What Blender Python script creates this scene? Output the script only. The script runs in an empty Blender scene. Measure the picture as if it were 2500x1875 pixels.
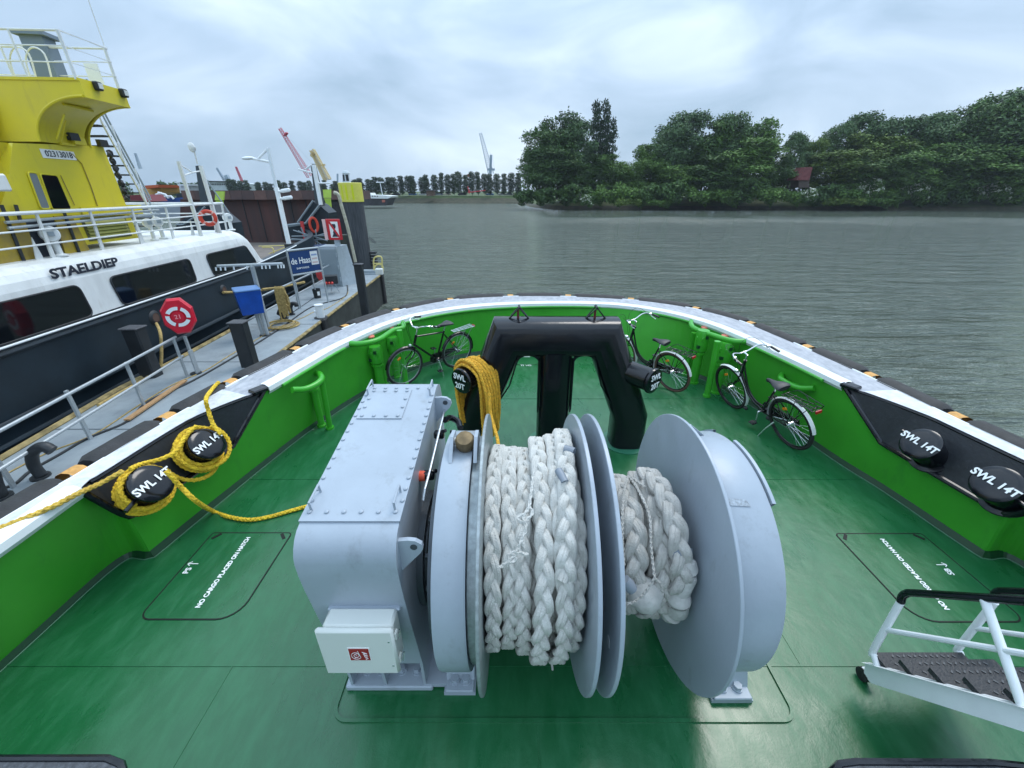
import bpy, bmesh, math, random
import numpy as np
from mathutils import Vector, Matrix, Quaternion
R_ = math.radians
V = Vector
sc = bpy.context.scene
COL = sc.collection

# ---------------------------------------------------------------- camera, sky, light
PITCH = math.atan(.4725); EYE = 3.0; FOC = 1000.0      # metres, photo is 2500 px wide
cam_d = bpy.data.cameras.new('camera'); cam = bpy.data.objects.new('camera', cam_d); COL.objects.link(cam)
cam.location = (0, 0, EYE); cam.rotation_euler = (math.pi/2 - PITCH, 0, 0)
cam_d.sensor_width = 36; cam_d.lens = 36*FOC/2500; cam_d.clip_start = .05; cam_d.clip_end = 6000
sc.camera = cam
sc.render.resolution_x, sc.render.resolution_y = 1024, 768
sc.view_settings.view_transform = 'Standard'; sc.view_settings.look = 'None'
sc.view_settings.exposure = .68; sc.view_settings.gamma = 1; sc.view_settings.use_curve_mapping = False
SUN_EL, SUN_ROT = R_(58), R_(35)
w = bpy.data.worlds.new('World'); sc.world = w; w.use_nodes = True
nt = w.node_tree; N = nt.nodes; L = nt.links; N.clear()
out = N.new('ShaderNodeOutputWorld'); bg = N.new('ShaderNodeBackground'); bg.inputs['Strength'].default_value = .13
sky = N.new('ShaderNodeTexSky'); sky.sky_type = 'NISHITA'; sky.sun_disc = False
sky.sun_elevation = SUN_EL; sky.sun_rotation = SUN_ROT; sky.air_density = 1.0; sky.dust_density = 2.0
tc = N.new('ShaderNodeTexCoord'); mp = N.new('ShaderNodeMapping'); mp.inputs['Scale'].default_value = (1, 1, 2.6)
mp.inputs['Rotation'].default_value = (0, R_(12), R_(20))
L.new(tc.outputs['Generated'], mp.inputs['Vector'])
n1 = N.new('ShaderNodeTexNoise'); n1.inputs['Scale'].default_value = 2.7; n1.inputs['Detail'].default_value = 7
n1.inputs['Roughness'].default_value = .50; n1.inputs['Distortion'].default_value = .5
L.new(mp.outputs['Vector'], n1.inputs['Vector'])
cr = N.new('ShaderNodeValToRGB'); e = cr.color_ramp
e.elements[0].position = .30; e.elements[0].color = (1.65, 2.40, 3.20, 1)
e.elements[1].position = .72; e.elements[1].color = (4.1, 4.9, 5.7, 1)
m = e.elements.new(.48); m.color = (2.55, 3.35, 4.3, 1)
L.new(n1.outputs['Fac'], cr.inputs['Fac'])
# cloud cover is lighter overhead than near the horizon
sp = N.new('ShaderNodeSeparateXYZ'); L.new(tc.outputs['Generated'], sp.inputs[0])
mr = N.new('ShaderNodeMapRange'); mr.interpolation_type = 'SMOOTHSTEP'; mr.inputs['From Min'].default_value = .12; mr.inputs['From Max'].default_value = .85
mr.inputs['To Min'].default_value = 1.03; mr.inputs['To Max'].default_value = 2.3
L.new(sp.outputs['Z'], mr.inputs['Value'])
ml = N.new('ShaderNodeVectorMath'); ml.operation = 'SCALE'; L.new(cr.outputs['Color'], ml.inputs[0]); L.new(mr.outputs['Result'], ml.inputs['Scale'])
mx = N.new('ShaderNodeMix'); mx.data_type = 'RGBA'; mx.inputs['Factor'].default_value = .93
L.new(sky.outputs['Color'], mx.inputs['A']); L.new(ml.outputs['Vector'], mx.inputs['B'])
L.new(mx.outputs['Result'], bg.inputs['Color']); L.new(bg.outputs['Background'], out.inputs['Surface'])
sd = bpy.data.lights.new('sun', 'SUN'); sd.energy = 1.0; sd.angle = R_(25); sd.color = (1, .96, .9)
so = bpy.data.objects.new('sun', sd); COL.objects.link(so)
so.rotation_euler = (math.pi/2 - SUN_EL, 0, math.pi - SUN_ROT)
try:
    sc.cycles.max_bounces = 6; sc.cycles.transparent_max_bounces = 8; sc.cycles.volume_bounces = 0
except Exception: pass

# ---------------------------------------------------------------- points measured in the photo (2500 px wide), on a known plane
cP, sP = math.cos(PITCH), math.sin(PITCH)
def ray(x, y):
    u = (x-1250)/FOC; v = -(y-937.5)/FOC
    return V((u, cP+v*sP, -sP+v*cP))
def Zp(x, y, z=0.): r = ray(x, y); return V((0, 0, EYE)) + r*((z-EYE)/r.z)
def Yp(x, y, Y): r = ray(x, y); return V((0, 0, EYE)) + r*(Y/r.y)
def Xp(x, y, X): r = ray(x, y); return V((0, 0, EYE)) + r*(X/r.x)
BA = V((-8.98, 5.48, 0)); BD = V((-.07, 1, 0)).normalized(); BN = V((-BD.y, BD.x, 0))   # side of the moored ship
def SB(s, w, z): return BA + BD*s + BN*w + V((0, 0, z))
def Wp(x, y, w):
    r = ray(x, y); a = BA + BN*w; t = BN.dot(a)/BN.dot(r); return V((0, 0, EYE)) + r*t

# ---------------------------------------------------------------- materials
MATS = {}
def mat(name, col, rough=.5, metal=0., var=0., vs=3., bump=0., bs=40., spec=.5, coat=0., col2=None, rv=0., stretch=None, cr_=.15, grime=None):
    if name in MATS: return MATS[name]
    m = bpy.data.materials.new(name); m.use_nodes = True; nt = m.node_tree; N, L = nt.nodes, nt.links
    b = N['Principled BSDF']; b.inputs['Base Color'].default_value = (*col, 1)
    b.inputs['Roughness'].default_value = rough; b.inputs['Metallic'].default_value = metal
    b.inputs['Specular IOR Level'].default_value = spec
    b.inputs['Coat Weight'].default_value = coat; b.inputs['Coat Roughness'].default_value = cr_
    geo = N.new('ShaderNodeNewGeometry'); src = geo.outputs['Position']
    if stretch:
        mp = N.new('ShaderNodeMapping'); mp.inputs['Scale'].default_value = stretch; L.new(src, mp.inputs['Vector']); src = mp.outputs['Vector']
    if var or col2 or rv:
        n = N.new('ShaderNodeTexNoise'); n.inputs['Scale'].default_value = vs; n.inputs['Detail'].default_value = 6; n.inputs['Roughness'].default_value = .6
        L.new(src, n.inputs['Vector'])
        r = N.new('ShaderNodeValToRGB'); r.color_ramp.elements[0].position = .35; r.color_ramp.elements[1].position = .68
        c2 = col2 or tuple(min(1, c*(1+var)) for c in col); c1 = col if col2 else tuple(c*(1-var) for c in col)
        r.color_ramp.elements[0].color = (*c1, 1); r.color_ramp.elements[1].color = (*c2, 1)
        L.new(n.outputs['Fac'], r.inputs['Fac']); L.new(r.outputs['Color'], b.inputs['Base Color'])
        if rv:
            q = N.new('ShaderNodeMapRange'); q.inputs['From Min'].default_value = .3; q.inputs['From Max'].default_value = .7
            q.inputs['To Min'].default_value = max(.02, rough-rv); q.inputs['To Max'].default_value = min(1, rough+rv)
            L.new(n.outputs['Fac'], q.inputs['Value']); L.new(q.outputs['Result'], b.inputs['Roughness'])
    if grime:        # sparse rubbed and dirty marks: (colour, amount, scale, stretch)
        gc, ga, gs, gt = grime; gm = N.new('ShaderNodeMapping'); gm.inputs['Scale'].default_value = gt; L.new(geo.outputs['Position'], gm.inputs['Vector'])
        gn = N.new('ShaderNodeTexNoise'); gn.inputs['Scale'].default_value = gs; gn.inputs['Detail'].default_value = 9; gn.inputs['Roughness'].default_value = .72; L.new(gm.outputs['Vector'], gn.inputs['Vector'])
        gr = N.new('ShaderNodeMapRange'); gr.inputs['From Min'].default_value = .56; gr.inputs['From Max'].default_value = .74; gr.inputs['To Max'].default_value = ga; L.new(gn.outputs['Fac'], gr.inputs['Value'])
        gx = N.new('ShaderNodeMix'); gx.data_type = 'RGBA'; L.new(gr.outputs['Result'], gx.inputs['Factor']); gx.inputs['B'].default_value = (*gc, 1)
        if b.inputs['Base Color'].is_linked: L.new(b.inputs['Base Color'].links[0].from_socket, gx.inputs['A'])
        else: gx.inputs['A'].default_value = (*col, 1)
        L.new(gx.outputs['Result'], b.inputs['Base Color'])
    if bump:
        n = N.new('ShaderNodeTexNoise'); n.inputs['Scale'].default_value = bs; n.inputs['Detail'].default_value = 4
        L.new(src, n.inputs['Vector']); bp = N.new('ShaderNodeBump'); bp.inputs['Strength'].default_value = bump; bp.inputs['Distance'].default_value = .02
        L.new(n.outputs['Fac'], bp.inputs['Height']); L.new(bp.outputs['Normal'], b.inputs['Normal'])
    MATS[name] = m; return m
GREEN = mat('bright green gloss paint', (.048, .35, .026), .36, var=.10, vs=1.2, bump=.05, bs=9, spec=.35, grime=((.02, .12, .03), .35, 3.5, (1, 1, .35)))
GREEN2 = mat('bright green fittings paint', (.045, .36, .024), .3, var=.06, vs=8, spec=.5)
DGREEN = mat('dark green trim paint', (.004, .045, .014), .4)
GREY = mat('blue grey winch enamel', (.345, .395, .450), .38, var=.07, vs=2.5, bump=.05, bs=30, spec=.45, rv=.08, grime=((.20, .22, .23), .55, 5.5, (1, 1, .6)))
GREYD = mat('galvanised steel', (.33, .37, .38), .38, .35, var=.22, vs=26)
BLACK = mat('black gloss enamel', (.004, .005, .008), .17, var=.2, vs=3, bump=.12, bs=5, spec=.5, rv=.07, grime=((.016, .018, .022), .5, 8, (1, 1, 1)))
BLACKM = mat('black recess coating', (.016, .019, .024), .42, var=.25, vs=30, bump=.15, bs=90, grime=((.06, .07, .08), .5, 9, (1, 1, 1)))
RUBBER = mat('fender rubber', (.022, .022, .023), .7, var=.35, vs=9, bump=.2, bs=60)
RUBLT = mat('worn grey rubber', (.07, .075, .085), .7, var=.4, vs=30, bump=.3, bs=80)
WHITE = mat('white gloss paint', (.80, .83, .84), .32, var=.04, vs=4)
WHITED = mat('weathered white paint', (.72, .74, .73), .42, var=.10, vs=2.5, stretch=(1, 1, .35), grime=((.40, .38, .32), .5, 4, (1.5, 1.5, .25)))
RAILG = mat('scuffed grey rail coating', (.43, .44, .47), .6, col2=(.27, .285, .315), vs=9, bump=.25, bs=25, stretch=(1.6, .8, 1))
RAILW = mat('scuffed white rail strip', (.66, .68, .70), .6, col2=(.5, .52, .54), vs=14, bump=.3, bs=40)
STRAP = mat('orange strap', (.58, .30, .08), .7, var=.2, vs=20)
YROPE = mat('yellow rope', (.84, .53, .03), .75, var=.30, vs=30, bump=.5, bs=160)
GROPE = mat('golden rope', (.76, .42, .035), .75, var=.28, vs=30, bump=.5, bs=160)
MROPE = mat('weathered yellow rope', (.66, .44, .07), .8, var=.3, vs=14, bump=.5, bs=160)
YROPED = mat('dirty yellow rope', (.46, .33, .12), .8, var=.3, vs=14, bump=.5, bs=160)
WROPE = mat('white plaited rope', (.66, .65, .61), .8, col2=(.50, .49, .45), vs=14, bump=.55, bs=150)
WROPE2 = mat('used plaited rope', (.58, .56, .52), .8, col2=(.42, .405, .37), vs=14, bump=.55, bs=150)
CANVAS = mat('grey white canvas', (.52, .51, .48), .85, var=.12, vs=14, bump=.5, bs=22)
TAPE = mat('grey tape', (.22, .25, .29), .45, var=.1)
CREAM = mat('cream plastic', (.66, .68, .64), .35, var=.02)
RED = mat('sign red', (.30, .012, .014), .4)
LRED = mat('lifebuoy red', (.62, .012, .035), .28, var=.06, vs=5)
ORED = mat('lifebuoy ring red', (.62, .06, .03), .5, var=.15)
ORANGE = mat('orange red plastic', (.8, .11, .05), .4)
SALMON = mat('salmon valve cap', (.75, .22, .14), .5, var=.1)
DARKST = mat('dark hull paint', (.013, .024, .034), .45, var=.25, vs=1.2, spec=.4)
DARK2 = mat('dark steel', (.02, .024, .028), .5, var=.2)
PONT = mat('grey pontoon deck paint', (.30, .345, .37), .5, col2=(.225, .26, .285), vs=1.7, bump=.08, bs=30, rv=.1, grime=((.12, .12, .11), .6, 1.6, (1, .5, 1)))
PSIDE = mat('dark pontoon side', (.035, .040, .036), .75, var=.4, vs=2, bump=.2, bs=20)
LGREY = mat('light grey steel', (.33, .385, .42), .42, var=.1, vs=6)
ALU = mat('galvanised rail', (.42, .46, .48), .4, .3, var=.1, vs=30)
BLUE = mat('blue plastic', (.008, .07, .36), .35, var=.15, vs=4)
NAVY = mat('sign navy', (.008, .045, .16), .4)
YEL = mat('ship yellow paint', (.68, .57, .02), .42, col2=(.60, .50, .04), vs=1.2, bump=.08, bs=6, grime=((.35, .26, .06), .5, 3, (1.5, 1.5, .25)))
YELD = mat('stained yellow paint', (.42, .30, .02), .55, col2=(.26, .19, .06), vs=3)
YELB = mat('pile band yellow', (.66, .62, .10), .45, var=.05, vs=6)
YELS = mat('reflective yellow stripe', (.62, .66, .0), .3)
LIME = mat('lime green panel', (.48, .66, .10), .55, var=.08)
RUST = mat('rusted steel wall', (.085, .037, .032), .8, col2=(.028, .026, .028), vs=.55, stretch=(1, 1, .08), bump=.05)
RUSTC = mat('rusted steel coping', (.105, .062, .058), .8, col2=(.065, .05, .05), vs=.9)
WOOD = mat('raw timber plank', (.42, .25, .12), .8, var=.3, vs=9, stretch=(8, 1, 8))
TIMB = mat('worn timber edge', (.30, .23, .10), .85, var=.5, vs=5)
PILE = mat('tarred timber pile', (.030, .034, .040), .8, col2=(.085, .092, .10), vs=5, stretch=(6, 6, .25), bump=.6, bs=7)
GLASSD = mat('dark window glass', (.004, .006, .008), .06, spec=.6)
CHROME = mat('polished alloy', (.72, .74, .76), .2, .9)
TYRE = mat('tyre rubber', (.02, .02, .02), .7)
TAN = mat('brown wall tyre', (.10, .055, .04), .7)
BIKEB = mat('black bicycle paint', (.008, .008, .009), .22)
SADDLE = mat('black saddle vinyl', (.018, .019, .022), .5, bump=.1)
AMBER = mat('amber reflector', (.75, .25, .01), .25)
TREADM = mat('black stair plate', (.012, .014, .018), .45, bump=.3, bs=90)
TEXTW = mat('white lettering', (.82, .84, .84), .5)
TEXTB = mat('dark lettering', (.015, .02, .035), .5)
BRASS = mat('old brass', (.20, .14, .07), .55, .4, var=.3, vs=20)
BRN = mat('brown dock floor', (.17, .145, .125), .8, var=.25, vs=.6)
SHIPB = mat('distant blue hull', (.02, .07, .25), .5)
SHIPR = mat('distant red paint', (.42, .03, .03), .5)
ROOF = mat('brown red roof tiles', (.16, .045, .045), .8, var=.3, vs=1)
PALEB = mat('pale cladding', (.45, .50, .52), .7, var=.1, vs=.3)
BRICK = mat('brick', (.12, .075, .05), .8, var=.3)
CRED = mat('crane red', (.55, .035, .05), .5)
CYEL = mat('crane yellow', (.62, .44, .10), .5)
CGREY = mat('crane grey', (.20, .26, .31), .6)
BARK = mat('bark', (.06, .05, .04), .9, var=.3, vs=3)

# ---------------------------------------------------------------- mesh builder
class MB:
    def __init__(s): s.v = []; s.f = []; s.m = []; s.mi = 0
    def add(s, vs, fs, mi=None):
        o = len(s.v); s.v += [V(p) for p in vs]; s.f += [tuple(i+o for i in f) for f in fs]; s.m += [s.mi if mi is None else mi]*len(fs); return s
    def box(s, c, size, M=None, bev=0.):
        x, y, z = [d/2 for d in size]; c = V(c)
        if bev:
            b = min(bev, x*.9, y*.9, z*.9); vs = []; 
            for X in (-1, 1):
                for Y in (-1, 1):
                    for Z in (-1, 1): vs += [(X*x, Y*(y-b), Z*(z-b)), (X*(x-b), Y*y, Z*(z-b)), (X*(x-b), Y*(y-b), Z*z)]
            bm = bmesh.new(); [bm.verts.new(q) for q in vs]; bmesh.ops.convex_hull(bm, input=bm.verts)
            bm.verts.index_update(); vs = [q.co.copy() for q in bm.verts]; fs = [[q.index for q in f.verts] for f in bm.faces]; bm.free()
        else:
            vs = [V((X*x, Y*y, Z*z)) for X in (-1, 1) for Y in (-1, 1) for Z in (-1, 1)]
            fs = [(0, 1, 3, 2), (4, 6, 7, 5), (0, 4, 5, 1), (2, 3, 7, 6), (0, 2, 6, 4), (1, 5, 7, 3)]
        if M is not None: vs = [M @ V(q) for q in vs]
        return s.add([V(q)+c for q in vs], fs)
    def tube(s, pts, r, n=8, closed=False, cap=True, flat=1.):
        pts = [V(p) for p in pts]; k = len(pts); rs = r if isinstance(r, (list, tuple)) else [r]*k
        T = []
        for i in range(k):
            a = pts[(i-1) % k] if (closed or i > 0) else pts[i]; b = pts[(i+1) % k] if (closed or i < k-1) else pts[i]
            t = (b-a); T.append(t.normalized() if t.length > 1e-9 else V((0, 0, 1)))
        u = T[0].orthogonal().normalized(); vs = []
        if abs(T[0].z) < .9: u = T[0].cross(V((0, 0, 1))).normalized()
        for i in range(k):
            if i: u = (u - T[i]*u.dot(T[i])); u = u.normalized() if u.length > 1e-6 else T[i].orthogonal().normalized()
            w = T[i].cross(u)
            for j in range(n):
                a = 2*math.pi*j/n; vs.append(pts[i] + (u*math.cos(a)+w*math.sin(a)*flat)*rs[i])
        fs = []
        for i in range(k if closed else k-1):
            for j in range(n):
                a = i*n+j; b = i*n+(j+1) % n; c = ((i+1) % k)*n; fs.append((a, b, c+(j+1) % n, c+j))
        if cap and not closed: fs += [tuple(range(n-1, -1, -1)), tuple(range((k-1)*n, k*n))]
        return s.add(vs, fs)
    def lathe(s, prof, o, axis=(0, 0, 1), n=32, a0=0., a1=2*math.pi):   # prof: (radius, along axis)
        ax = V(axis).normalized(); u = V((0, 0, 1)) if abs(ax.z) < .9 else V((1, 0, 0)); u = (u-ax*u.dot(ax)).normalized(); w = ax.cross(u); o = V(o)
        full = abs(a1-a0-2*math.pi) < 1e-6; m = n if full else n+1; vs = []
        for r, h in prof:
            for j in range(m):
                a = a0+(a1-a0)*j/n; vs.append(o+ax*h+(u*math.cos(a)+w*math.sin(a))*r)
        fs = []
        for i in range(len(prof)-1):
            for j in range(n if full else m-1):
                a = i*m+j; b = i*m+(j+1) % m; fs.append((a, b, b+m, a+m))
        return s.add(vs, fs)
    def cyl(s, a, b, r, n=16, r2=None):
        a = V(a); b = V(b); r2 = r if r2 is None else r2; h = (b-a).length
        return s.lathe([(0, 0), (r, 0), (r2, h), (0, h)], a, b-a, n)
    def prism(s, poly, ext):          # polygon (3D points) extruded by a vector
        p = [V(q) for q in poly]; ext = V(ext); n = len(p)
        return s.add(p+[q+ext for q in p], [tuple(range(n)), tuple(range(2*n-1, n-1, -1))]+[(i, i+n, (i+1) % n+n, (i+1) % n) for i in range(n)])
    def strip(s, A, B, closed=False):
        n = len(A); k = n if closed else n-1
        return s.add(list(A)+list(B), [(i, (i+1) % n, n+(i+1) % n, n+i) for i in range(k)])
    def build(s, name, m, parent=None, smooth=False, ang=None, fixn=True):
        me = bpy.data.meshes.new(name); o = bpy.data.objects.new(name, me); COL.objects.link(o)
        off = WLOC.get(parent.name, V((0, 0, 0))) if parent is not None else V((0, 0, 0))
        if parent is None and len(s.v):
            lo = V((min(q.x for q in s.v)+max(q.x for q in s.v), min(q.y for q in s.v)+max(q.y for q in s.v), 0))/2; lo.z = min(q.z for q in s.v)
            off = lo; o.location = lo
        if parent is not None: o.parent = parent
        WLOC[o.name] = off
        me.from_pydata([q-off for q in s.v], [], s.f)
        for mm in (m if isinstance(m, (list, tuple)) else [m]): me.materials.append(mm)
        if any(s.m): me.polygons.foreach_set('material_index', s.m)
        if fixn:
            bm = bmesh.new(); bm.from_mesh(me); bmesh.ops.recalc_face_normals(bm, faces=bm.faces); bm.to_mesh(me); bm.free()
        if smooth or ang:
            me.polygons.foreach_set('use_smooth', [True]*len(me.polygons))
            try: me.set_sharp_from_angle(angle=R_(ang or 35))
            except Exception: pass
        me.update(); return o
WLOC = {}
def tag(o, label=None, cat=None, group=None, kind=None):
    if label: o['label'] = label
    if cat: o['category'] = cat
    if group: o['group'] = group
    if kind: o['kind'] = kind
    return o
def thing(name, loc, label, cat, group=None):
    o = bpy.data.objects.new(name, None); COL.objects.link(o); o.empty_display_size = .2; o.location = V(loc); WLOC[o.name] = V(loc)
    return tag(o, label, cat, group)
def kids(o): return [c for c in bpy.data.objects if c.parent == o]
def copy_tree(o, parent=None):
    c = o.copy(); COL.objects.link(c)
    if parent is not None: c.parent = parent
    WLOC[c.name] = WLOC.get(o.name, V((0, 0, 0)))
    for ch in kids(o):
        if ch is not c: copy_tree(ch, c)
    return c
def text(name, body, origin, xdir, ydir, size, m, parent=None, lift=.003, extr=.0015, bold=0., align='CENTER', sx=1.):
    cu = bpy.data.curves.new(name, 'FONT'); cu.body = body; cu.size = size; cu.extrude = extr; cu.offset = bold
    cu.align_x = align; cu.align_y = 'CENTER'; cu.resolution_u = 3
    t = bpy.data.objects.new(name+'_c', cu); COL.objects.link(t)
    bpy.context.view_layer.update()
    me = bpy.data.meshes.new_from_object(t.evaluated_get(bpy.context.evaluated_depsgraph_get())); bpy.data.objects.remove(t)
    X = V(xdir).normalized(); Y = V(ydir); Y = (Y-X*Y.dot(X)).normalized(); Zn = X.cross(Y)
    M = Matrix((X*sx, Y, Zn)).transposed().to_4x4(); M.translation = V(origin)+Zn*(lift+extr)
    me.transform(M); off = WLOC.get(parent.name, V((0, 0, 0))) if parent is not None else V((0, 0, 0))
    me.transform(Matrix.Translation(-off)); me.materials.clear(); me.materials.append(m)
    o = bpy.data.objects.new(name, me); COL.objects.link(o); WLOC[o.name] = off
    if parent is not None: o.parent = parent
    return o
def smoothpath(pts, k=6):
    p = [V(q) for q in pts]; p = [p[0]*2-p[1]]+p+[p[-1]*2-p[-2]]; o = []
    for i in range(1, len(p)-2):
        for j in range(k):
            t = j/k; a, b, c, d = p[i-1:i+3]
            o.append(.5*((2*b)+(c-a)*t+(2*a-5*b+4*c-d)*t*t+(3*b-a-3*c+d)*t**3))
    o.append(p[-2]); return o
def resample(pts, n=None, step=None, closed=False):
    P = [V(q) for q in pts]+([V(pts[0])] if closed else []); D = [0]
    for a, b in zip(P, P[1:]): D.append(D[-1]+(b-a).length)
    n = n or max(2, int(D[-1]/step)+1); o = []; j = 0
    for i in range(n):
        t = D[-1]*i/(n if closed else n-1)
        while j < len(D)-2 and D[j+1] < t: j += 1
        s = (t-D[j])/max(1e-9, D[j+1]-D[j]); o.append(P[j].lerp(P[j+1], min(1, s)))
    return o, D[-1]
def plait(mb, pts, Rr, pitch=3.3, closed=False, res=30, n=9, ref=None, ph=0., tw=0.):
    """heavy plaited hawser: three fat strands crossing in a flat plait, showing herringbone lobes"""
    Ln = sum((V(b)-V(a)).length for a, b in zip(pts, pts[1:]))+((V(pts[0])-V(pts[-1])).length if closed else 0)
    turns = Ln/(pitch*Rr*2); turns = max(1, round(turns)) if closed else turns
    ns = int(turns*res); P, _ = resample(pts, ns, closed=closed); k = len(P); lines = [[] for _ in range(3)]; u = None
    for i in range(k):
        a = P[(i-1) % k] if closed or i else P[i]; b = P[(i+1) % k] if closed or i < k-1 else P[i]; t = (b-a).normalized()
        if ref is not None: u = V(ref)-t*V(ref).dot(t); u.normalize()
        elif u is None: u = (t.cross(V((0, 0, 1))) if abs(t.z) < .9 else t.cross(V((1, 0, 0)))).normalized()
        else: u = (u-t*u.dot(t)).normalized()
        w_ = t.cross(u); f = 2*math.pi*turns*i/(k if closed else k-1); c, s_ = math.cos(tw*f), math.sin(tw*f); uu, ww = u*c+w_*s_, w_*c-u*s_
        for q in range(3):
            g = f+q*2*math.pi/3+ph; wob = 1+.07*math.sin(f*.37+q*2.1)
            lines[q].append(P[i]+uu*(math.sin(g)*Rr*.56*wob)+ww*(math.sin(2*g)*Rr*.34))
    for q in range(3):
        for off_ in (-1, 1):      # every strand is a pair of yarns lying side by side
            L2 = []
            for i in range(k):
                a = lines[q][i-1] if i or closed else lines[q][0]; b = lines[q][(i+1) % k] if (i < k-1 or closed) else lines[q][i]; t = (b-a).normalized()
                nn = V(ref) if ref is not None else V((0, 0, 1)); sd = t.cross(t.cross(nn)).normalized() if abs(t.dot(nn)) < .99 else t.orthogonal()
                L2.append(lines[q][i]+sd*(off_*Rr*.17))
            mb.tube(L2, Rr*.36, n, closed=closed)
    return mb
def braid(mb, pts, Rr, pitch=4.2, closed=False, strands=2, res=16, n=8, ref=None, sr=.50, ph=0.):
    """plaited rope: strands wound both ways, passing over and under each other"""
    P, Ln = resample(pts, 2, closed=False) if False else (None, sum((V(b)-V(a)).length for a, b in zip(pts, pts[1:])))
    if closed: Ln += (V(pts[0])-V(pts[-1])).length
    turns = max(1, round(Ln/(pitch*Rr*2))) if closed else Ln/(pitch*Rr*2)
    ns = max(8, int(turns*res)); P, _ = resample(pts, ns, closed=closed); k = len(P); U = []; u = None
    for i in range(k):
        a = P[(i-1) % k] if closed or i else P[i]; b = P[(i+1) % k] if closed or i < k-1 else P[i]; t = (b-a).normalized()
        if ref is not None: u = V(ref) - t*V(ref).dot(t); u.normalize()
        elif u is None: u = (t.cross(V((0, 0, 1))) if abs(t.z) < .9 else t.cross(V((1, 0, 0)))).normalized()
        else: u = (u-t*u.dot(t)).normalized()
        U.append((u, t.cross(u)))
    for sgn in (1, -1):
        for q in range(strands):
            line = []
            for i in range(k):
                f = 2*math.pi*turns*i/(k if closed else k-1)
                a = sgn*f + q*2*math.pi/strands + ph
                rr = Rr*(.52+sgn*.17*math.cos(strands*f))
                line.append(P[i]+U[i][0]*(math.cos(a)*rr)+U[i][1]*(math.sin(a)*rr))
            mb.tube(line, Rr*sr, n, closed=closed)
    return mb
# ================================================================ SETTING: water, banks
WATER = -2.5
def water_mat():
    m = bpy.data.materials.new('river water'); m.use_nodes = True; nt = m.node_tree; N, L = nt.nodes, nt.links; b = N['Principled BSDF']
    b.inputs['Base Color'].default_value = (.128, .155, .126, 1); b.inputs['Roughness'].default_value = .04; b.inputs['IOR'].default_value = 1.33
    geo = N.new('ShaderNodeNewGeometry'); last = None
    for sc_, st, w_, d_ in ((1.3, (.55, 1.9, 1), 1.7, 5), (.42, (.38, 1.9, 1), 4.2, 5), (6, (1, 1.3, 1), .25, 2), (.03, (1, 1, 1), 2.0, 2)):
        mp = N.new('ShaderNodeMapping'); mp.inputs['Scale'].default_value = st; mp.inputs['Rotation'].default_value = (0, 0, .35); L.new(geo.outputs['Position'], mp.inputs['Vector'])
        n = N.new('ShaderNodeTexNoise'); n.inputs['Scale'].default_value = sc_; n.inputs['Detail'].default_value = d_; n.inputs['Distortion'].default_value = .5; L.new(mp.outputs['Vector'], n.inputs['Vector'])
        k = N.new('ShaderNodeMath'); k.operation = 'MULTIPLY'; k.inputs[1].default_value = w_; L.new(n.outputs['Fac'], k.inputs[0])
        if last is None: last = k.outputs[0]
        else: a = N.new('ShaderNodeMath'); a.operation = 'ADD'; L.new(last, a.inputs[0]); L.new(k.outputs[0], a.inputs[1]); last = a.outputs[0]
    bp = N.new('ShaderNodeBump'); bp.inputs['Strength'].default_value = 1.0; bp.inputs['Distance'].default_value = .42
    sx_ = N.new('ShaderNodeSeparateXYZ'); L.new(geo.outputs['Position'], sx_.inputs[0])
    def mrng(src, a, b_, c, d): q = N.new('ShaderNodeMapRange'); q.inputs['From Min'].default_value = a; q.inputs['From Max'].default_value = b_; q.inputs['To Min'].default_value = c; q.inputs['To Max'].default_value = d; L.new(src, q.inputs['Value']); return q.outputs['Result']
    # the strip in the lee of the wooded bank lies calmer than the open river
    wob = N.new('ShaderNodeTexNoise'); wob.inputs['Scale'].default_value = .05; L.new(geo.outputs['Position'], wob.inputs['Vector']); yy = N.new('ShaderNodeMath'); yy.operation = 'MULTIPLY_ADD'; yy.inputs[1].default_value = 30; L.new(wob.outputs['Fac'], yy.inputs[0]); L.new(sx_.outputs['Y'], yy.inputs[2])
    lee = N.new('ShaderNodeMath'); lee.operation = 'MULTIPLY'; L.new(mrng(yy.outputs[0], 88, 122, 0, .93), lee.inputs[0]); L.new(mrng(sx_.outputs['X'], -2, 10, 0, 1), lee.inputs[1])
    inv = N.new('ShaderNodeMath'); inv.operation = 'SUBTRACT'; inv.inputs[0].default_value = 1.0; L.new(lee.outputs[0], inv.inputs[1]); L.new(inv.outputs[0], bp.inputs['Strength'])
    L.new(last, bp.inputs['Height']); L.new(bp.outputs['Normal'], b.inputs['Normal']); return m
mb = MB(); mb.add([(-1500, -300, WATER), (1500, -300, WATER), (1500, 2500, WATER), (-1500, 2500, WATER)], [(0, 1, 2, 3)])
tag(mb.build('water', water_mat(), fixn=False), kind='structure')
GRASS = mat('bank grass', (.07, .10, .025), .9, col2=(.035, .07, .018), vs=.25, bump=.8, bs=1.2)
MUD = mat('muddy bank', (.035, .040, .022), .9, col2=(.07, .065, .04), vs=.6, bump=.6, bs=1.5)
def bank(name, line, prof, mats):
    mb = MB(); rows = [[] for _ in prof]; rnd = random.Random(5)
    P, _ = resample(line, step=3.5)
    for i, p in enumerate(P):
        a = P[max(0, i-1)]; b = P[min(len(P)-1, i+1)]; t = (b-a).normalized(); nrm = V((-t.y, t.x, 0))
        for j, (dd, z) in enumerate(prof): rows[j].append(p+nrm*(dd+rnd.uniform(-.35, .35)*(j > 0))+V((0, 0, z+rnd.uniform(-.12, .12)*(0 < j < len(prof)-1))))
    for j in range(len(prof)-1): mb.mi = mats[j]; mb.strip(rows[j], rows[j+1])
    return mb
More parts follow.
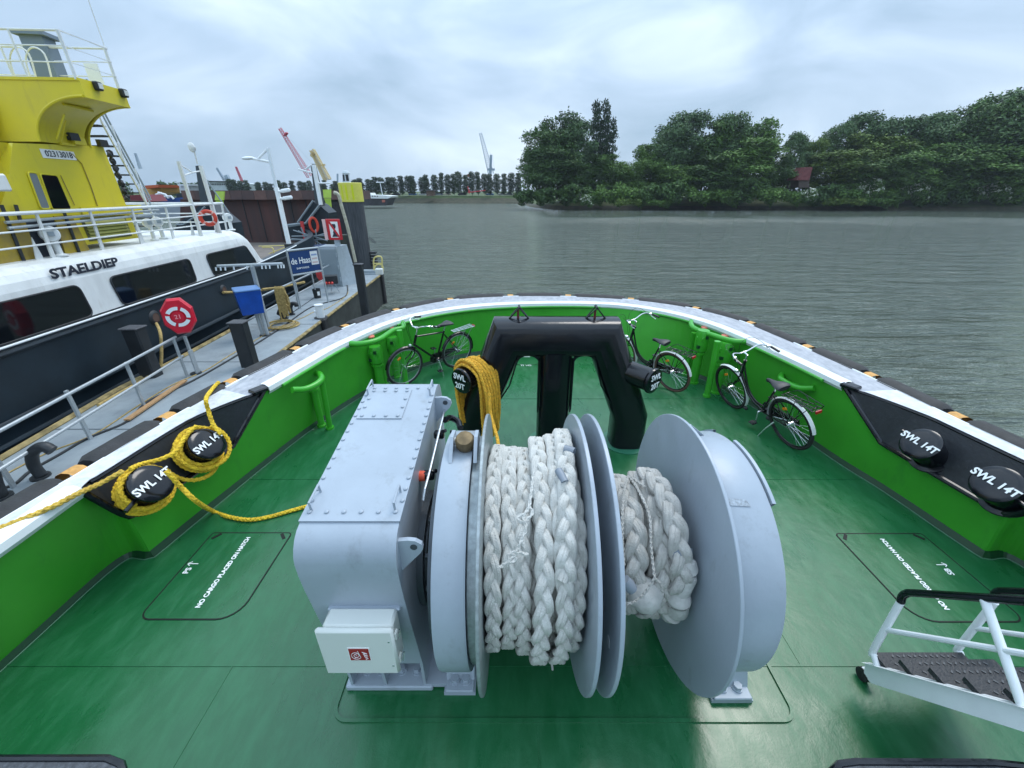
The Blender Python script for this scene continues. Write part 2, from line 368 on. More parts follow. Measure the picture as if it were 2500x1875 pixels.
# right bank (wooded), about 120-150 m off; far bank with the poplar row
RB = [V((4, 330, 0)), V((4, 205, 0)), V((6, 165, 0)), V((12, 146, 0)), V((40, 143, 0)), V((90, 138, 0)), V((150, 132, 0)), V((330, 120, 0))]
mb = bank('wooded_bank', [p+V((0, 0, WATER)) for p in RB], [(0, -.3), (1.2, .35), (2.6, 1.0), (5, 1.6), (12, 3.0), (45, 4.2), (400, 5)], [0, 0, 1, 1, 1, 1])
tag(mb.build('wooded_bank', [MUD, GRASS], smooth=True), kind='structure')
FB = [V((-420, 300, 0)), V((-160, 232, 0)), V((-80, 214, 0)), V((-30, 207, 0)), V((20, 205, 0))]
mb = bank('far_bank', [p+V((0, 0, WATER)) for p in FB], [(0, -.3), (1.0, .5), (6, 2.2), (10, 3.1), (60, 3.3), (1200, 3.6)], [0, 0, 1, 1, 1])
tag(mb.build('far_bank', [MUD, GRASS], smooth=True), kind='structure')

# ================================================================ THE TUG WE STAND ON
def fair(keys, n=10): return smoothpath(keys, n)
KB = [(-3.75, -2.5), (-3.66, 0), (-3.57, 1.7), (-3.52, 2.62), (-3.27, 2.70), (-3.15, 3.34), (-2.98, 4.2), (-2.78, 4.99), (-2.38, 6.04), (-1.72, 7.1), (-.75, 7.75), (.5, 8.0), (1.75, 7.78), (2.66, 7.22), (3.37, 6.55), (3.66, 5.75), (3.88, 4.92), (4.01, 4.1), (4.13, 3.6), (4.22, 3.0), (4.27, 2.70), (4.53, 2.62), (4.6, 1.7), (4.68, 0), (4.78, -2.5)]
KI = [(-3.42, -2.5), (-3.36, 0), (-3.27, 1.7), (-3.27, 2.46), (-3.22, 2.62), (-3.06, 3.3), (-2.80, 4.22), (-2.66, 4.9), (-2.44, 5.8), (-1.90, 6.95), (-.85, 7.75), (.5, 8.05), (1.9, 7.98), (2.75, 7.5), (3.30, 6.75), (3.58, 5.82), (3.76, 4.95), (3.86, 4.30), (4.0, 3.6), (4.14, 3.0), (4.2, 2.70), (4.24, 2.46), (4.32, 1.7), (4.38, 0), (4.45, -2.5)]
KO = [(-3.72, -2.5), (-3.64, 0), (-3.56, 1.7), (-3.50, 2.46), (-3.48, 2.62), (-3.42, 3.45), (-3.28, 4.42), (-3.14, 5.0), (-2.86, 6.3), (-2.24, 7.52), (-1.15, 8.5), (.5, 8.80), (2.2, 8.55), (3.25, 8.0), (3.92, 7.1), (4.16, 6.1), (4.30, 5.1), (4.37, 4.38), (4.42, 3.6), (4.48, 3.0), (4.52, 2.70), (4.54, 2.46), (4.60, 1.7), (4.66, 0), (4.74, -2.5)]
ZT = .95
ins = lambda K, z: [V((x, y, z)) for x, y in K]
def fairk(K, z, n=8):
    # keep the two jogs of the lower wall sharp: straight pieces there, smooth elsewhere
    segs = [(0, 4), (4, 20), (20, 24)]; o = []
    for a, b in segs:
        part = smoothpath(ins(K[a:b+1], z), n); o += part[:-1]
    return o+[V((*K[-1], z))]
B0, I0, O0 = fairk(KB, 0), fairk(KI, ZT), fairk(KO, ZT-.01)
KN = lambda i, n=8: i*n           # key index -> sample index
tug = thing('tugboat', (.5, 0, WATER), 'bright green tugboat bow around us, white railed bulwark, dark green deck, black rubber fenders', 'tugboat')
# deck
mb = MB(); cpt = V((.5, 0, 0)); ring = [p for p in B0]
mb.add([V((.5, -2.5, 0))]+ring, [(0, i+1, i+2) for i in range(len(ring)-1)])
def deck_mat():
    m = bpy.data.materials.new('dark green deck paint'); m.use_nodes = True; nt = m.node_tree; N, L = nt.nodes, nt.links; b = N['Principled BSDF']
    geo = N.new('ShaderNodeNewGeometry')
    def noise(sc_, st, det=6, rot=.0):
        mp = N.new('ShaderNodeMapping'); mp.inputs['Scale'].default_value = st; mp.inputs['Rotation'].default_value = (0, 0, rot); L.new(geo.outputs['Position'], mp.inputs['Vector'])
        n = N.new('ShaderNodeTexNoise'); n.inputs['Scale'].default_value = sc_; n.inputs['Detail'].default_value = det; n.inputs['Roughness'].default_value = .62; n.inputs['Distortion'].default_value = .4; L.new(mp.outputs['Vector'], n.inputs['Vector']); return n
    a = noise(.9, (1, 1, 1)); c = noise(5, (2.2, .7, 1), 7, .5)
    r = N.new('ShaderNodeValToRGB'); r.color_ramp.elements[0].position = .42; r.color_ramp.elements[0].color = (.0095, .104, .034, 1)
    r.color_ramp.elements[1].position = .72; r.color_ramp.elements[1].color = (.020, .138, .054, 1); L.new(c.outputs['Fac'], r.inputs['Fac'])
    L.new(r.outputs['Color'], b.inputs['Base Color'])
    ad = N.new('ShaderNodeMath'); ad.operation = 'MULTIPLY_ADD'; ad.inputs[1].default_value = .5; L.new(c.outputs['Fac'], ad.inputs[0]); L.new(a.outputs['Fac'], ad.inputs[2])
    q = N.new('ShaderNodeMapRange'); q.inputs['From Min'].default_value = .55; q.inputs['From Max'].default_value = .95; q.inputs['To Min'].default_value = .22; q.inputs['To Max'].default_value = .46
    L.new(ad.outputs[0], q.inputs['Value']); L.new(q.outputs['Result'], b.inputs['Roughness']); b.inputs['Specular IOR Level'].default_value = .6
    f = noise(70, (1, 1, 1), 2); bp = N.new('ShaderNodeBump'); bp.inputs['Strength'].default_value = .07; bp.inputs['Distance'].default_value = .01
    g = noise(3, (1, 1, 1), 3); bp2 = N.new('ShaderNodeBump'); bp2.inputs['Strength'].default_value = .10; bp2.inputs['Distance'].default_value = .05
    L.new(f.outputs['Fac'], bp.inputs['Height']); L.new(g.outputs['Fac'], bp2.inputs['Height']); L.new(bp.outputs['Normal'], bp2.inputs['Normal']); L.new(bp2.outputs['Normal'], b.inputs['Normal'])
    return m
DECK = deck_mat()
mb.build('deck', DECK, tug, fixn=False)
# weld seams: low ridges proud of the deck
def xlim(y):
    xs = [p.x for p, q in zip(B0, B0[1:]) if (p.y-y)*(q.y-y) <= 0]; return min(xs)+.02, max(xs)-.02
mb = MB()
for y in (1.746, 3.79, 5.80, 7.2):
    a, b = xlim(y); mb.box(((a+b)/2, y, .002), (b-a, .014, .004))
for x, y0, y1 in ((.16, -2, 1.40), (2.02, 1.75, 3.79), (.5, 3.79, 5.8), (-1.2, 1.75, 3.79), (-1.95, -2, 1.74)):
    mb.box((x, (y0+y1)/2, .0015), (.008, y1-y0, .003))
mb.build('weld_seam', DECK, tug)
# winch seating outline on deck
def rrect(x0, x1, y0, y1, r, n=6):
    if not isinstance(r, (list, tuple)): r = [r]*4
    o = []
    for (cx, cy, a, q) in ((x1, y0, -90, r[0]), (x1, y1, 0, r[1]), (x0, y1, 90, r[2]), (x0, y0, 180, r[3])):
        sx = -1 if cx == x1 else 1; sy = 1 if cy == y0 else -1
        for i in range(n+1):
            t = R_(a+90*i/n); o.append(V((cx+sx*q+math.cos(t)*q, cy+sy*q+math.sin(t)*q, 0)))
    return o
def outline(poly, wdt, z, name, m, parent, h=.006):
    mb = MB(); n = len(poly); inn = []; 
    for i in range(n):
        a, b = poly[i-1], poly[(i+1) % n]; t = (b-a).normalized(); inn.append(poly[i]+V((-t.y, t.x, 0))*wdt)
    zz = V((0, 0, z+h)); z0 = V((0, 0, z))
    mb.strip([p+zz for p in poly], [p+zz for p in inn], True); mb.strip([p+z0 for p in poly], [p+zz for p in poly], True); mb.strip([p+z0 for p in inn], [p+zz for p in inn], True)
    return mb.build(name, m, parent)
outline(rrect(-1.14, 1.80, 1.405, 2.62, .1), .022, .0, 'winch_doubler', DECK, tug, .012)
# bulwark wall with stiffening curve; niches for the side bitts are cut out of it
mb = MB(); iL0, iL1 = KN(3)+1, KN(6); iR0, iR1 = KN(17), KN(21)-1
LT1, LB1, LB2, LT4 = V((-2.82, 4.20, ZT)), V((-3.02, 3.72, .50)), V((-3.19, 2.60, .52)), V((-3.27, 2.46, ZT))
RT1, RB1, RB2, RT4 = V((3.86, 4.30, ZT)), V((4.01, 3.75, .52)), V((4.16, 2.62, .52)), V((4.24, 2.44, ZT))
for i in range(len(B0)-1):
    for side, T1, B1, B2, T4 in (('L', LT1, LB1, LB2, LT4), ('R', RT1, RB1, RB2, RT4)): pass
    y = (B0[i].y+B0[i+1].y)/2; left = B0[i].x < .5
    T1, B1, B2, T4 = (LT1, LB1, LB2, LT4) if left else (RT1, RB1, RB2, RT4)
    def topz(yy):
        if yy >= T1.y or yy <= T4.y: return ZT
        if yy > B1.y: return B1.z+(ZT-B1.z)*(yy-B1.y)/(T1.y-B1.y)
        if yy < B2.y: return B2.z+(ZT-B2.z)*(B2.y-yy)/(B2.y-T4.y)
        return B1.z+(B2.z-B1.z)*(B1.y-yy)/(B1.y-B2.y)
    def at(j, z): return B0[j].lerp(I0[j], z/ZT)
    za, zb = topz(I0[i].y), topz(I0[i+1].y)
    A = [at(i, za*k/5) for k in range(6)]; Bq = [at(i+1, zb*k/5) for k in range(6)]
    mb.strip(A, Bq)
mb.v = [q.copy() for q in mb.v]
mb.build('bulwark', GREEN, tug, ang=40)
# dark green foot strip and thin light weld line along the wall foot
mb = MB(); off = lambda j: (V((.5, 2.2, 0))-V((B0[j].x, B0[j].y, 0))).normalized()
nrm = []
for j in range(len(B0)):
    a, b = B0[max(0, j-1)], B0[min(len(B0)-1, j+1)]; t = (b-a).normalized(); nrm.append(V((t.y, -t.x, 0)))
mb.strip([B0[j]+nrm[j]*.035+V((0, 0, .004)) for j in range(len(B0))], [B0[j]+nrm[j]*.006+V((0, 0, .06)) for j in range(len(B0))])
mb.strip([B0[j]+nrm[j]*.006+V((0, 0, .06)) for j in range(len(B0))], [B0[j]+V((0, 0, .06)) for j in range(len(B0))])
mb.build('wall_foot', DGREEN, tug)
mb = MB(); mb.tube([B0[j]+nrm[j]*.043+V((0, 0, .002)) for j in range(len(B0))], .004, 5); mb.build('weld_bead', mat('grey green bead', (.10, .22, .14), .5), tug)
# bulwark outer shell
mb = MB(); ow = [(V((p.x, p.y, 0))-V((.5, min(p.y, 4.), 0))).normalized() for p in O0]
lo = [V((p.x, p.y, WATER-.3))+q*.12 for p, q in zip(O0, ow)]; md = [V((p.x, p.y, .1))+q*.24 for p, q in zip(O0, ow)]
mb.strip([p-V((0, 0, .02)) for p in O0], md); mb.strip(md, lo)
mb.build('hull', DARKST, tug, smooth=True)
# rail: white rounded inner bead + grey scuffed top; in the niche zones only a narrow white strip
def inner_at(j):
    y = I0[j].y; left = I0[j].x < .5
    T1 = LT1 if left else RT1; T4 = LT4 if left else RT4
    if T4.y < y < T1.y:
        f = min(1, (T1.y-y)/.75); g = min(1, (y-T4.y)/.12); f = min(f, g)
        wid = (I0[j]-O0[j]).length; d = (O0[j]-I0[j]); return I0[j]+d*max(0, (1-.17/wid))*f*.8
    return I0[j]
INN = [inner_at(j) for j in range(len(I0))]
mb = MB(); runs = [list(range(0, KN(3)+1)), list(range(KN(6), KN(17)+1)), list(range(KN(21), len(I0)))]
for run in runs:
    prof = [(.0, -.07), (-.028, -.03), (-.022, .022), (.03, .045), (.10, .042), (.145, .012)]
    rows = []
    for (dx, dz) in prof:
        row = []
        for j in run:
            d = (O0[j]-I0[j]).normalized(); row.append(I0[j]+d*dx+V((0, 0, dz)))
        rows.append(row)
    for a, b in zip(rows, rows[1:]): mb.strip(a, b)
mb.build('rail_bead', WHITE, tug, ang=60)
mb = MB(); mb.strip([INN[j]+V((0, 0, .004)) for j in range(len(INN))], [O0[j]+V((0, 0, .004)) for j in range(len(INN))]); 
mb.strip([O0[j]+V((0, 0, .004)) for j in range(len(INN))], [O0[j]-V((0, 0, .12)) for j in range(len(INN))])
mb.mi = 1
for j in range(len(INN)-1):
    y = (I0[j].y+I0[j+1].y)/2; left = I0[j].x < .5; T1 = (LT1 if left else RT1)
    if y < T1.y-.15: mb.add([INN[j]+V((0, 0, .009)), INN[j+1]+V((0, 0, .009)), O0[j+1]+V((0, 0, .009)), O0[j]+V((0, 0, .009))], [(0, 1, 2, 3)])
mb.build('rail_top', [RAILG, RAILW], tug)
mb = MB(); mb.tube([p+V((0, 0, .0)) for p in O0], .014, 6); mb.build('rail_edge', WHITE, tug, smooth=True)
# green handrail pipe welded just below the bead, in lengths
def handrail(px0, px1):
    i0, i1 = sorted((min(range(len(I0)), key=lambda j: (I0[j]-Zp(*px0, ZT)).length), min(range(len(I0)), key=lambda j: (I0[j]-Zp(*px1, ZT)).length)))
    mb = MB(); mb.tube([I0[j]+nrm[j]*.035+V((0, 0, -.045)) for j in range(i0, i1+1)], .02, 8); o = mb.build('handrail', GREEN2, tug, smooth=True)
for a, b in (((684, 930), (840, 842)), ((978, 785), (1470, 745)), ((1568, 755), (1688, 780)), ((1840, 838), (2024, 922))): handrail(a, b)
# niches
def niche(T1, B1, B2, T4, left, name='bitt_recess'):
    s = 1 if left else -1
    top = [INN[j]+V((0, 0, -.012)) for j in range(len(I0)) if (I0[j].x < .5) == left and T4.y+.1 < I0[j].y < T1.y]
    top.sort(key=lambda p: -p.y); T2 = min(top, key=lambda p: abs(p.y-(T1.y-.62))); top2 = [p for p in top if p.y <= T2.y+.001]
    mb = MB(); ridge = [p for p in top if p.y >= T2.y-.001]
    mb.add([T1, *ridge, B1], [tuple(range(len(ridge)+2))])
    k = len(top2); low = [B1.lerp(B2, i/(k-1)) for i in range(k)]; mb.strip(top2, low)
    mb.add([top2[-1], T4, B2], [(0, 1, 2)])
    o = mb.build(name, BLACKM, tug)
    lip = smoothpath([T1, T1.lerp(B1, .5), B1.lerp(T1, .08)], 3)+smoothpath([B1, B1.lerp(B2, .5), B2+V((0, .12, -.0)), B2+V((0, .0, .05)), T4.lerp(B2, .3), T4], 5)
    m2 = MB(); m2.tube(lip, .026, 8); m2.tube([T1]+ridge+top2[1:], .016, 6); dd_ = (ridge[-1]-T1).normalized(); m2.box(T1+dd_*.05+V((-.02*s, 0, .012)), (.13, .17, .05), Matrix.Rotation(math.atan2(dd_.y, dd_.x)-math.pi/2, 3, 'Z'), bev=.012)
    m2.build('recess_lip', BLACK, tug, smooth=True)
niche(LT1, LB1, LB2, LT4, True); niche(RT1, RB1, RB2, RT4, False)
# side bitts standing on the recess plates
BITT = {}
def bitt(cap, left, label, xr):
    s = 1 if left else -1; ax = V((.78*s, -.08, .62)).normalized(); c = V(cap); base = c-ax*.27
    t = thing('mooring_bitt', base, label, 'mooring bitt', 'bitts in the bulwark recesses')
    mb = MB(); mb.lathe([(0, 0), (.185, 0), (.18, .012), (.142, .02), (.135, .05), (.135, .20), (.158, .222), (.164, .24), (.162, .256), (.15, .266), (.11, .272), (0, .274)], base, ax, 40)
    mb.build('barrel', BLACK, t, ang=35)
    m2 = MB(); m2.cyl(base+ax*.19+V(xr[0])*.1, base+ax*.19+V(xr[0])*.26, .018, 10); m2.build('keeper_bar', BLACK, t, smooth=True)
    xd = V((.12, 1, 0)) if left else V((.12, -1, 0)); xd = V((0, 1, -.05)) if left else V((-.10, -1, .12))
    xd = (xd-ax*xd.dot(ax)).normalized(); yd = ax.cross(xd)
    text('lettering', 'SWL 14T', c+ax*.007, xd, yd, .088, TEXTW, t, bold=.0028)
    BITT[label] = (base, ax); return t
bitt((-2.93, 3.33, .80), True, 'black bitt in left recess wrapped by the thick rope turns and the loop going overboard', [(0, .95, -.3)])
bitt((-3.00, 2.74, .80), True, 'black bitt in left recess nearest us, its yellow rope leading down to the winch', [(0, -.95, -.2)])
bitt((3.93, 3.33, .80), False, 'bare black bitt in right recess beyond, nearer the bow', [(0, .95, .1)])
bitt((4.02, 2.73, .80), False, 'bare black bitt in right recess at the picture edge', [(0, -.95, -.1)])
# fenders: rubber cylinders under the rail edge with straps between
strapsL = [(140, 1165), (385, 1035), (545, 945), (695, 863), (825, 805), (935, 760)]; strapsR = [(1715, 757), (1850, 800), (1990, 860), (2150, 930), (2360, 1035)]
FEN = [p+(p-I0[j]).normalized()*.10+V((0, 0, -.13)) for j, p in enumerate(O0)]
FR, FL = resample(FEN, step=.06)
def nearest(px): q = Zp(*px, .85); return min(range(len(FR)), key=lambda i: (V((FR[i].x, FR[i].y, 0))-V((q.x, q.y, 0))).length)
cuts = sorted([nearest(p) for p in strapsL+strapsR])
mid = [cuts[5]+int((cuts[6]-cuts[5])*k/5) for k in range(1, 5)]
cuts = [cuts[0]-26]+cuts[:6]+mid+cuts[6:]+[cuts[-1]+22]
for a, b in zip(cuts, cuts[1:]):
    seg = FR[a+2:b-1]
    if len(seg) < 4: continue
    rs = [.15]+[.18]*(len(seg)-2)+[.15]
    m1 = MB(); m1.tube(seg, rs, 14); m1.build('fender', RUBBER, tug, ang=50)
for c in cuts[1:-1]:
    m1 = MB(); m1.tube(FR[c-1:c+2], .15, 14, cap=False); m1.build('strap', STRAP, tug, smooth=True)

# hatches flush in the deck
def hatch(x0, x1, y0, y1, label, rad, left):
    t = thing('deck_hatch', ((x0+x1)/2, (y0+y1)/2, 0), label, 'hatch', 'flush hatches in the deck')
    p = rrect(x0, x1, y0, y1, rad); mb = MB(); mb.add([q+V((0, 0, .004)) for q in p], [tuple(range(len(p)))]); mb.build('lid', DECK, t, fixn=False)
    outline(p, .011, .001, 'joint', mat('black joint', (.002, .004, .003), .7), t, .004)
    for (x, y) in ((x0+.07, y1-.05), (x1-.07, y1-.05)):
        m1 = MB(); a = 40 if x < (x0+x1)/2 else -40; m1.box((x, y, .005), (.028, .085, .004), Matrix.Rotation(R_(-a), 3, 'Z')); m1.build('grip_slot', mat('black joint', (0, 0, 0)), t)
    return t
h1 = hatch(-2.90, -2.125, 2.08, 2.975, 'flush hatch in green deck, left of the winch, lettered no cargo with PS arrow', [.17, .04, .03, .09], True)
h2 = hatch(3.115, 3.96, 2.06, 2.965, 'flush hatch in green deck by the white stair, lettered no cargo with SB arrow', [.09, .03, .04, .17], False)
for h, (p0, p1), (q0, q1), side, lo in ((h1, ((486, 1481), (606, 1316)), ((455, 1404), (466, 1380)), -1, 'PS'), (h2, ((2309, 1486), (2156, 1320)), ((2322, 1404), (2305, 1385)), 1, 'SB')):
    a, b = Zp(*p0), Zp(*p1); c = (a+b)/2; d = (b-a).normalized(); ln = (b-a).length
    text('warning_text', 'NO CARGO PLACED ON HATCH', c, d, V((-1, 0, 0)), ln/14.6*1.10, TEXTW, h, lift=.006, bold=.0018, sx=.93)
    a, b = Zp(*q0), Zp(*q1); c = (a+b)/2
    text('side_text', lo, c+V((0, -.012, 0)), d, V((-1, 0, 0)), .066, TEXTW, h, lift=.006, bold=.0014)
    m1 = MB(); c2 = c+V((0, .062, .007)); m1.box(c2, (.085, .007, .002)); s = side
    for k in (-1, 1): m1.box(c2+V((s*.033, k*.012, 0)), (.034, .007, .002), Matrix.Rotation(R_(-35*k*s), 3, 'Z'))
    m1.build('arrow', TEXTW, h)
t = text('deck_marking', 'TI VD', Zp(1284, 893), (1, 0, 0), (0, 1, 0), .085, TEXTW, None, lift=.004); tag(t, 'small white letters painted on the deck, seen under the bow staple', 'deck marking', 'tank markings on deck')
t = text('deck_marking', 'TI VD', Zp(1284, 867.5), (1, 0, 0), (0, 1, 0), .085, TEXTW, None, lift=.004); tag(t, 'underlined white letters on deck nearest the bow, just below the staple arch', 'deck marking', 'tank markings on deck')
for o in [o for o in bpy.data.objects if o.name.startswith('deck_marking')]: pass
m1 = MB(); m1.box(Zp(1284, 871.5)+V((0, 0, .004)), (.17, .02, .002)); tag(m1.build('marking_underline', TEXTW, t))
outline([Zp(1284, 870)+V((math.cos(a)*.46, math.sin(a)*.46, 0)) for a in [2*math.pi*i/48 for i in range(48)]], .01, .001, 'round_manhole', mat('black joint', (0, 0, 0)), tug, .003)

# green fittings along the bulwark ------------------------------------------------
def pipe_guard(pts, legs, label, flip):
    t = thing('pipe_guard', Zp(*legs[0][0]), label, 'pipe guard', 'green pipe guards along the bulwark')
    mb = MB(); mb.tube(smoothpath(pts, 6), .042, 12); mb.build('guard_rail', GREEN2, t, smooth=True)
    for (bp, tp) in legs:
        b = Zp(*bp); m1 = MB(); top = Yp(*tp, b.y); m1.tube([b, top], .045, 12); m1.lathe([(.06, 0), (.06, .035), (.045, .04)], b, (0, 0, 1), 16); m1.build('leg', GREEN2, t, smooth=True)
    return t
def dogged_vent(base, h, label):
    b = V(base); t = thing('tank_vent', b, label, 'tank vent', 'green tank vents behind pipe guards')
    m = MB(); m.lathe([(.0, 0), (.085, 0), (.085, .03), (.07, .035), (.07, h*.55), (.095, h*.56), (.095, h*.60), (.072, h*.61), (.072, h*.63)], b, (0, 0, 1), 24); m.build('pipe', GREEN2, t, ang=40)
    m = MB(); m.lathe([(.0, h*.63), (.098, h*.63), (.105, h*.66), (.105, h*.95), (.09, h), (0, h)], b, (0, 0, 1), 24)
    for a in (200, 250, 300): 
        d = V((math.cos(R_(a)), math.sin(R_(a)), 0)); m.box(b+d*.103+V((0, 0, h*.86)), (.03, .03, .07), bev=.006)
    m.build('head', GREEN2, t, ang=40)
    for a, zz in ((225, .72), (285, .9)):
        m = MB(); d = V((math.cos(R_(a)), math.sin(R_(a)), 0)); m.box(b+d*.1+V((0, 0, h*zz)), (.045, .045, .05)); m.build('vent_slot', DGREEN, t)
    return t
def valve_cap(px, z, label):
    p = Zp(*px, z); t = thing('valve_handwheel', p, label, 'valve cap', 'orange valve caps under the rail')
    m = MB(); m.lathe([(0, -.01), (.055, -.012), (.062, 0), (.058, .012), (.03, .02), (0, .022)], p, (0, 0, 1), 24); m.build('disc', SALMON, t, smooth=True)
    m = MB(); m.cyl(p+V((0, 0, -.09)), p+V((0, 0, -.01)), .012, 8); m.build('spindle', WHITED, t)
gL = pipe_guard([Zp(842, 838, .93), Zp(880, 838, .92)+V((.02, -.02, 0)), Zp(925, 829, .91), Zp(960, 807, .91), Zp(985, 799, .90), Zp(980, 780, .93)], [((940, 940), (922, 832)), ((991, 937), (975, 806))], 'green bent pipe guard on two legs, left of the bow, by the oldest bicycle', 0)
gR = pipe_guard([Zp(1688, 776, .93), Zp(1692, 800, .90), Zp(1747, 821, .91), Zp(1786, 832, .91), Zp(1815, 834, .92), Zp(1842, 833, .93)], [((1674, 915), (1694, 812)), ((1725, 968), (1752, 833))], 'green bent pipe guard on two legs, right of the bow between two bicycles', 0)
for px, top, lb in (((930, 948), (907, 845), 'green tank vent with slotted head, left side, further from the bow'), ((968, 920), (955, 822), 'green tank vent behind the front wheel of the left bicycle'), ((1692, 934), (1713, 806), 'green tank vent on the right, nearer the bow staple'), ((1746, 958), (1772, 834), 'green tank vent on the right behind the step-through bicycle front wheel')):
    b = Zp(*px); dogged_vent(b, Yp(*top, b.y).z, lb)
for px, z, lb in (((906.5, 781), .88, 'orange round valve cap on left, nearer the pier'), ((953, 761), .88, 'orange round valve cap on left, nearer the bow'), ((1720.4, 799), .88, 'orange round valve cap on right, nearer the bow'), ((1770.6, 819), .88, 'orange round valve cap on right, further from the bow')):
    valve_cap((px[0], px[1]+(1 if px[0] > 1250 else 0)) if px[0] > 1250 else {906.5: (905, 822), 953: (953, 800)}[px[0]], z, lb)
def mushroom(base, legp, arc, disc, label):
    b = Zp(*base); t = thing('mushroom_vent', b, label, 'mushroom vent', 'green mushroom vents with bent guard'); h = Yp(*disc, b.y).z
    m = MB(); m.lathe([(.0, 0), (.06, 0), (.06, .03), (.045, .035), (.045, h-.10), (.07, h-.10), (.07, h-.07), (.045, h-.06), (.045, h-.02), (.062, h-.02), (.062, h), (0, h+.004)], b, (0, 0, 1), 20); m.build('vent_pipe', GREEN2, t, ang=40)
    q = Zp(*legp); m = MB(); P = smoothpath([Yp(x, y, b.y+dy) for x, y, dy in arc], 6); m.tube(P, .04, 12); m.build('bent_guard', GREEN2, t, smooth=True)
    mp_ = P[len(P)//2+3]; m = MB(); m.tube([q, V((q.x, q.y, 0)).lerp(V((mp_.x, mp_.y, mp_.z)), 1)], .035, 12); m.cyl(q, q+V((0, 0, .03)), .055, 14); m.build('guard_leg', GREEN2, t, smooth=True)
mushroom((786, 1040), (806, 1046), [(713, 952, -.55), (745, 950, -.42), (771, 939, -.28), (785, 926, -.14), (781, 914, .02), (770, 911, .14)], (759, 937), 'green mushroom vent with bent pipe guard on left bulwark, above the winch cover')
bR = Zp(1925, 1020)
mushroom((1928, 1020), (1938, 1026), [(1988, 948, -.55), (1955, 948, -.42), (1927, 938, -.28), (1907, 925, -.14), (1911, 913, .02), (1922, 911, .14)], (1939, 934), 'green mushroom vent with bent pipe guard on right bulwark, above a black saddle')
# ================================================================ WINCH
YC, ZC, RF = 1.984, .938, .82
def Cp(x, y, r, X=None):           # photo point on the cylinder of radius r round the winch axis
    q = ray(x, y); a = q.y**2+q.z**2; b = -2*(YC*q.y)+2*(EYE-ZC)*q.z; c = YC**2+(EYE-ZC)**2-r*r
    t = (-b-math.sqrt(max(0, b*b-4*a*c)))/(2*a); return V((0, 0, EYE))+q*t
def circ(x, r, a): return V((x, YC+r*math.cos(a), ZC+r*math.sin(a)))
AX = (1, 0, 0)
winch = thing('anchor_winch', (.1, YC, 0), 'big blue grey double drum winch standing on the deck in the middle of the picture', 'winch')
def disc(name, x0, x1, r, m=GREY, ri=0., bev=.006, parent=None):
    mb = MB(); mb.lathe([(ri, x0), (r-bev, x0), (r, x0+bev), (r, x1-bev), (r-bev, x1), (ri, x1)], (0, YC, ZC), AX, 96); return mb.build(name, m, parent or winch, ang=30)
disc('flange', -.168, -.150, RF, GREYD, bev=.003)
fa = disc('flange', .390, .412, RF, bev=.003); fb = disc('flange', .494, .516, RF, bev=.003); fc = disc('flange', 1.036, 1.054, RF, bev=.003)
disc('drum_core', -.15, .39, .34, GREYD); disc('drum_core', .516, 1.036, .26, GREYD); disc('drum_core', .412, .494, .36)
hc = Xp(1486, 1566, .494); mb = MB(); mb.lathe([(0, 0), (.030, 0), (.030, .002), (0, .002)], hc-V((.003, 0, 0)), AX, 20); mb.build('hole_glint', mat('pale hole glint', (.52, .56, .6), .4), winch)  # pale disc paints the brightness seen through a hole in the flange
# brake drum housings
def housing(x0, x1, r, name='brake_housing'):
    mb = MB(); mb.lathe([(r*.55, x0+.01), (r-.02, x0+.004), (r-.004, x0), (r, x0+.008), (r, x1-.008), (r-.004, x1), (r-.02, x1-.004), (r*.55, x1-.01)], (0, YC, ZC), AX, 96)
    return mb.build(name, GREY, winch, ang=30)
housing(-.392, -.226, .708); disc('brake_drum', -.226, -.168, .672, GREYD)
housing(1.060, 1.322, .705); disc('housing_step', 1.322, 1.34, .56)
for x, a0, a1, r in ((-.410, 118, 150, .712), (-.410, 176, 205, .705), (1.330, 60, 98, .712), (1.330, 165, 200, .718), (1.330, 118, 146, .716)):
    mb = MB(); mb.lathe([(r-.045, 0), (r, 0), (r, .018), (r-.045, .018), (r-.045, 0)], (x, YC, ZC), AX, 12, R_(90-a1), R_(90-a0))
    mb.build('band_plate', GREY, winch, ang=30)
mb = MB(); mb.prism([circ(1.06, .705, R_(72)), circ(1.06, .79, R_(76)), circ(1.10, .785, R_(76)), circ(1.20, .71, R_(73))], (0, -.015, 0)); mb.build('top_bracket', GREY, winch)
mb = MB(); mb.lathe([(0, 0), (.10, 0), (.10, .02), (.055, .02), (.055, .04), (0, .04)], (1.34, YC, ZC), AX, 32); mb.build('shaft_cover', GREY, winch, ang=30)
# scuffed nameplate remains on the right housing
a, b, c, d = [Cp(x, y, .709) for x, y in ((1776, 1217), (1820, 1219), (1834, 1237), (1784, 1234))]
mb = MB(); mb.add([a, b, c, d], [(0, 1, 2, 3)]); mb.build('old_label', mat('worn label', (.20, .22, .24), .6, col2=(.42, .48, .54), vs=60), winch)
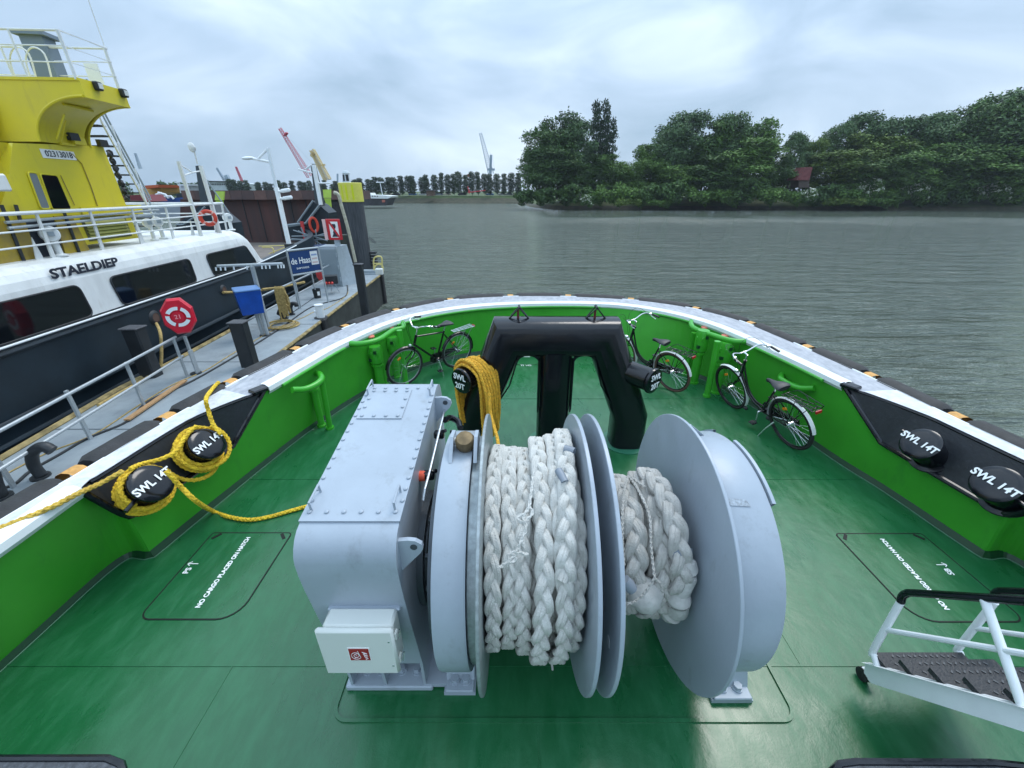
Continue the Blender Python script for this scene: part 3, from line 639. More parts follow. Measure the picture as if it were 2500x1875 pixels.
# feet
def foot(x0, x1, y0, name='foot'):
    mb = MB(); mb.box(((x0+x1)/2, y0+.13, .0125+.03), (x1-x0, .28, .025), bev=.005); mb.prism([(x0, y0+.13, .055), (x0, y0+.06, .055), (x0, y0+.17, .30), (x0, y0+.24, .30)], (x1-x0, 0, 0)); mb.box(((x0+x1)/2, y0+.15, .014), (x1-x0+.02, .31, .028)); mb.build(name, GREY, winch)
    for k in (.3, .7):
        q = V((x0+(x1-x0)*k, y0+.055, .056)); m = MB(); m.cyl(q, q+V((0, 0, .008)), .034, 18); m.cyl(q+V((0, 0, .008)), q+V((0, 0, .035)), .027, 6); m.build('foot_bolt', GREY, winch)
foot(-.435, -.25, 1.565); foot(1.30, 1.545, 1.52)
mb = MB()
for x in (-.31, 1.25): mb.box((x, YC+.15, .3), (.12, .5, .56))
mb.box((.45, 2.55, .06), (1.5, .08, .12))
mb.build('base_frame', GREY, winch)
# gearbox housing
HX0, HX1 = -1.065, -.565
pr = [(1.585, .30), (1.49, .85), (1.447, 1.15), (1.436, 1.26), (1.434, 1.34), (1.44, 1.38), (1.458, 1.42), (1.485, 1.455), (1.52, 1.48), (1.567, 1.495), (2.768, 1.672), (2.83, 1.662), (2.885, 1.635), (2.92, 1.59), (2.94, 1.53), (2.945, 1.45), (2.90, .30)]
mb = MB(); n = len(pr); P0 = [V((HX0, y, z)) for y, z in pr]; P1 = [V((HX1, y, z)) for y, z in pr]
mb.add(P0+P1, [tuple(range(n)), tuple(range(2*n-1, n-1, -1))]+[(i, i+n, (i+1) % n+n, (i+1) % n) for i in range(n)]); mb.build('gearbox_housing', GREY, winch, ang=30)
mb = MB()
for x in (HX0+.01, (HX0+HX1)/2-.02, HX1-.01): mb.prism([(x-.009, 1.60, .045), (x-.009, 2.90, .045), (x-.009, 2.90, .30), (x-.009, 1.588, .30)], (.018, 0, 0))
mb.box(((HX0+HX1)/2, 1.95, .17), (.48, .03, .25)); mb.box(((HX0+HX1)/2+.005, 2.24, .022), (.575, 1.31, .044), bev=.008); mb.box((-.50, 2.1, .035), (.16, 1.0, .03)); mb.build('gearbox_base', GREY, winch)
for x in (-.985, -.885, -.75, -.645):
    m = MB(); q = V((x, 1.69, .044)); m.cyl(q, q+V((0, 0, .008)), .036, 18); m.cyl(q+V((0, 0, .008)), q+V((0, 0, .04)), .027, 6); m.build('foot_bolt', GREY, winch)
def onTop(f, x, lift=0.):
    a, b = V((0, 1.567, 1.495)), V((0, 2.768, 1.672)); p = a.lerp(b, f); nn = V((0, -.146, .989)); return V((x, p.y, p.z))+nn*lift
mb = MB(); q = [onTop(-.005, HX0-.004, .001), onTop(-.005, HX1+.004, .001), onTop(.985, HX1+.004, .001), onTop(.985, HX0-.004, .001)]; mb.prism(q, V((0, -.146, .989))*.010); mb.build('cover_plate', GREY, winch)
bolts = [(.04, HX0+.03+i*(HX1-HX0-.06)/5) for i in range(6)]+[(.965, HX0+.05+i*(HX1-HX0-.1)/5) for i in range(6)]+[(f, x) for x in (HX0+.012, HX1-.012) for f in [.10+.066*i for i in range(13)]]
m = MB(); m.lathe([(.0, 0), (.012, 0), (.011, .006), (.006, .009), (0, .009)], (0, 0, 0), V((0, -.146, .989)), 10); b0 = m.build('bolt', GREY, None, smooth=True); b0.parent = winch; me0 = b0.data
b0.location = onTop(bolts[0][0], bolts[0][1], .011)-b0.parent.location; me0.transform(Matrix.Translation(V((0, 0, 0))))
def more_bolts(lst, lift):
    for f, x in lst:
        o = b0.copy(); COL.objects.link(o); o.location = onTop(f, x, lift)-winch.location
more_bolts(bolts[1:], .011)
ix0, ix1, if0, if1 = -1.035, -.735, .665, .945
mb = MB(); mb.prism([onTop(if0, ix0, .0105), onTop(if0, ix1, .0105), onTop(if1, ix1, .0105), onTop(if1, ix0, .0105)], V((0, -.146, .989))*.009); mb.build('inspection_plate', GREY, winch)
more_bolts([(if0+.02, ix0+.03+i*.08) for i in range(4)]+[(if1-.02, ix0+.03+i*.08) for i in range(4)]+[(if0+.02+i*.08, x) for x in (ix0+.02, ix1-.02) for i in (1, 2)], .020)
for f, x in ((.02, HX0+.035), (.02, HX1-.035), (.86, HX0+.03), (.86, HX1-.025)):
    m = MB(); a, b = onTop(f+.03, x, .01), onTop(f+.13, x, .01); up = V((0, -.146, .989))*.055; m.tube([a, a+up, b+up, b], .0065, 8); m.build('lift_handle', GREY, winch, smooth=True)
def lug(p, name='lifting_lug'):
    m = MB(); c = V(p); cx, cz = .075, 0; outer = [(0, .03), (.05, .035), (.085, .03), (.115, .008), (.12, -.02), (.105, -.05), (.0, -.17)]
    N_ = len(outer); hole = [(.075+.020*math.cos(2*math.pi*i/12), -.008+.020*math.sin(2*math.pi*i/12)) for i in range(12)]
    m.prism([c+V((u, 0, v)) for u, v in outer], (0, .024, 0)); m.build(name, GREY, winch)
    m = MB(); m.lathe([(0, 0), (.018, 0), (.018, .002), (0, .002)], c+V((.075, -.003, -.008)), (0, 1, 0), 16); m.build('lug_hole_shade', mat('painted lug hole shade', (.05, .06, .07), .6), winch)  # flat dark disc paints the shade inside the lug's hole
lug((HX1, 1.50, 1.40)); lug((HX1, 2.66, 1.60))
# brake rod, clamps, hose, knob between gearbox and brake
mb = MB(); rod = [Xp(1088, 989, -.50), Xp(1072, 1055, -.50), Xp(1049, 1150, -.50), Xp(1037, 1195, -.50), Xp(1033, 1222, -.505)]; mb.tube(rod, .009, 8); mb.build('brake_rod', CHROME, winch, smooth=True)
for px in ((1072, 1061), (1047, 1160)):
    m = MB(); c = Xp(*px, -.51); m.box(c, (.07, .05, .055), bev=.01); m.cyl(c+V((.02, 0, .02)), c+V((.05, -.01, .04)), .013, 8); m.build('rod_clamp', BLACK, winch)
m = MB(); c = Xp(1025, 1162, HX1); m.cyl(c, c+V((.035, 0, 0)), .032, 20); m.build('stop_knob', ORANGE, winch, smooth=False)
m = MB(); m.tube(smoothpath([Xp(1086, 1025, -.50), Yp(1100, 1020, 2.75), Yp(1118, 1029, 2.7), Yp(1124, 1045, 2.62)], 6), .024, 10); m.build('hydraulic_hose', BLACK, winch, smooth=True)
m = MB(); m.lathe([(0, 0), (.36, 0), (.36, .04), (.30, .04), (.30, .05), (0, .05)], (-.565, YC+.05, ZC-.1), AX, 40); m.build('coupling_disc', mat('dark winch steel', (.07, .085, .10), .45, .3), winch, ang=30)
for i in range(10):
    a = 2*math.pi*i/10; m = MB(); c = V((-.515, YC+.05+.33*math.cos(a), ZC-.1+.33*math.sin(a))); m.cyl(c, c+V((.02, 0, 0)), .02, 6); m.build('coupling_bolt', mat('dark winch steel', (0, 0, 0)), winch)
ct = circ(-.268, .745, R_(88))
m = MB(); m.cyl(ct+V((-.07, 0, 0)), ct+V((.07, 0, 0)), .022, 12); m.build('brake_pin', WHITED, winch)
m = MB(); m.lathe([(0, -.055), (.045, -.05), (.058, -.02), (.058, .02), (.045, .05), (0, .055)], ct+V((.0, -.03, .015)), (0, -.5, .86), 12); m.build('brass_nut', BRASS, winch, ang=50)
for x in (-.352, -.215):
    m = MB(); m.prism([circ(x, .70, R_(80)), circ(x, .79, R_(84)), circ(x, .80, R_(91)), circ(x, .71, R_(100))], (.02, 0, 0)); m.build('pin_lug', GREY, winch)
mb = MB(); mb.lathe([(.5, 0), (.60, .0), (.60, .03), (.5, .03)], (-.43, YC, ZC), AX, 48); mb.build('gear_ring', mat('dark winch steel', (0, 0, 0)), winch, ang=30)

# ---------------------------------------------------------------- hawsers on the drums
def turn(mb, x, r, Rr, dx=0., sag=0., a0=0, n=150, pitch=4.2, wob=.008, seed=0, strands=2):
    rnd = random.Random(seed); p1, p2 = rnd.random()*6, rnd.random()*6
    P = [circ(x+dx*math.sin(a+p1)*.5+wob*math.sin(3*a+p2), r+wob*math.sin(2*a+p1), a)+V((0, 0, -sag*(1-math.sin(a))*.5)) for a in [2*math.pi*i/n for i in range(n)]]
    plait(mb, P, Rr*.92, pitch, closed=True, ref=AX, ph=rnd.random()*6)
haw = thing('hawser', (.12, YC, .3), 'clean white plaited hawser wound on the left drum, seen between two flanges', 'rope')
mb = MB()
for i, (x, r, Rr, sag, sd_) in enumerate([(-.101, .585, .047, -.01, 1), (-.017, .568, .049, .0, 2), (.066, .575, .049, .055, 3), (.160, .640, .053, .0, 4), (.252, .652, .050, -.015, 6), (.338, .585, .049, .0, 7)]): turn(mb, x, r, Rr, .012, sag, seed=sd_)
mb.build('outer_turns', WROPE, haw, smooth=True)
mb = MB()
for i, (x, r, sd_) in enumerate([(-.06, .49, 11), (.03, .49, 12), (.12, .53, 13), (.21, .55, 14), (.30, .51, 15)]): turn(mb, x, r, .046, .01, 0, seed=sd_, wob=.004)
for x in (-.1, -.01, .08, .17, .26, .34): mb.lathe([(.40, -.045), (.435, -.02), (.44, 0), (.435, .02), (.40, .045)], (x, YC, ZC), AX, 40)
mb.build('inner_turns', WROPE2, haw, smooth=True)
def arc_rope(mb, x0, x1, r, a0, a1, Rr, seed=0, n=60, pitch=4.2, rr=None):
    P = [circ(x0+(x1-x0)*t, r+(0 if rr is None else rr*math.sin(math.pi*t)), R_(a0+(a1-a0)*t)) for t in [i/(n-1) for i in range(n)]]
    plait(mb, P, Rr*.92, pitch, ref=AX, ph=seed)
mb = MB(); arc_rope(mb, .345, .262, .665, 30, 150, .055, 2, rr=.035, pitch=3.6); mb.build('crossing_turn', WROPE, haw, smooth=True)
mb = MB()
for pts, r_ in (([(1377, 1097), (1391, 1100), (1402, 1104)], .026), ([(1363, 1148), (1371, 1162), (1379, 1178)], .022)):
    mb = MB(); P = [Cp(x, y, .722) for x, y in pts]; mb.tube(smoothpath(P, 4), r_, 12); mb.build('taped_end', TAPE, haw, smooth=True)
mb = MB()
lash = [[(1303, 1150), (1297, 1200), (1291, 1237), (1278, 1262), (1284, 1290), (1270, 1325), (1258, 1352), (1243, 1368), (1226, 1382), (1216, 1386)], [(1291, 1237), (1300, 1250), (1288, 1268), (1272, 1275), (1265, 1262), (1283, 1255)], [(1245, 1350), (1262, 1348), (1290, 1355)], [(1256, 1352), (1240, 1356), (1248, 1374), (1262, 1362)]]
for pl in lash: braid(mb, smoothpath([Cp(x, y, .705) for x, y in pl], 12), .0085, 4.5, strands=2, res=16, n=6)
for pl in [[(1346, 1612), (1349, 1638), (1346, 1650), (1340, 1655), (1352, 1656), (1344, 1664)]]: 
    mb.build('lashing', WROPE, haw, smooth=True); mb = MB(); mb.tube(smoothpath([Yp(x, y, 1.72) for x, y in pl], 5), .008, 6)
mb.build('loose_end', WROPE, haw, smooth=True)
haw2 = thing('hawser', (.78, YC, .3), 'used grey white hawser with canvas covers wound on the right drum', 'rope')
mb = MB()
for x, r, Rr, sd_ in [(.575, .385, .055, 21), (.688, .375, .070, 22), (.845, .395, .070, 23)]: turn(mb, x, r, Rr, .02, .02, seed=sd_, pitch=3.3)
mb.build('outer_turns', WROPE2, haw2, smooth=True)
mb = MB()
for x, sd_ in ((.60, 31), (.72, 32), (.83, 33), (.95, 34)): turn(mb, x, .30, .055, .01, 0, seed=sd_, wob=.004)
mb.build('inner_turns', WROPE2, haw2, smooth=True)
mb = MB(); arc_rope(mb, .86, .93, .43, 60, 172, .064, 1, rr=.045, pitch=3.4); mb.build('crossing_turn', WROPE2, haw2, smooth=True)
def lump(mb, c, ax, rad, seed=0, n=28, m=20, amp=.10, fr=3.):
    rnd = random.Random(seed); c = V(c); X, Y, Z = [V(a) for a in ax]; vs = []; ph = [rnd.uniform(0, 6) for _ in range(12)]
    for i in range(m+1):
        th = math.pi*i/m
        for j in range(n):
            f = 2*math.pi*j/n; d = (math.sin(th)*math.cos(f), math.sin(th)*math.sin(f), math.cos(th))
            k = 1+amp*(math.sin(fr*f+ph[0]+3*d[2])*.5+math.sin(fr*2.3*f+ph[1]-4*d[2])*.35+math.sin(5*d[2]*fr*.5+ph[2]+2*f)*.3)*math.sin(th)
            vs.append(c+X*d[0]*rad[0]*k+Y*d[1]*rad[1]*k+Z*d[2]*rad[2]*k)
    fs = [(i*n+j, i*n+(j+1) % n, (i+1)*n+(j+1) % n, (i+1)*n+j) for i in range(m) for j in range(n)]; mb.add(vs, fs)
mb = MB(); bc = Cp(1577, 1468, .43); lump(mb, bc+V((0, .03, .015)), [(1, 0, 0), (0, -.6, -.8), (0, -.8, .6)], (.100, .095, .088), 3, amp=.07, fr=4); mb.build('canvas_bag', CANVAS, haw2, smooth=True)
mb = MB(); P = [circ(.945+.012*math.sin(i*.5), .40+.01*math.sin(i*1.3), R_(a)) for i, a in enumerate(range(148, 216, 3))]
mb.tube(P, [.045]+[.062+.006*math.sin(i*2.1) for i in range(len(P)-2)]+[.04], 18, flat=1.15); mb.build('canvas_sleeve', CANVAS, haw2, smooth=True)
mb = MB(); P = [circ(.925, .425, R_(a)) for a in (139, 142, 145)]; mb.tube(P, .066, 16, cap=False); mb.build('tape_band', TAPE, haw2, smooth=True); mb = MB(); P = [Cp(1524, 1415, .46), Cp(1544, 1440, .46)]; mb.tube([P[0], P[0].lerp(P[1], .5), P[1]], [.03, .036, .03], 12); mb.build('taped_end', TAPE, haw2, smooth=True)
mb = MB()
for pl in ([(1534, 1160), (1522, 1210), (1519, 1300), (1523, 1380)], [(1534, 1160), (1560, 1200), (1585, 1260), (1590, 1340), (1598, 1412)], [(1598, 1412), (1580, 1440), (1560, 1462), (1545, 1470), (1530, 1475)], [(1534, 1160), (1550, 1172), (1575, 1190)], [(1597, 1412), (1612, 1425), (1618, 1450)]):
    braid(mb, smoothpath([Cp(x, y, .452 if y < 1400 else .50) for x, y in pl], 8), .0085, 3.2, strands=2, res=8, n=5)
mb.build('lashing', WROPE2, haw2, smooth=True); mb = MB()
for k in range(9): a = Cp(1536, 1470, .50); mb.tube([a, a+V((-.03-.004*k, .004*k, -.012-.006*k)), a+V((-.045-.002*k, .006*k, -.03-.008*k))], .004, 4)
mb.build('frayed_end', WROPE2, haw2, smooth=True)

# ---------------------------------------------------------------- hose box
hb = thing('fire_hose_box', (-.79, 1.39, .665), 'cream plastic fire hose box with red sign on the front of the winch gearbox', 'hose box')
mb = MB(); mb.box((-.785, 1.400, .845), (.36, .11, .33), bev=.014); mb.build('box_body', CREAM, hb, ang=40)
mb = MB(); mb.box((-.795, 1.335, .835), (.395, .034, .352), bev=.012); mb.build('lid', CREAM, hb, ang=40)
mb = MB(); mb.box((-.785, 1.462, .99), (.385, .03, .02), bev=.006); mb.build('rain_edge', GREY, hb)
for z in (.93, .74):
    m = MB(); m.box((-.598, 1.36, z), (.012, .035, .05), bev=.004); m.build('latch', CREAM, hb); m = MB(); m.tube([(-.59, 1.375, z+.012), (-.585, 1.39, z-.005), (-.589, 1.365, z-.04)], .003, 6); m.build('latch_wire', CHROME, hb)
for x, z in ((-.625, .93), (-.625, .735)):
    m = MB(); m.cyl((x, 1.319, z), (x, 1.316, z), .006, 10); m.build('screw', CHROME, hb)
sc_ = Yp(878, 1597, 1.317); m = MB(); m.box(sc_, (.114, .003, .104)); m.build('sign_border', mat('sign white', (.8, .8, .78), .5), hb)
m = MB(); m.box(sc_+V((0, -.002, 0)), (.102, .003, .092)); m.build('sign_panel', RED, hb)
m = MB(); q0 = sc_+V((-.018, -.0055, -.003))
m.tube([q0+V((math.cos(a)*(.004+.0020*a), 0, math.sin(a)*(.004+.0020*a)*1.15)) for a in [i*.3 for i in range(41)]]+[q0+V((.014, 0, .036))], .0014, 5)
for k in range(4): m.tube([sc_+V((.016+.004*k, -.0055, .026-.018*k)), sc_+V((.027+.002*k, -.0055, .016-.016*k)), sc_+V((.043, -.0055, .012-.013*k))], [.0010, .0028, .0010], 5)
m.build('hose_reel_pictogram', mat('sign white', (0, 0, 0)), hb)

# ---------------------------------------------------------------- towing staple
st = thing('towing_staple', (.51, 4.57, 0), 'black gloss three-legged towing staple on the foredeck ahead of the winch', 'towing staple')
def rsec(a, b, p=4, n=24): return [(math.copysign(abs(math.cos(t))**(2/p), math.cos(t))*a, math.copysign(abs(math.sin(t))**(2/p), math.sin(t))*b) for t in [2*math.pi*i/n for i in range(n)]]
def sweep(mb, pts, secs, u=V((0, 1, 0))):
    pts = [V(p) for p in pts]; k = len(pts); n = len(secs[0]); vs = []
    for i in range(k):
        t0 = (pts[i]-pts[i-1]).normalized() if i else (pts[1]-pts[0]).normalized(); t1 = (pts[i+1]-pts[i]).normalized() if i < k-1 else t0
        t = (t0+t1).normalized(); w = t.cross(u).normalized(); c = 1/max(.5, t.dot(t0)); vs += [pts[i]+u*a+w*(b*c) for a, b in secs[i]]
    fs = [(i*n+j, i*n+(j+1) % n, (i+1)*n+(j+1) % n, (i+1)*n+j) for i in range(k-1) for j in range(n)]+[tuple(range(n-1, -1, -1)), tuple(range((k-1)*n, k*n))]
    mb.add(vs, fs)
YS = 4.57; S1 = rsec(.215, .215, 3.2); S2 = rsec(.22, .22, 3)
mb = MB(); sweep(mb, [(-.465, YS, 0), (-.465, YS, .43), (-.06, YS, 1.46), (1.08, YS, 1.46), (1.485, YS, .43), (1.485, YS, 0)], [S1, S1, S2, S2, S1, S1]); mb.build('arch', BLACK, st, ang=28)
mb = MB(); sweep(mb, [(.515, YS, 0), (.515, YS, 1.3)], [rsec(.20, .20, 3)]*2); mb.build('centre_leg', BLACK, st, ang=35)
for x in (-.465, .515, 1.485):
    mb = MB(); mb.lathe([(.30, 0), (.30, .012), (.24, .02), (.21, .02)], (x, YS, 0), (0, 0, 1), 40); mb.build('leg_collar', mat('green collar', (.03, .16, .09), .4), st, ang=30)
for s, (xa, xb) in ((-1, (.06, .315)), (1, (.715, .97))):
    for (cx, inner) in ((xa, s < 0), (xb, s > 0)):
        dirx = 1 if cx == xa else -1; r = .11
        pts = [V((cx, YS-.16, 1.27))]+[V((cx+dirx*(r-r*math.cos(R_(a))), YS-.16, 1.27-r+r*math.sin(R_(a)))) for a in range(0, 91, 15)]
        mb = MB(); mb.prism(pts, (0, .02, 0)); mb.prism([p+V((0, .3, 0)) for p in pts], (0, .02, 0)); mb.build('gusset', BLACK, st)
    for cx, lean in ((xa, -.30 if s < 0 else 0), (xb, 0 if s < 0 else .30)):
        P = [(cx, YS-.17, 1.22), (cx+lean*.3, YS-.17, .9), (cx+lean*.95, YS-.17, .58), (cx+lean*1.0, YS-.13, .52), (cx+lean*.95, YS-.09, .58), (cx, YS-.09, 1.22)]
        mb = MB(); mb.tube(P, .009, 6); mb.build('chafe_bar', BLACK, st)
for s in (-1, 1):
    c = V((.515+s*1.10, 4.20, 1.045)); ax = V((s*.64, -.77, -.02)).normalized(); b = c-ax*.42
    mb = MB(); mb.lathe([(.145, 0), (.135, .06), (.135, .36), (.150, .38), (.152, .40), (.146, .415), (.13, .42), (0, .422)], b, ax, 40); mb.build('side_bollard', BLACK, st, ang=35)
    xd = V((0, 0, 1)).cross(ax)
    xd.normalize(); yd = V((0, 0, 1))
    for tx, dz in (('SWL', .055), ('20T', -.055)): text('lettering', tx, c+ax*.006+V((0, 0, dz)), xd, yd, .095, TEXTW, st, bold=.0022)
for px in ((1267, 776), (1454, 775)):
    c = Yp(*px, 4.56); c.z = 1.678; m = MB(); 
    for dy in (-.05, .05): m.tube([c+V((-.11, dy*.2, 0)), c+V((0, dy, .13)), c+V((.11, dy*.2, 0))], .009, 8)
    m.tube([c+V((-.11, 0, .0)), c+V((0, -.10, -.01)), c+V((.11, 0, .0))], .008, 8); m.tube([c+V((0, -.06, .13)), c+V((0, .06, .13))], .014, 8); m.build('wire_eye', BLACK, st, smooth=True)
    m = MB(); m.cyl(c+V((-.01, 0, 0)), c+V((-.01, 0, .10)), .014, 10); m.build('red_pin', mat('dull red pin', (.12, .02, .02), .4), st)

# ---------------------------------------------------------------- yellow ropes
yr = thing('mooring_rope', V((-2.9, 3.0, .5)), 'yellow mooring rope belayed on the two left bitts, running across deck and over the rail', 'rope')
BS = [BITT[k] for k in BITT]; (b1, ax1), (b2, ax2) = BS[0], BS[1]
def ringpts(base, ax, hs, r, a0, turns, n=24, tilt=0., e=0.):
    u = V((0, 1, 0)); u = (u-ax*u.dot(ax)).normalized(); w = ax.cross(u); P = []
    for i in range(int(turns*n)+1):
        a = R_(a0)+2*math.pi*i/n; t = i/(turns*n); P.append(base+ax*(hs[0]+(hs[1]-hs[0])*t+tilt*math.cos(a))+(u*math.cos(a)+w*math.sin(a))*(r+e*math.cos(a)))
    return P
RY = .0185
def yline(mb, P, R=RY, pitch=3.4): braid(mb, P, R, pitch, strands=3, res=14, n=6)
mb = MB(); P = [Zp(-60, 1318, .97), Zp(0, 1290, .985), Zp(60, 1266, .99), Zp(130, 1236, .99), Zp(190, 1205, .97), Zp(245, 1180, .93), Yp(300, 1150, b2.y-.10)]
yline(mb, smoothpath(P, 10)); mb.build('shore_end', MROPE, yr, smooth=True)
mb = MB()
yline(mb, ringpts(b2, ax2, (.04, .17), .165, 200, 3.0, tilt=.012)); yline(mb, ringpts(b2, ax2, (.06, .10), .195, 120, 1.1, tilt=.05, e=.03))
yline(mb, ringpts(b1, ax1, (.03, .16), .165, 30, 4.0, tilt=.015)); yline(mb, ringpts(b1, ax1, (.04, .13), .205, 30, 2.0, tilt=-.02)); yline(mb, ringpts(b1, ax1, (.10, .15), .215, 10, 1.05, tilt=.03, e=.05))
yline(mb, ringpts(b1, ax1, (.02, .05), .225, 10, 1.0, tilt=.02, e=-.06))
mb.build('belayed_turns', YROPE, yr, smooth=True)
c1, c2 = b1+ax1*.2, b2+ax2*.2
mb = MB(); P = [c2+V((-.02, .19, .0)), Yp(400, 1125, 3.0), Yp(428, 1105, 3.12), c1+V((.0, -.20, .0))]; 
yline(mb, smoothpath([Yp(318, 1145, 2.72), Yp(345, 1133, 2.85), Yp(395, 1120, 2.98), Yp(430, 1100, 3.10), Yp(452, 1065, 3.25), Yp(480, 1040, 3.38)], 10))
P = [Yp(540, 1060, 3.45), Yp(520, 1035, 3.5), Yp(508, 1000, 3.56), Yp(503, 975, 3.60), Zp(514, 955, 1.0), Zp(533, 934, .99), Zp(542, 925, .80)]; q = P[-2]; P[-1] = q+V((-.14, .05, -.15)); P += [q+V((-.22, .10, -.5)), q+V((-.8, .5, -1.9))]
yline(mb, smoothpath(P, 8)); mb.build('overboard_end', YROPE, yr, smooth=True)
mb = MB(); P = [Yp(405, 1150, 2.72), Yp(418, 1163, 2.72), Yp(445, 1192, 2.74), Zp(487, 1228, .10), Zp(520, 1248, .03), Zp(560, 1262, .022), Zp(610, 1269, .022), Zp(660, 1261, .022), Zp(710, 1247, .022), Zp(760, 1234, .022), Zp(830, 1225, .022)]
P[3] = P[2].lerp(Zp(520, 1248, .03), .45)+V((0, 0, -.12)); q = Zp(487, 1228, 0); P[3] = Yp(482, 1226, 2.76)
yline(mb, smoothpath(P, 10), pitch=3.6); mb.build('deck_run', YROPE, yr, smooth=True)
# bundle of yellow rope hung over the staple's left bollard
bn = thing('rope_bundle', (-.45, 4.25, .1), 'thick bundle of golden yellow rope hanging over the left bollard of the black staple', 'rope')
cL = V((.515-1.10, 4.20, 1.045)); axL = V((-.64, -.77, -.02)).normalized(); mb = MB(); rnd = random.Random(4); sideR = V((.77, -.64, 0))
for k in range(13):
    h = -.085-.042*(k % 8)-.02*(k//8); c = cL+axL*h; rr = .165+.034*(k//8); lay = rnd.uniform(-.01, .015); P = []
    xl = -rr-.01*rnd.random(); xr = rr+.02+.03*(k//8)
    zb = .25+rnd.uniform(-.1, .15); zl = .42+rnd.uniform(-.05, .1)
    P += [c+sideR*(xl+.06+.02*rnd.random())+V((0, 0, zl-1.045)), c+sideR*(xl+.02)+V((0, 0, -.35)), c+sideR*xl+V((0, 0, -.1))]
    for a in (160, 130, 100, 70, 40, 15): P.append(c+sideR*(math.cos(R_(a))*(rr+(.05 if a < 110 else 0)))+V((0, 0, math.sin(R_(a))*(rr+.01+lay))))
    P += [c+sideR*(xr+.05)+V((0, 0, -.12)), c+sideR*(xr+.06+.01*rnd.uniform(-1, 1))+V((0, 0, -.4)), c+sideR*(xr+.05+.02*rnd.uniform(-1, 1))+V((0, 0, -.62)), c+sideR*(xr+.03*rnd.uniform(-1, 1))+V((0, 0, zb-1.045))]
    braid(mb, smoothpath(P, 6), .0175, 3.4, strands=3, res=10, n=5)
P = [Yp(1195, 960, 4.0), Yp(1198, 1010, 3.9), Yp(1206, 1040, 3.75), Yp(1216, 1080, 3.5), Yp(1218, 1130, 3.2)]; braid(mb, smoothpath(P, 6), .0175, 3.4, strands=3, res=10, n=5)
mb.build('rope_strands', GROPE, bn, smooth=True)

# ---------------------------------------------------------------- white stair at lower right
sx0, sx1 = 2.30, 2.88
sr = thing('deck_stair', (2.24, 1.6, 0), 'white steel stair with black plate treads and black topped handrails, lower right corner', 'stair')
for X, pts, nm in ((sx0, [(2112, 1617), (2500, 1725), (2650, 1772), (2650, 1850), (2500, 1787), (2170, 1682), (2126, 1668), (2109, 1642)], 0), (sx1, [(2300, 1615), (2318, 1613), (2500, 1650), (2640, 1680), (2640, 1725), (2500, 1686), (2330, 1646), (2303, 1625)], 1)):
    P = [Xp(x, y, X) for x, y in pts]; m = MB(); m.prism(P, (.012, 0, 0)); m.strip([P[0]+V((-.025, 0, .0)), P[1]+V((-.025, 0, 0)), P[2]+V((-.025, 0, 0))], [P[0]+V((.03, 0, 0)), P[1]+V((.03, 0, 0)), P[2]+V((.03, 0, 0))]); m.build('stringer', WHITE, sr)
def rail(X, top, mid, posts, blk):
    P = [Xp(x, y, X) for x, y in top]; m = MB(); m.tube(smoothpath(P, 5), .021, 12); m.build('hand_rail', BLACK, sr, smooth=True)
    m = MB(); m.tube([Xp(x, y, X) for x, y in mid], .015, 10); m.build('mid_rail', WHITE, sr, smooth=True)
    for p in posts: m = MB(); m.tube(smoothpath([Xp(x, y, X) for x, y in p], 5) if len(p) > 2 else [Xp(x, y, X) for x, y in p], .0195, 12); m.build('rail_post', WHITE, sr, smooth=True)
rail(sx0+.006, [(2199, 1470), (2203, 1456), (2214, 1449), (2235, 1448), (2400, 1459), (2500, 1467), (2680, 1480)], [(2164, 1538), (2500, 1596), (2680, 1628)], [[(2198, 1471), (2132, 1588), (2134, 1600), (2142, 1625)], [(2403, 1462), (2495, 1722)]], 1)
rail(sx1+.006, [(2426, 1462), (2430, 1449), (2440, 1444), (2460, 1443), (2560, 1447), (2680, 1450)], [(2382, 1534), (2500, 1551), (2680, 1575)], [[(2428, 1470), (2342, 1580), (2343, 1592), (2356, 1622)]], 1)
e0, e1 = Xp(2150, 1628, sx0), Xp(2560, 1752, sx0)
for k in range(6):
    p = e0.lerp(e1, (k+.2)/4.6); c = V(((sx0+sx1)/2, p.y-.0, p.z-.02)); m = MB(); m.box(c, (sx1-sx0-.02, .20, .03)); 
    m.mi = 1
    for i in range(12):
        for j in range(4): m.box(c+V((-.20+.035*i+(.017 if j % 2 else 0), -.075+.05*j, .0165)), (.018, .009, .006), Matrix.Rotation(R_(45 if (i+j) % 2 else -45), 3, 'Z'))
    for i in range(9): m.cyl(c+V((-.16+.04*i, -.088, .0155)), c+V((-.16+.04*i, -.088, .017)), .007, 6)
    m.build('tread', [TREADM, mat('worn tread studs', (.07, .075, .08), .4)], sr)
m = MB(); q = Zp(2113, 1646, .045); m.cyl(q+V((-.03, 0, 0)), q+V((.012, 0, 0)), .045, 20); m.build('foot_roller', RUBBER, sr); m = MB(); m.box(q+V((.0, -.02, .03)), (.05, .09, .035), bev=.006); m.build('roller_bracket', WHITE, sr)
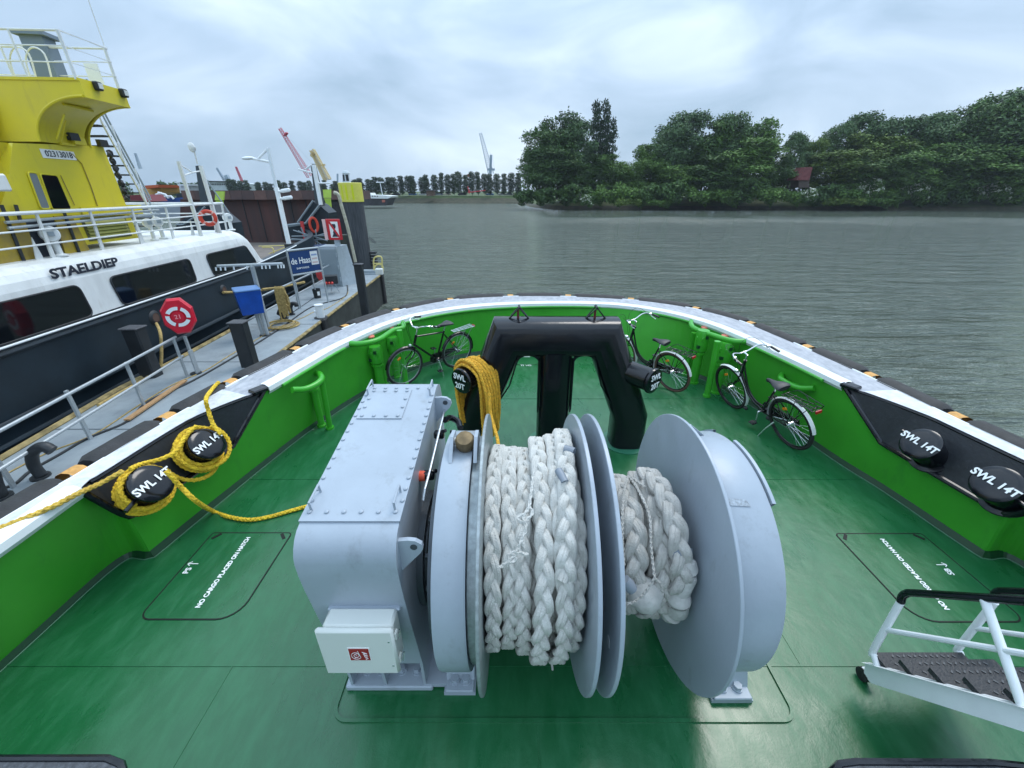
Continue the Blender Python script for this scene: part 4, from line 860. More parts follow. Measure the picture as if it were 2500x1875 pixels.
# dark rimmed lids at the very bottom of the picture
for pts, lb in (([(-320, 1853), (262, 1852), (296, 1866), (306, 1900), (315, 2100), (-500, 2100)], 'black rubber edged seat top at the bottom left corner'), ([(2030, 1885), (2050, 1866), (2090, 1861), (2420, 1863), (2500, 1871), (2560, 1890), (2700, 2100), (2010, 2100)], 'black rubber edged seat top at the bottom right')):
    P = [Zp(x, y, .42) for x, y in pts]; c = sum(P, V((0, 0, 0)))/len(P); t = thing('locker_top', V((c.x, c.y, 0)), lb, 'locker', 'lockers at the foot of the picture')
    m = MB(); m.prism([p.lerp(c, .02) for p in P], (0, 0, -.42)); m.build('locker_body', GREEN, t); m = MB(); m.prism([p+V((0, 0, .005)) for p in P], (0, 0, -.05)); m.build('lid', RUBLT, t)
    m = MB(); m.tube([p+V((0, 0, 0)) for p in P], .018, 8, closed=True); m.build('rubber_edge', BLACK, t, smooth=True)

# ---------------------------------------------------------------- bicycles
def circpts(c, r, a0, a1, n, ax='y'): return [V(c)+V((math.cos(R_(a0+(a1-a0)*i/n))*r, 0, math.sin(R_(a0+(a1-a0)*i/n))*r)) for i in range(n+1)]
def bicycle(label, step, rack, mud, stand, tyre=TYRE, steer=0., lamp=True):
    t = thing('bicycle', (0, 0, 0), label, 'bicycle', 'bicycles parked against the green bulwark'); Rw = .345; WB = 1.10
    A = V((0, 0, Rw)); F = V((WB, 0, Rw)); BB = V((.46, 0, .29)); ST = V((.30, 0, .80)) if not step else V((.27, 0, .70)); HT = V((.86, 0, .86)) if not step else V((.80, 0, .93)); HB = V((.905, 0, .70)) if not step else V((.88, 0, .68))
    m = MB()
    if step: 
        m.tube(smoothpath([HB+V((-.005, 0, .02)), V((.78, 0, .50)), V((.66, 0, .36)), BB], 6), .021, 8); m.tube(smoothpath([HT.lerp(HB, .3), V((.74, 0, .52)), V((.60, 0, .38)), V((.44, 0, .36))], 6), .013, 8)
    else: m.tube([HB, BB], .019, 8); m.tube([HT+V((0, 0, -.03)), ST+V((0.02, 0, -.02))], .015, 8)
    m.tube([HB+(HB-HT)*.1, HT], .022, 8); m.tube([BB, ST], .016, 8); m.tube([BB+V((-.04, 0, 0)), BB+V((.04, 0, 0))], .03, 8)
    for s in (-1, 1): m.tube([BB+V((0, s*.03, 0)), A+V((0, s*.06, 0))], .009, 6); m.tube([ST+V((0, s*.012, -.06)), A+V((0, s*.06, 0))], .008, 6)
    m.build('frame', BIKEB, t, smooth=True)
    m = MB()
    d = (HB-HT).normalized(); cr0 = HB+d*.05
    for s in (-1, 1): m.tube(smoothpath([cr0+V((0, s*.02, 0)), cr0+d*.12+V((.0, s*.045, 0)), F+V((-.03, s*.05, .1)), F+V((0, s*.05, 0))], 4), .010, 6)
    m.tube([cr0+V((0, -.04, 0)), cr0+V((0, .04, 0))], .014, 6); m.build('fork', BIKEB, t, smooth=True)
    for c, nm in ((A, 0), (F, 1)):
        wh = bpy.data.objects.new('wheel', None); COL.objects.link(wh); wh.parent = t; wh.location = c; WLOC[wh.name] = c
        m = MB(); m.tube([c+V((math.cos(a)*(Rw-.018), 0, math.sin(a)*(Rw-.018))) for a in [2*math.pi*i/56 for i in range(56)]], .0195, 8, closed=True); m.build('tyre', tyre, wh, smooth=True)
        m = MB(); m.tube([c+V((math.cos(a)*(Rw-.044), 0, math.sin(a)*(Rw-.044))) for a in [2*math.pi*i/56 for i in range(56)]], .0085, 6, closed=True, flat=1.4); m.build('rim', mat('dull alloy rim', (.30, .31, .32), .4, .7) if not step else BIKEB, wh, smooth=True)
        m = MB()
        for i in range(28):
            a = 2*math.pi*i/28; s = (-1)**i; b = a+(.5 if (i//2) % 2 else -.5); m.tube([c+V((math.cos(b)*.03, s*.028, math.sin(b)*.03)), c+V((math.cos(a)*(Rw-.05), 0, math.sin(a)*(Rw-.05)))], .0014, 3, cap=False)
        m.build('spokes', CHROME, wh); m = MB(); m.cyl(c+V((0, -.055, 0)), c+V((0, .055, 0)), .018, 10); m.cyl(c+V((0, -.03, 0)), c+V((0, .03, 0)), .034 if not nm else .022, 14); m.build('hub', CHROME, wh, smooth=False)
        m = MB(); q = c+V((math.cos(R_(60))*.2, 0, math.sin(R_(60))*.2)); m.box(q, (.07, .012, .035), Matrix.Rotation(R_(30), 3, 'Y'), bev=.004); m.build('reflector', AMBER, wh)
    mm = WHITED if mud == 'w' else BIKEB
    for c, a0, a1 in ((A, 20, 190) if mud != 'w' else (A, -12, 170), (F, 8, 130) if mud != 'w' else (F, 55, 205)):
        m = MB(); P = circpts(c, Rw+.022, a0, a1, 22); 
        for s in (-1, 1): m.strip([p+V((0, 0, 0)) for p in P], [c+(p-c)*.965+V((0, s*.026, 0)) for p in P])
        m.build('mudguard', mm, t, smooth=True)
        if mud == 'w': 
            e_ = P[0] if c == A else P[-1]; m = MB(); m.tube([c+V((0, .06, 0)), e_], .003, 5); m.tube([c+V((0, -.06, 0)), e_], .003, 5); m.build('guard_stay', CHROME, t)
            m = MB(); dd = (P[0]-P[1]).normalized() if c == A else (P[-1]-P[-2]).normalized(); m.box(e_+dd*.05, (.07, .05, .05), bev=.015); m.build('mud_flap', DARK2, t)
    hs = HT+(HT-HB).normalized()*(.13 if not step else .10); m = MB(); m.tube([HT, hs], .012, 8); m.build('stem', CHROME, t, smooth=True)
    hbn = bpy.data.objects.new('handlebar', None); COL.objects.link(hbn); hbn.parent = t; hbn.location = hs; WLOC[hbn.name] = hs
    fo = hs+V((.06, 0, .02)); m = MB(); m.tube(smoothpath([fo+V((-.28, -.27, .03)), fo+V((-.20, -.27, .05)), fo+V((-.05, -.20, .06)), fo+V((0, -.06, .0)), fo, fo+V((0, .06, .0)), fo+V((-.05, .20, .06)), fo+V((-.20, .27, .05)), fo+V((-.28, .27, .03))], 5), .0105, 8); m.tube([hs, fo], .012, 8); m.build('bar', CHROME, hbn, smooth=True)
    for s in (-1, 1):
        m = MB(); m.tube([fo+V((-.17, s*.265, .052)), fo+V((-.30, s*.272, .028))], .017, 10); m.build('grip', BIKEB, hbn, smooth=True)
        m = MB(); m.tube([fo+V((-.13, s*.25, .055)), fo+V((-.17, s*.25, .02)), fo+V((-.26, s*.25, -.01))], .005, 5); m.cyl(fo+V((-.14, s*.26, .055)), fo+V((-.14, s*.23, .055)), .02, 8); m.build('brake_lever', CHROME, hbn, smooth=True)
    m = MB()
    for s in (-1, 1): m.tube(smoothpath([fo+V((-.13, s*.25, .05)), fo+V((.10, s*.2, .12)), fo+V((.14, s*.04, .02)), HB+V((.03, s*.02, 0))], 5), .003, 5)
    m.build('brake_cable', BIKEB, t)
    so_ = ST+V((-.02, 0, .12)); m = MB(); m.tube([ST, so_], .012, 8); m.build('seat_post', CHROME, t)
    m = MB(); L_ = [(-.13, .085, .0), (-.10, .10, .012), (-.03, .085, .01), (.04, .045, .0), (.11, .025, .0), (.15, .018, -.008)]; n = 14; vs = []
    for dx, wd, dz in L_: vs += [so_+V((dx, math.cos(2*math.pi*j/n)*wd, dz+math.sin(2*math.pi*j/n)*(.035 if math.sin(2*math.pi*j/n) < 0 else .022))) for j in range(n)]
    m.add(vs, [(i*n+j, i*n+(j+1) % n, (i+1)*n+(j+1) % n, (i+1)*n+j) for i in range(len(L_)-1) for j in range(n)]+[tuple(range(n)), tuple(range((len(L_)-1)*n, len(L_)*n))]); m.build('saddle', SADDLE, t, smooth=True)
    m = MB(); rz = Rw*2+.055; rm = CHROME if rack == 'c' else BIKEB
    for y in (-.06, 0, .06): m.tube([(.12, y*.6, rz), (-.34, y, rz+.02)], .0055, 6)
    for x in (.10, .0, -.1, -.2, -.3, -.34): m.tube([(x, -.06, rz+.005), (x, .06, rz+.005)], .0045, 5)
    for s in (-1, 1): m.tube([A+V((0, s*.065, 0)), (-.10, s*.06, rz)], .005, 5); m.tube([A+V((0, s*.065, 0)), (-.28, s*.06, rz)], .005, 5)
    if rack != 'c':
        for s in (-1, 1): m.tube([(-.36, s*.075, rz+.05), (.0, s*.08, rz+.075), (.08, s*.03, rz+.02)], .005, 5); m.tube([(-.36, s*.075, rz+.05), (-.34, s*.06, rz)], .005, 5); m.tube([(-.1, s*.08, rz+.07), (-.2, s*.06, rz), (-.28, s*.08, rz+.06)], .0045, 5)
    m.build('rear_rack', rm, t, smooth=True)
    m = MB(); m.box((-.37, 0, rz+.0), (.02, .08, .04), bev=.005); m.build('tail_light', mat('tail light', (.35, .01, .01), .3), t)
    m = MB(); m.tube([BB+V((0, -.07, 0)), BB+V((0, .07, 0))], .012, 8); m.tube([BB+V((0, .07, 0)), BB+V((.02, .085, -.165))], .009, 6); m.tube([BB+V((0, -.07, 0)), BB+V((-.02, -.085, .165))], .009, 6); m.build('cranks', CHROME, t)
    for s in (1, -1): m = MB(); m.box(BB+V((.02*s, s*.13, -.165*s)), (.09, .08, .02), bev=.006); m.build('pedal', BIKEB, t)
    m = MB(); P = [BB+V((.09, -.062, .01)), BB+V((.05, -.062, .085)), A+V((-.05, -.062, .05)), A+V((-.06, -.062, -.03)), BB+V((.02, -.062, -.09)), BB+V((.08, -.062, -.05))]; m.prism(P, (0, -.022, 0)); m.build('chain_case', BIKEB, t)
    if stand:
        m = MB(); m.tube([V((.20, .05, .27)), V((.26, .14, .15)), V((.30, .23, .012))] if stand == 1 else [V((.44, .05, .26)), V((.44, .13, .13)), V((.44, .17, .012))], [.012, .009, .007], 8); m.build('kickstand', CHROME, t)
    if lamp: m = MB(); q = cr0+V((.07, 0, .05)); m.lathe([(0, -.03), (.022, -.02), (.03, .02), (0, .022)], q, (1, 0, 0), 14); m.build('head_lamp', CHROME, t, smooth=True)
    return t
def placebike(t, rear, front, lean):
    r, f = V(rear), V(front); d = (f-r); d.z = 0; yaw = math.atan2(d.y, d.x); r.z = 0
    t.rotation_euler = (Matrix.Rotation(yaw, 3, 'Z') @ Matrix.Rotation(R_(lean), 3, 'X')).to_euler(); t.location = r
bk1 = bicycle('black step-through bicycle with white mudguards, on the right below the bent green vent pipe', True, 'b', 'w', 1); placebike(bk1, (3.60, 4.48, 0), (3.36, 5.60, 0), -15)
bk2 = bicycle('black step-through bicycle half hidden behind the right leg of the black staple', True, 'b', 'w', 0, TAN); placebike(bk2, (2.63, 6.10, 0), (2.05, 7.02, 0), -9)
bk3 = bicycle('black gents bicycle with straight top tube and chrome rack, left of the staple', False, 'c', 'b', 2); placebike(bk3, (-1.03, 7.10, 0), (-1.80, 6.33, 0), -6)
# ================================================================ PONTOON
ZP = -1.0
near = [Zp(673, 866, ZP), Zp(792, 776, ZP), Zp(877, 710, ZP), Zp(933, 667, ZP)]
pn = thing('pontoon', (-8, 12, WATER), 'grey decked pontoon with timber edges moored between the tug and the dark workboat', 'pontoon')
PA, PB_ = V((-5.75, -2.5, ZP)), V((-6.93, 22.3, ZP)); PC, PD = V((-9.5, 22.3, ZP)), V((-7.85, -2.5, ZP))
dk = [PA, V((-6.36, 10.3, ZP)), V((-6.52, 13.9, ZP)), V((-6.74, 18.1, ZP)), PB_, PC, Zp(575, 802, ZP), Zp(434, 879, ZP), Zp(282, 957, ZP), Zp(0, 1125, ZP), PD]
mb = MB(); mb.add(dk, [tuple(range(len(dk)))]); mb.build('deck', PONT, pn, fixn=False)
mb = MB(); n = len(dk); mb.strip([p-V((0, 0, .0)) for p in dk], [p-V((0, 0, 1.9)) for p in dk], True); mb.build('side', PSIDE, pn)
mb = MB(); mb.tube([p+V((.0, 0, -.03)) for p in dk[:5]], .05, 6); mb.tube([p+V((0, 0, .02)) for p in dk[6:]], .055, 6); mb.build('timber_edge', TIMB, pn)
mb = MB()
for i, y in enumerate((3.2, 6.5, 9.8, 13.1, 16.4, 19.7)): mb.box((-7.2-.06*y*.5, y, ZP+.004), (2.1, .03, .008))
mb.build('plate_joint', mat('pontoon joint', (.14, .165, .18), .6), pn)
for y in (13.6, 21.9):
    m = MB(); x = -6.5 if y < 15 else -6.92; m.box((x+.07, y, ZP-.75), (.16, .30, 1.6), bev=.04); m.build('rubbing_post', RUBBER, pn)
m = MB(); m.box((-7.6, 22.2, ZP+.10), (1.2, .35, .18)); m.box((-7.6, 21.9, ZP+.03), (1.6, .10, .05)); m.build('end_step', LGREY, pn)
def hline(name, pts, r, m, label, cat, z=ZP+.012, group=None):
    mb = MB(); mb.tube(smoothpath([Zp(x, y, z) for x, y in pts], 5), r, 8); return tag(mb.build(name, m, None, smooth=True), label, cat, group)
hline('power_cable', [(-40, 1200), (30, 1185), (75, 1150), (145, 1110), (215, 1070), (300, 1035), (330, 1010), (370, 975), (470, 930), (600, 855), (680, 805), (760, 750), (830, 730), (848, 715), (846, 690), (838, 680)], .025, DARK2, 'thick black cable snaking the whole length of the grey pontoon', 'cable')
hline('thin_hose', [(0, 1165), (110, 1108), (230, 1060), (330, 995), (420, 940), (500, 905), (560, 868), (650, 815), (700, 790), (740, 775), (765, 762), (800, 752), (845, 722), (850, 705)], .012, YROPED, 'thin yellowish hose lying beside the black cable on the pontoon', 'hose')
hline('thin_cable', [(700, 772), (730, 752), (765, 728), (772, 722)], .012, DARK2, 'thin black cable curving on the pontoon below the far railing', 'cable')
p0, p1 = Zp(310, 1027, ZP+.03), Zp(452, 930, ZP+.03); d = (p1-p0); nn = V((-d.y, d.x, 0)).normalized()*.055
mb = MB(); mb.prism([p0-nn, p0+nn, p1+nn, p1-nn], (0, 0, .03)); tag(mb.build('timber_plank', WOOD), 'long raw timber plank lying on the pontoon beside the near railing', 'plank')
def railing(posts, label, tops=None, ends=(.3, .3)):
    B = [Zp(*p, ZP) for p in posts]; t = thing('railing', B[0], label, 'railing', 'grey tube railings on the pontoon'); d = (B[-1]-B[0]).normalized()
    for b in B: m = MB(); m.box(b+V((0, 0, .48)), (.06, .035, .96), Matrix.Rotation(math.atan2(d.y, d.x), 3, 'Z')); m.build('post', ALU, t)
    for z in (.5, .97): m = MB(); m.tube([B[0]-d*ends[0]+V((0, 0, z)), B[-1]+d*ends[1]+V((0, 0, z))], .026, 10); m.build('rail', ALU, t, smooth=True)
railing([(-60, 1290), (35, 1190), (222, 1072), (352, 990), (458, 921)], 'grey tube railing along the pontoon at left, near us', ends=(1, .1))
railing([(650, 800), (735, 752), (773, 727), (830, 690)], 'grey tube railing by the shipyard sign further along the pontoon', ends=(1.0, 0))
# lifebuoy in its red octagonal case
b = Zp(479, 912, ZP); t = thing('lifebuoy_case', b, 'red octagonal lifebuoy case with white ring emblem and number 21 on a grey post', 'lifebuoy case')
m = MB(); m.box(b+V((0, .05, .45)), (.05, .05, .95)); m.box(b+V((.05, 0, .30)), (.03, .12, .6)); m.build('post', ALU, t); m = MB(); m.cyl(b, b+V((0, 0, .025)), .12, 18); m.build('foot_plate', DARK2, t)
c = Yp(436, 772, b.y); f = V((.50, -.86, .05)).normalized(); u = V((0, 0, 1)).cross(f).normalized()*-1; u = f.cross(V((0, 0, 1))).normalized(); up = u.cross(f)
if up.z < 0: up = -up
def octa(r, k): return [c+f*k+(u*math.cos(R_(22.5+45*i))*.74+up*math.sin(R_(22.5+45*i)))*r for i in range(8)]
m = MB(); O_ = [octa(.38, -.14), octa(.43, -.10), octa(.43, .02), octa(.39, .07)]; 
for a, b_ in zip(O_, O_[1:]): m.strip(a, b_, True)
m.add(O_[-1], [tuple(range(8))]); m.add(O_[0], [tuple(range(8))]); m.build('case', LRED, t)
m = MB(); cc = c+f*.073
m.lathe([(.120, 0), (.138, .012), (.138, .0), (.125, 0)], cc, f, 32); m.lathe([(0, .0), (.115, .0), (.12, -.01)], cc+f*.018, f, 32); m.build('boss', LRED, t, smooth=True)
for k in range(4):
    m = MB(); m.lathe([(.150, .004), (.225, .004), (.225, .010), (.150, .010), (.150, .004)], cc, f, 14, R_(8+90*k-20), R_(82+90*k-20)); m.build('white_segment', WHITE, t)
text('number', '21', cc+f*.021, u if u.x > 0 else -u, up, .13, mat('faded pink number', (.85, .35, .38), .5), t, bold=.002)
# blue bin on post and lamp arm
b = Zp(648, 818, ZP); t = thing('blue_box', b, 'blue plastic box on two grey pipes standing on the pontoon', 'box')
cb = Yp(608, 733, b.y-.1); Mz = Matrix.Rotation(R_(38), 3, 'Z'); m = MB(); vs = []
for k, (sx, zz) in enumerate(((.86, -.36), (1.0, .30))): vs += [cb+Mz @ V((X*.32*sx, Y*.32*sx, zz)) for X, Y in ((-1, -1), (1, -1), (1, 1), (-1, 1))]
m.add(vs, [(0, 1, 2, 3), (4, 5, 6, 7)]+[(i, (i+1) % 4, 4+(i+1) % 4, 4+i) for i in range(4)]); m.build('bin', BLUE, t)
m = MB(); m.box(cb+V((0, 0, .33)), (.66, .66, .06), Mz, bev=.02); m.build('lid', mat('pale blue lid', (.10, .22, .46), .35), t)
for dx in (-.07, .07): m = MB(); m.cyl(b+V((dx, 0, 0)), V((b.x+dx-.03, b.y, cb.z-.3)), .055, 12); m.build('pipe', ALU, t, smooth=True)
m = MB(); m.cyl(b, b+V((0, 0, .02)), .16, 16); m.build('foot_plate', DARK2, t)
bl = Zp(660, 812, ZP); t = thing('lamp_stand', bl+V((.05, .25, 0)), 'grey crossbar stand with small clear lamps rising behind the blue box', 'lamp stand'); q = bl+V((.05, .25, 0))
tp = Yp(612, 650, q.y); m = MB(); m.box(V((tp.x+.04, q.y, (ZP+tp.z)/2)), (.09, .09, tp.z-ZP)); m.build('post', ALU, t)
a, b_ = Yp(531, 650, q.y-.1), Yp(690, 644, q.y+.2); m = MB(); m.tube([a, b_], .045, 12); m.build('crossbar', ALU, t, smooth=True)
for f_ in (-.02, .05, .12, .25, .45, .52, .68, .74, .80, .93, .98, 1.02): m = MB(); q2 = a.lerp(b_, f_); m.tube([q2+V((0, -.03, -.02)), q2+V((0, -.05, -.12))], .022, 8); m.build('clear_lamp', mat('clear plastic', (.75, .8, .82), .15), t, smooth=True)
# black mooring posts (H-piles) along the pontoon
def hpost(base, top, wd, label, cat='mooring post', z0=ZP):
    b = Zp(*base, z0); h = Yp(*top, b.y).z; t = thing('mooring_post', b, label, cat, 'black steel posts along the pontoon'); m = MB()
    m.box(V((b.x, b.y, (h+z0-1)/2)), (wd, wd*.8, h-z0+1), bev=.03); m.build('post', DARK2, t); m = MB(); m.box(V((b.x, b.y, h)), (wd*1.15, wd*.95, .04), bev=.015); m.build('cap', RUBLT, t); return t
hpost((612, 893), (602, 786), .34, 'stout black steel post on the pontoon in front of the blue box')
hpost((372, 918), (318, 800), .36, 'black steel post between pontoon and workboat, behind the near railing')
t = hpost((893, 765), (862, 645), .27, 'slim black post on the outer pontoon edge, carrying a long pale pipe')
b = Zp(893, 765, ZP); m = MB(); m.tube(smoothpath([Yp(868, 640, b.y), Yp(850, 560, b.y), Yp(833, 500, b.y), Yp(826, 476, b.y), Yp(815, 470, b.y)], 5), .055, 8); m.build('pale_pipe', mat('stained pale pipe', (.5, .48, .38), .6, col2=(.3, .28, .2), vs=8), t, smooth=True)
# bent black vents
for base, pts, r, lb in (((100, 1165), [(100, 1160), (82, 1135), (80, 1105), (105, 1090), (128, 1100)], .075, 'black swan neck vent pipe on the pontoon at the left edge, rail behind it'), ((4, 1215), [(4, 1215), (-12, 1180), (-20, 1150)], .08, 'black vent pipe cut off by the left picture edge'), ((713, 768), [(713, 768), (709, 752), (713, 742), (722, 742), (724, 748)], .07, 'small black swan neck vent by the far railing'), ((694, 778), [(694, 778), (692, 764), (686, 758), (682, 768)], .09, 'black pump head on the pontoon under the hanging hoses')):
    b = Zp(*base, ZP); m = MB(); m.tube(smoothpath([Yp(x, y, b.y) for x, y in pts], 6), r, 14); m.cyl(b, b+V((0, 0, .03)), r*1.6, 16); tag(m.build('vent_pipe', DARK2, None, smooth=True), lb, 'vent pipe', 'black vent pipes on the pontoon')
# white bollard
b = Zp(784, 776, ZP); t = thing('white_bollard', b, 'small white round bollard at the pontoon edge', 'bollard'); m = MB(); m.lathe([(0, 0), (.13, 0), (.13, .42), (.15, .44), (.15, .47), (0, .48)], b, (0, 0, 1), 24); m.build('drum', WHITE, t, ang=35); m = MB(); m.cyl(b+V((-.14, -.08, .25)), b+V((.0, -.08, .25)), .04, 10); m.build('pin', WHITE, t); m = MB(); m.cyl(b, b+V((0, 0, .025)), .22, 20); m.build('base', DARK2, t)
# coil on deck and hanks on rail
b = Zp(690, 797, ZP); m = MB(); rnd = random.Random(2)
P = []
for i in range(170): a = i*.28; r = .42+.05*math.sin(i*.31)+.04*math.sin(i*.07); P.append(b+V((math.cos(a)*r*1.0, math.sin(a)*r, .02+.0006*i)))
m.tube(P, .014, 6); tag(m.build('hose_coil', YROPED, None, smooth=True), 'loose coil of yellowish hose lying on the pontoon deck', 'coil')
b = Zp(672, 790, ZP); c = Yp(682, 705, b.y+.1); m = MB()
for k in range(11):
    x = -.14+.028*k; z1 = -.75-.25*rnd.random(); m.tube(smoothpath([c+V((x-.02, -.04, z1)), c+V((x-.01, -.05, -.3)), c+V((x, -.03, 0)), c+V((x, .0, .04)), c+V((x+.01, .03, 0)), c+V((x+.03, .05, z1+.1))], 4), .015, 6)
m.tube(smoothpath([c+V((.14, -.05, 0)), c+V((.25, -.05, -.3)), c+V((.22, -.05, -.55)), c+V((.12, -.05, -.5))], 4), .02, 6)
tag(m.build('hanging_hose', YROPED, None, smooth=True), 'hank of yellowish hoses hanging over the pontoon railing', 'hose')
# power distributor, bucket, red rag
b = Zp(812, 715, ZP); c = Yp(808, 682, b.y); t = thing('power_distributor', b, 'black electrical distribution box with red sockets on a tube stand', 'power box'); m = MB(); m.box(c, (.55, .36, .34), Matrix.Rotation(R_(18), 3, 'Z'), bev=.02); m.build('cabinet', DARK2, t)
for k in range(3): m = MB(); q = c+V((-.12+.12*k, -.22+.01*k, -.09)); m.cyl(q, q+V((.02, -.08, -.04)), .045, 10); m.build('socket', mat('red socket', (.6, .04, .03), .4), t)
for a in range(0, 360, 60): m = MB(); m.tube([c+V((math.cos(R_(a))*.12, math.sin(R_(a))*.12, -.17)), V((b.x+math.cos(R_(a))*.32, b.y+math.sin(R_(a))*.32, ZP+.02))], .014, 6); m.build('stand_leg', ALU, t)
b = Zp(776, 727, ZP); t = thing('bucket', b, 'black bucket with white label standing by the power box', 'bucket'); m = MB(); m.lathe([(0, 0), (.13, 0), (.16, .36), (.15, .36), (.12, .02)], b, (0, 0, 1), 20); m.build('pail', DARK2, t); m = MB(); m.box(b+V((.12, -.11, .2)), (.10, .01, .16), Matrix.Rotation(R_(45), 3, 'Z')); m.build('label', mat('sign white', (0, 0, 0)), t)
m = MB(); q = Yp(780, 672, 16.5); lump(m, q, [(1, 0, 0), (0, 1, 0), (0, 0, 1)], (.12, .08, .2), 7, n=14, m=10, amp=.3); tag(m.build('red_rag', mat('red cloth', (.55, .05, .05), .8), None, smooth=True), 'red cloth tied to the end of the far railing', 'cloth')
# shipyard sign
pb = Zp(735, 753, ZP); t = thing('shipyard_sign', pb, 'navy shipyard name banner laced in a grey tube frame', 'sign')
YSG = pb.y; cor = [Yp(x, y, YSG+dy) for x, y, dy in ((703, 622, 0), (772, 602, .9), (784, 652, .9), (718, 675, 0))]
tl, tr_, br, bl_ = [V(q) for q in cor]; xd = V((tr_.x-tl.x, tr_.y-tl.y, 0)); xd = xd.normalized(); xl = min(tl.x, bl_.x); wS = 1.55; hS = tl.z-bl_.z-.10; c = (tl+tr_+br+bl_)/4; upv = V((0, 0, 1)); nS = xd.cross(upv)
c = V((c.x, c.y, (tl.z+bl_.z+tr_.z+br.z)/4)); wS = (tr_-tl).length*.97; hS = ((tl.z-bl_.z)+(tr_.z-br.z))/2
def sp_(a, b): return c+xd*a*wS/2+upv*b*hS/2
m = MB(); m.prism([sp_(-1, -1), sp_(1, -1), sp_(1, 1), sp_(-1, 1)], nS*-.01); m.build('banner', NAVY, t)
fr = [sp_(-1.10, -1.13), sp_(1.08, -1.13), sp_(1.08, 1.13), sp_(-1.10, 1.13)]
m = MB()
for a, b_ in ((0, 1), (1, 2), (2, 3), (3, 0)): m.tube([fr[a], fr[b_]], .035, 8)
m.tube([fr[0], V((fr[0].x, fr[0].y, ZP))], .035, 8); m.tube([fr[1], V((fr[1].x, fr[1].y, ZP))], .035, 8); m.build('frame', ALU, t, smooth=True)
m = MB()
for i in range(14): 
    for s in (-1, 1): m.tube([sp_(-1+2*i/13, s*1.0), sp_(-1+2*i/13+.03, s*1.17)], .012, 4)
for i in range(5):
    for s in (-1, 1): m.tube([sp_(s*1.0, -.9+.45*i), sp_(s*1.13, -.85+.45*i)], .012, 4)
m.build('lacing', mat('dark lacing', (.03, .03, .035), .7), t)
text('name_lettering', 'de Haas', sp_(-.30, .10), xd, upv, hS*.41, TEXTW, t, lift=.012, bold=.005, sx=.74)
text('small_lettering', 'SHIPYARDS', sp_(-.26, -.58), xd, upv, hS*.12, TEXTW, t, lift=.012, bold=.001, sx=1.05)
m = MB(); m.prism([sp_(.42, -.42)+nS*.004, sp_(.94, -.42)+nS*.004, sp_(.94, .86)+nS*.004, sp_(.42, .86)+nS*.004], nS*.006); m.build('white_panel', mat('sign white', (0, 0, 0)), t)
for k in range(3): m = MB(); m.prism([sp_(.48, .44-.36*k)+nS*.012, sp_(.88, .44-.36*k)+nS*.012, sp_(.88, .60-.36*k)+nS*.012, sp_(.48, .60-.36*k)+nS*.012], nS*.002); m.build('faint_print', mat(('blue print', 'pink print', 'pink print')[k], ((.30, .38, .58), (.66, .5, .48), (.7, .56, .54))[k], .6), t)
# steel cabinet
b = Zp(832, 700, ZP); Yc = b.y
t = thing('steel_cabinet', V((b.x-.5, Yc, ZP)), 'grey steel cabinet with a wide front door under the red framed sign', 'cabinet')
FR_ = [Yp(795, 690, Yc), Yp(837, 697, Yc), Yp(811, 601, Yc), Yp(783, 604, Yc)]; hz = (FR_[2].z+FR_[3].z)/2; x0 = FR_[0].x-.05; x1 = FR_[1].x
m = MB(); m.add([V((x0, Yc, ZP)), V((x1, Yc, ZP)), V((x1, Yc, hz)), V((x0, Yc, hz)), V((x0, Yc+.9, ZP)), V((x1+.42, Yc+.9, ZP)), V((x1+.14, Yc+.9, hz)), V((x0, Yc+.9, hz))], [(0, 1, 2, 3), (4, 5, 6, 7), (0, 1, 5, 4), (1, 2, 6, 5), (2, 3, 7, 6), (3, 0, 4, 7)]); m.build('body', LGREY, t)
m = MB(); m.box(V(((x0+x1)/2, Yc-.02, (ZP+hz)/2)), (x1-x0-.10, .04, hz-ZP-.16), bev=.03); m.build('door', mat('cabinet door grey', (.24, .29, .32), .45), t)
for k in (.2, .5, .8): m = MB(); q = V((x1-.03, Yc-.06, ZP+(hz-ZP)*k)); m.cyl(q-V((0, 0, .08)), q+V((0, 0, .08)), .03, 8); m.build('hinge', LGREY, t)
m = MB(); m.tube([V((x0+.08, Yc-.05, ZP+.9)), V((x0+.08, Yc-.1, ZP+1.0)), V((x0+.2, Yc-.1, ZP+1.05))], .015, 6); m.build('handle', LGREY, t)
# red framed sign box on the cabinet
Ysn = Yc+.35; q = [Yp(803, 538, Ysn), Yp(820, 536, Ysn), Yp(829, 583, Ysn), Yp(811, 588, Ysn)]; cx = (q[0]+q[2])/2; hh = q[0].z-q[3].z; ww = .62
t = thing('waterway_sign', V((cx.x, Ysn, hz)), 'red framed white waterway sign with a barred black bollard symbol', 'sign'); S_ = lambda a, b, k=0.: V((cx.x+a*ww/2, Ysn-k, cx.z+b*hh/2))
m = MB(); m.prism([S_(-1, -1), S_(1, -1), S_(1, 1), S_(-1, 1)], (-.10, .22, 0)); m.build('box', mat('sign red bright', (.55, .02, .03), .4), t)
m = MB(); m.prism([S_(-1, -1, -.02)+V((-.18, 0, 0)), S_(-1, -1)+V((-.03, 0, 0)), S_(-1, 1)+V((-.03, 0, 0)), S_(-1, 1, -.02)+V((-.18, 0, 0))], (0, .03, 0)); m.build('side_panel', mat('pink side', (.72, .5, .48), .5), t)
m = MB(); m.prism([S_(-.62, -.78, .012), S_(.62, -.78, .012), S_(.62, .78, .012), S_(-.62, .78, .012)], (0, .006, 0)); m.build('face', mat('sign white', (0, 0, 0)), t)
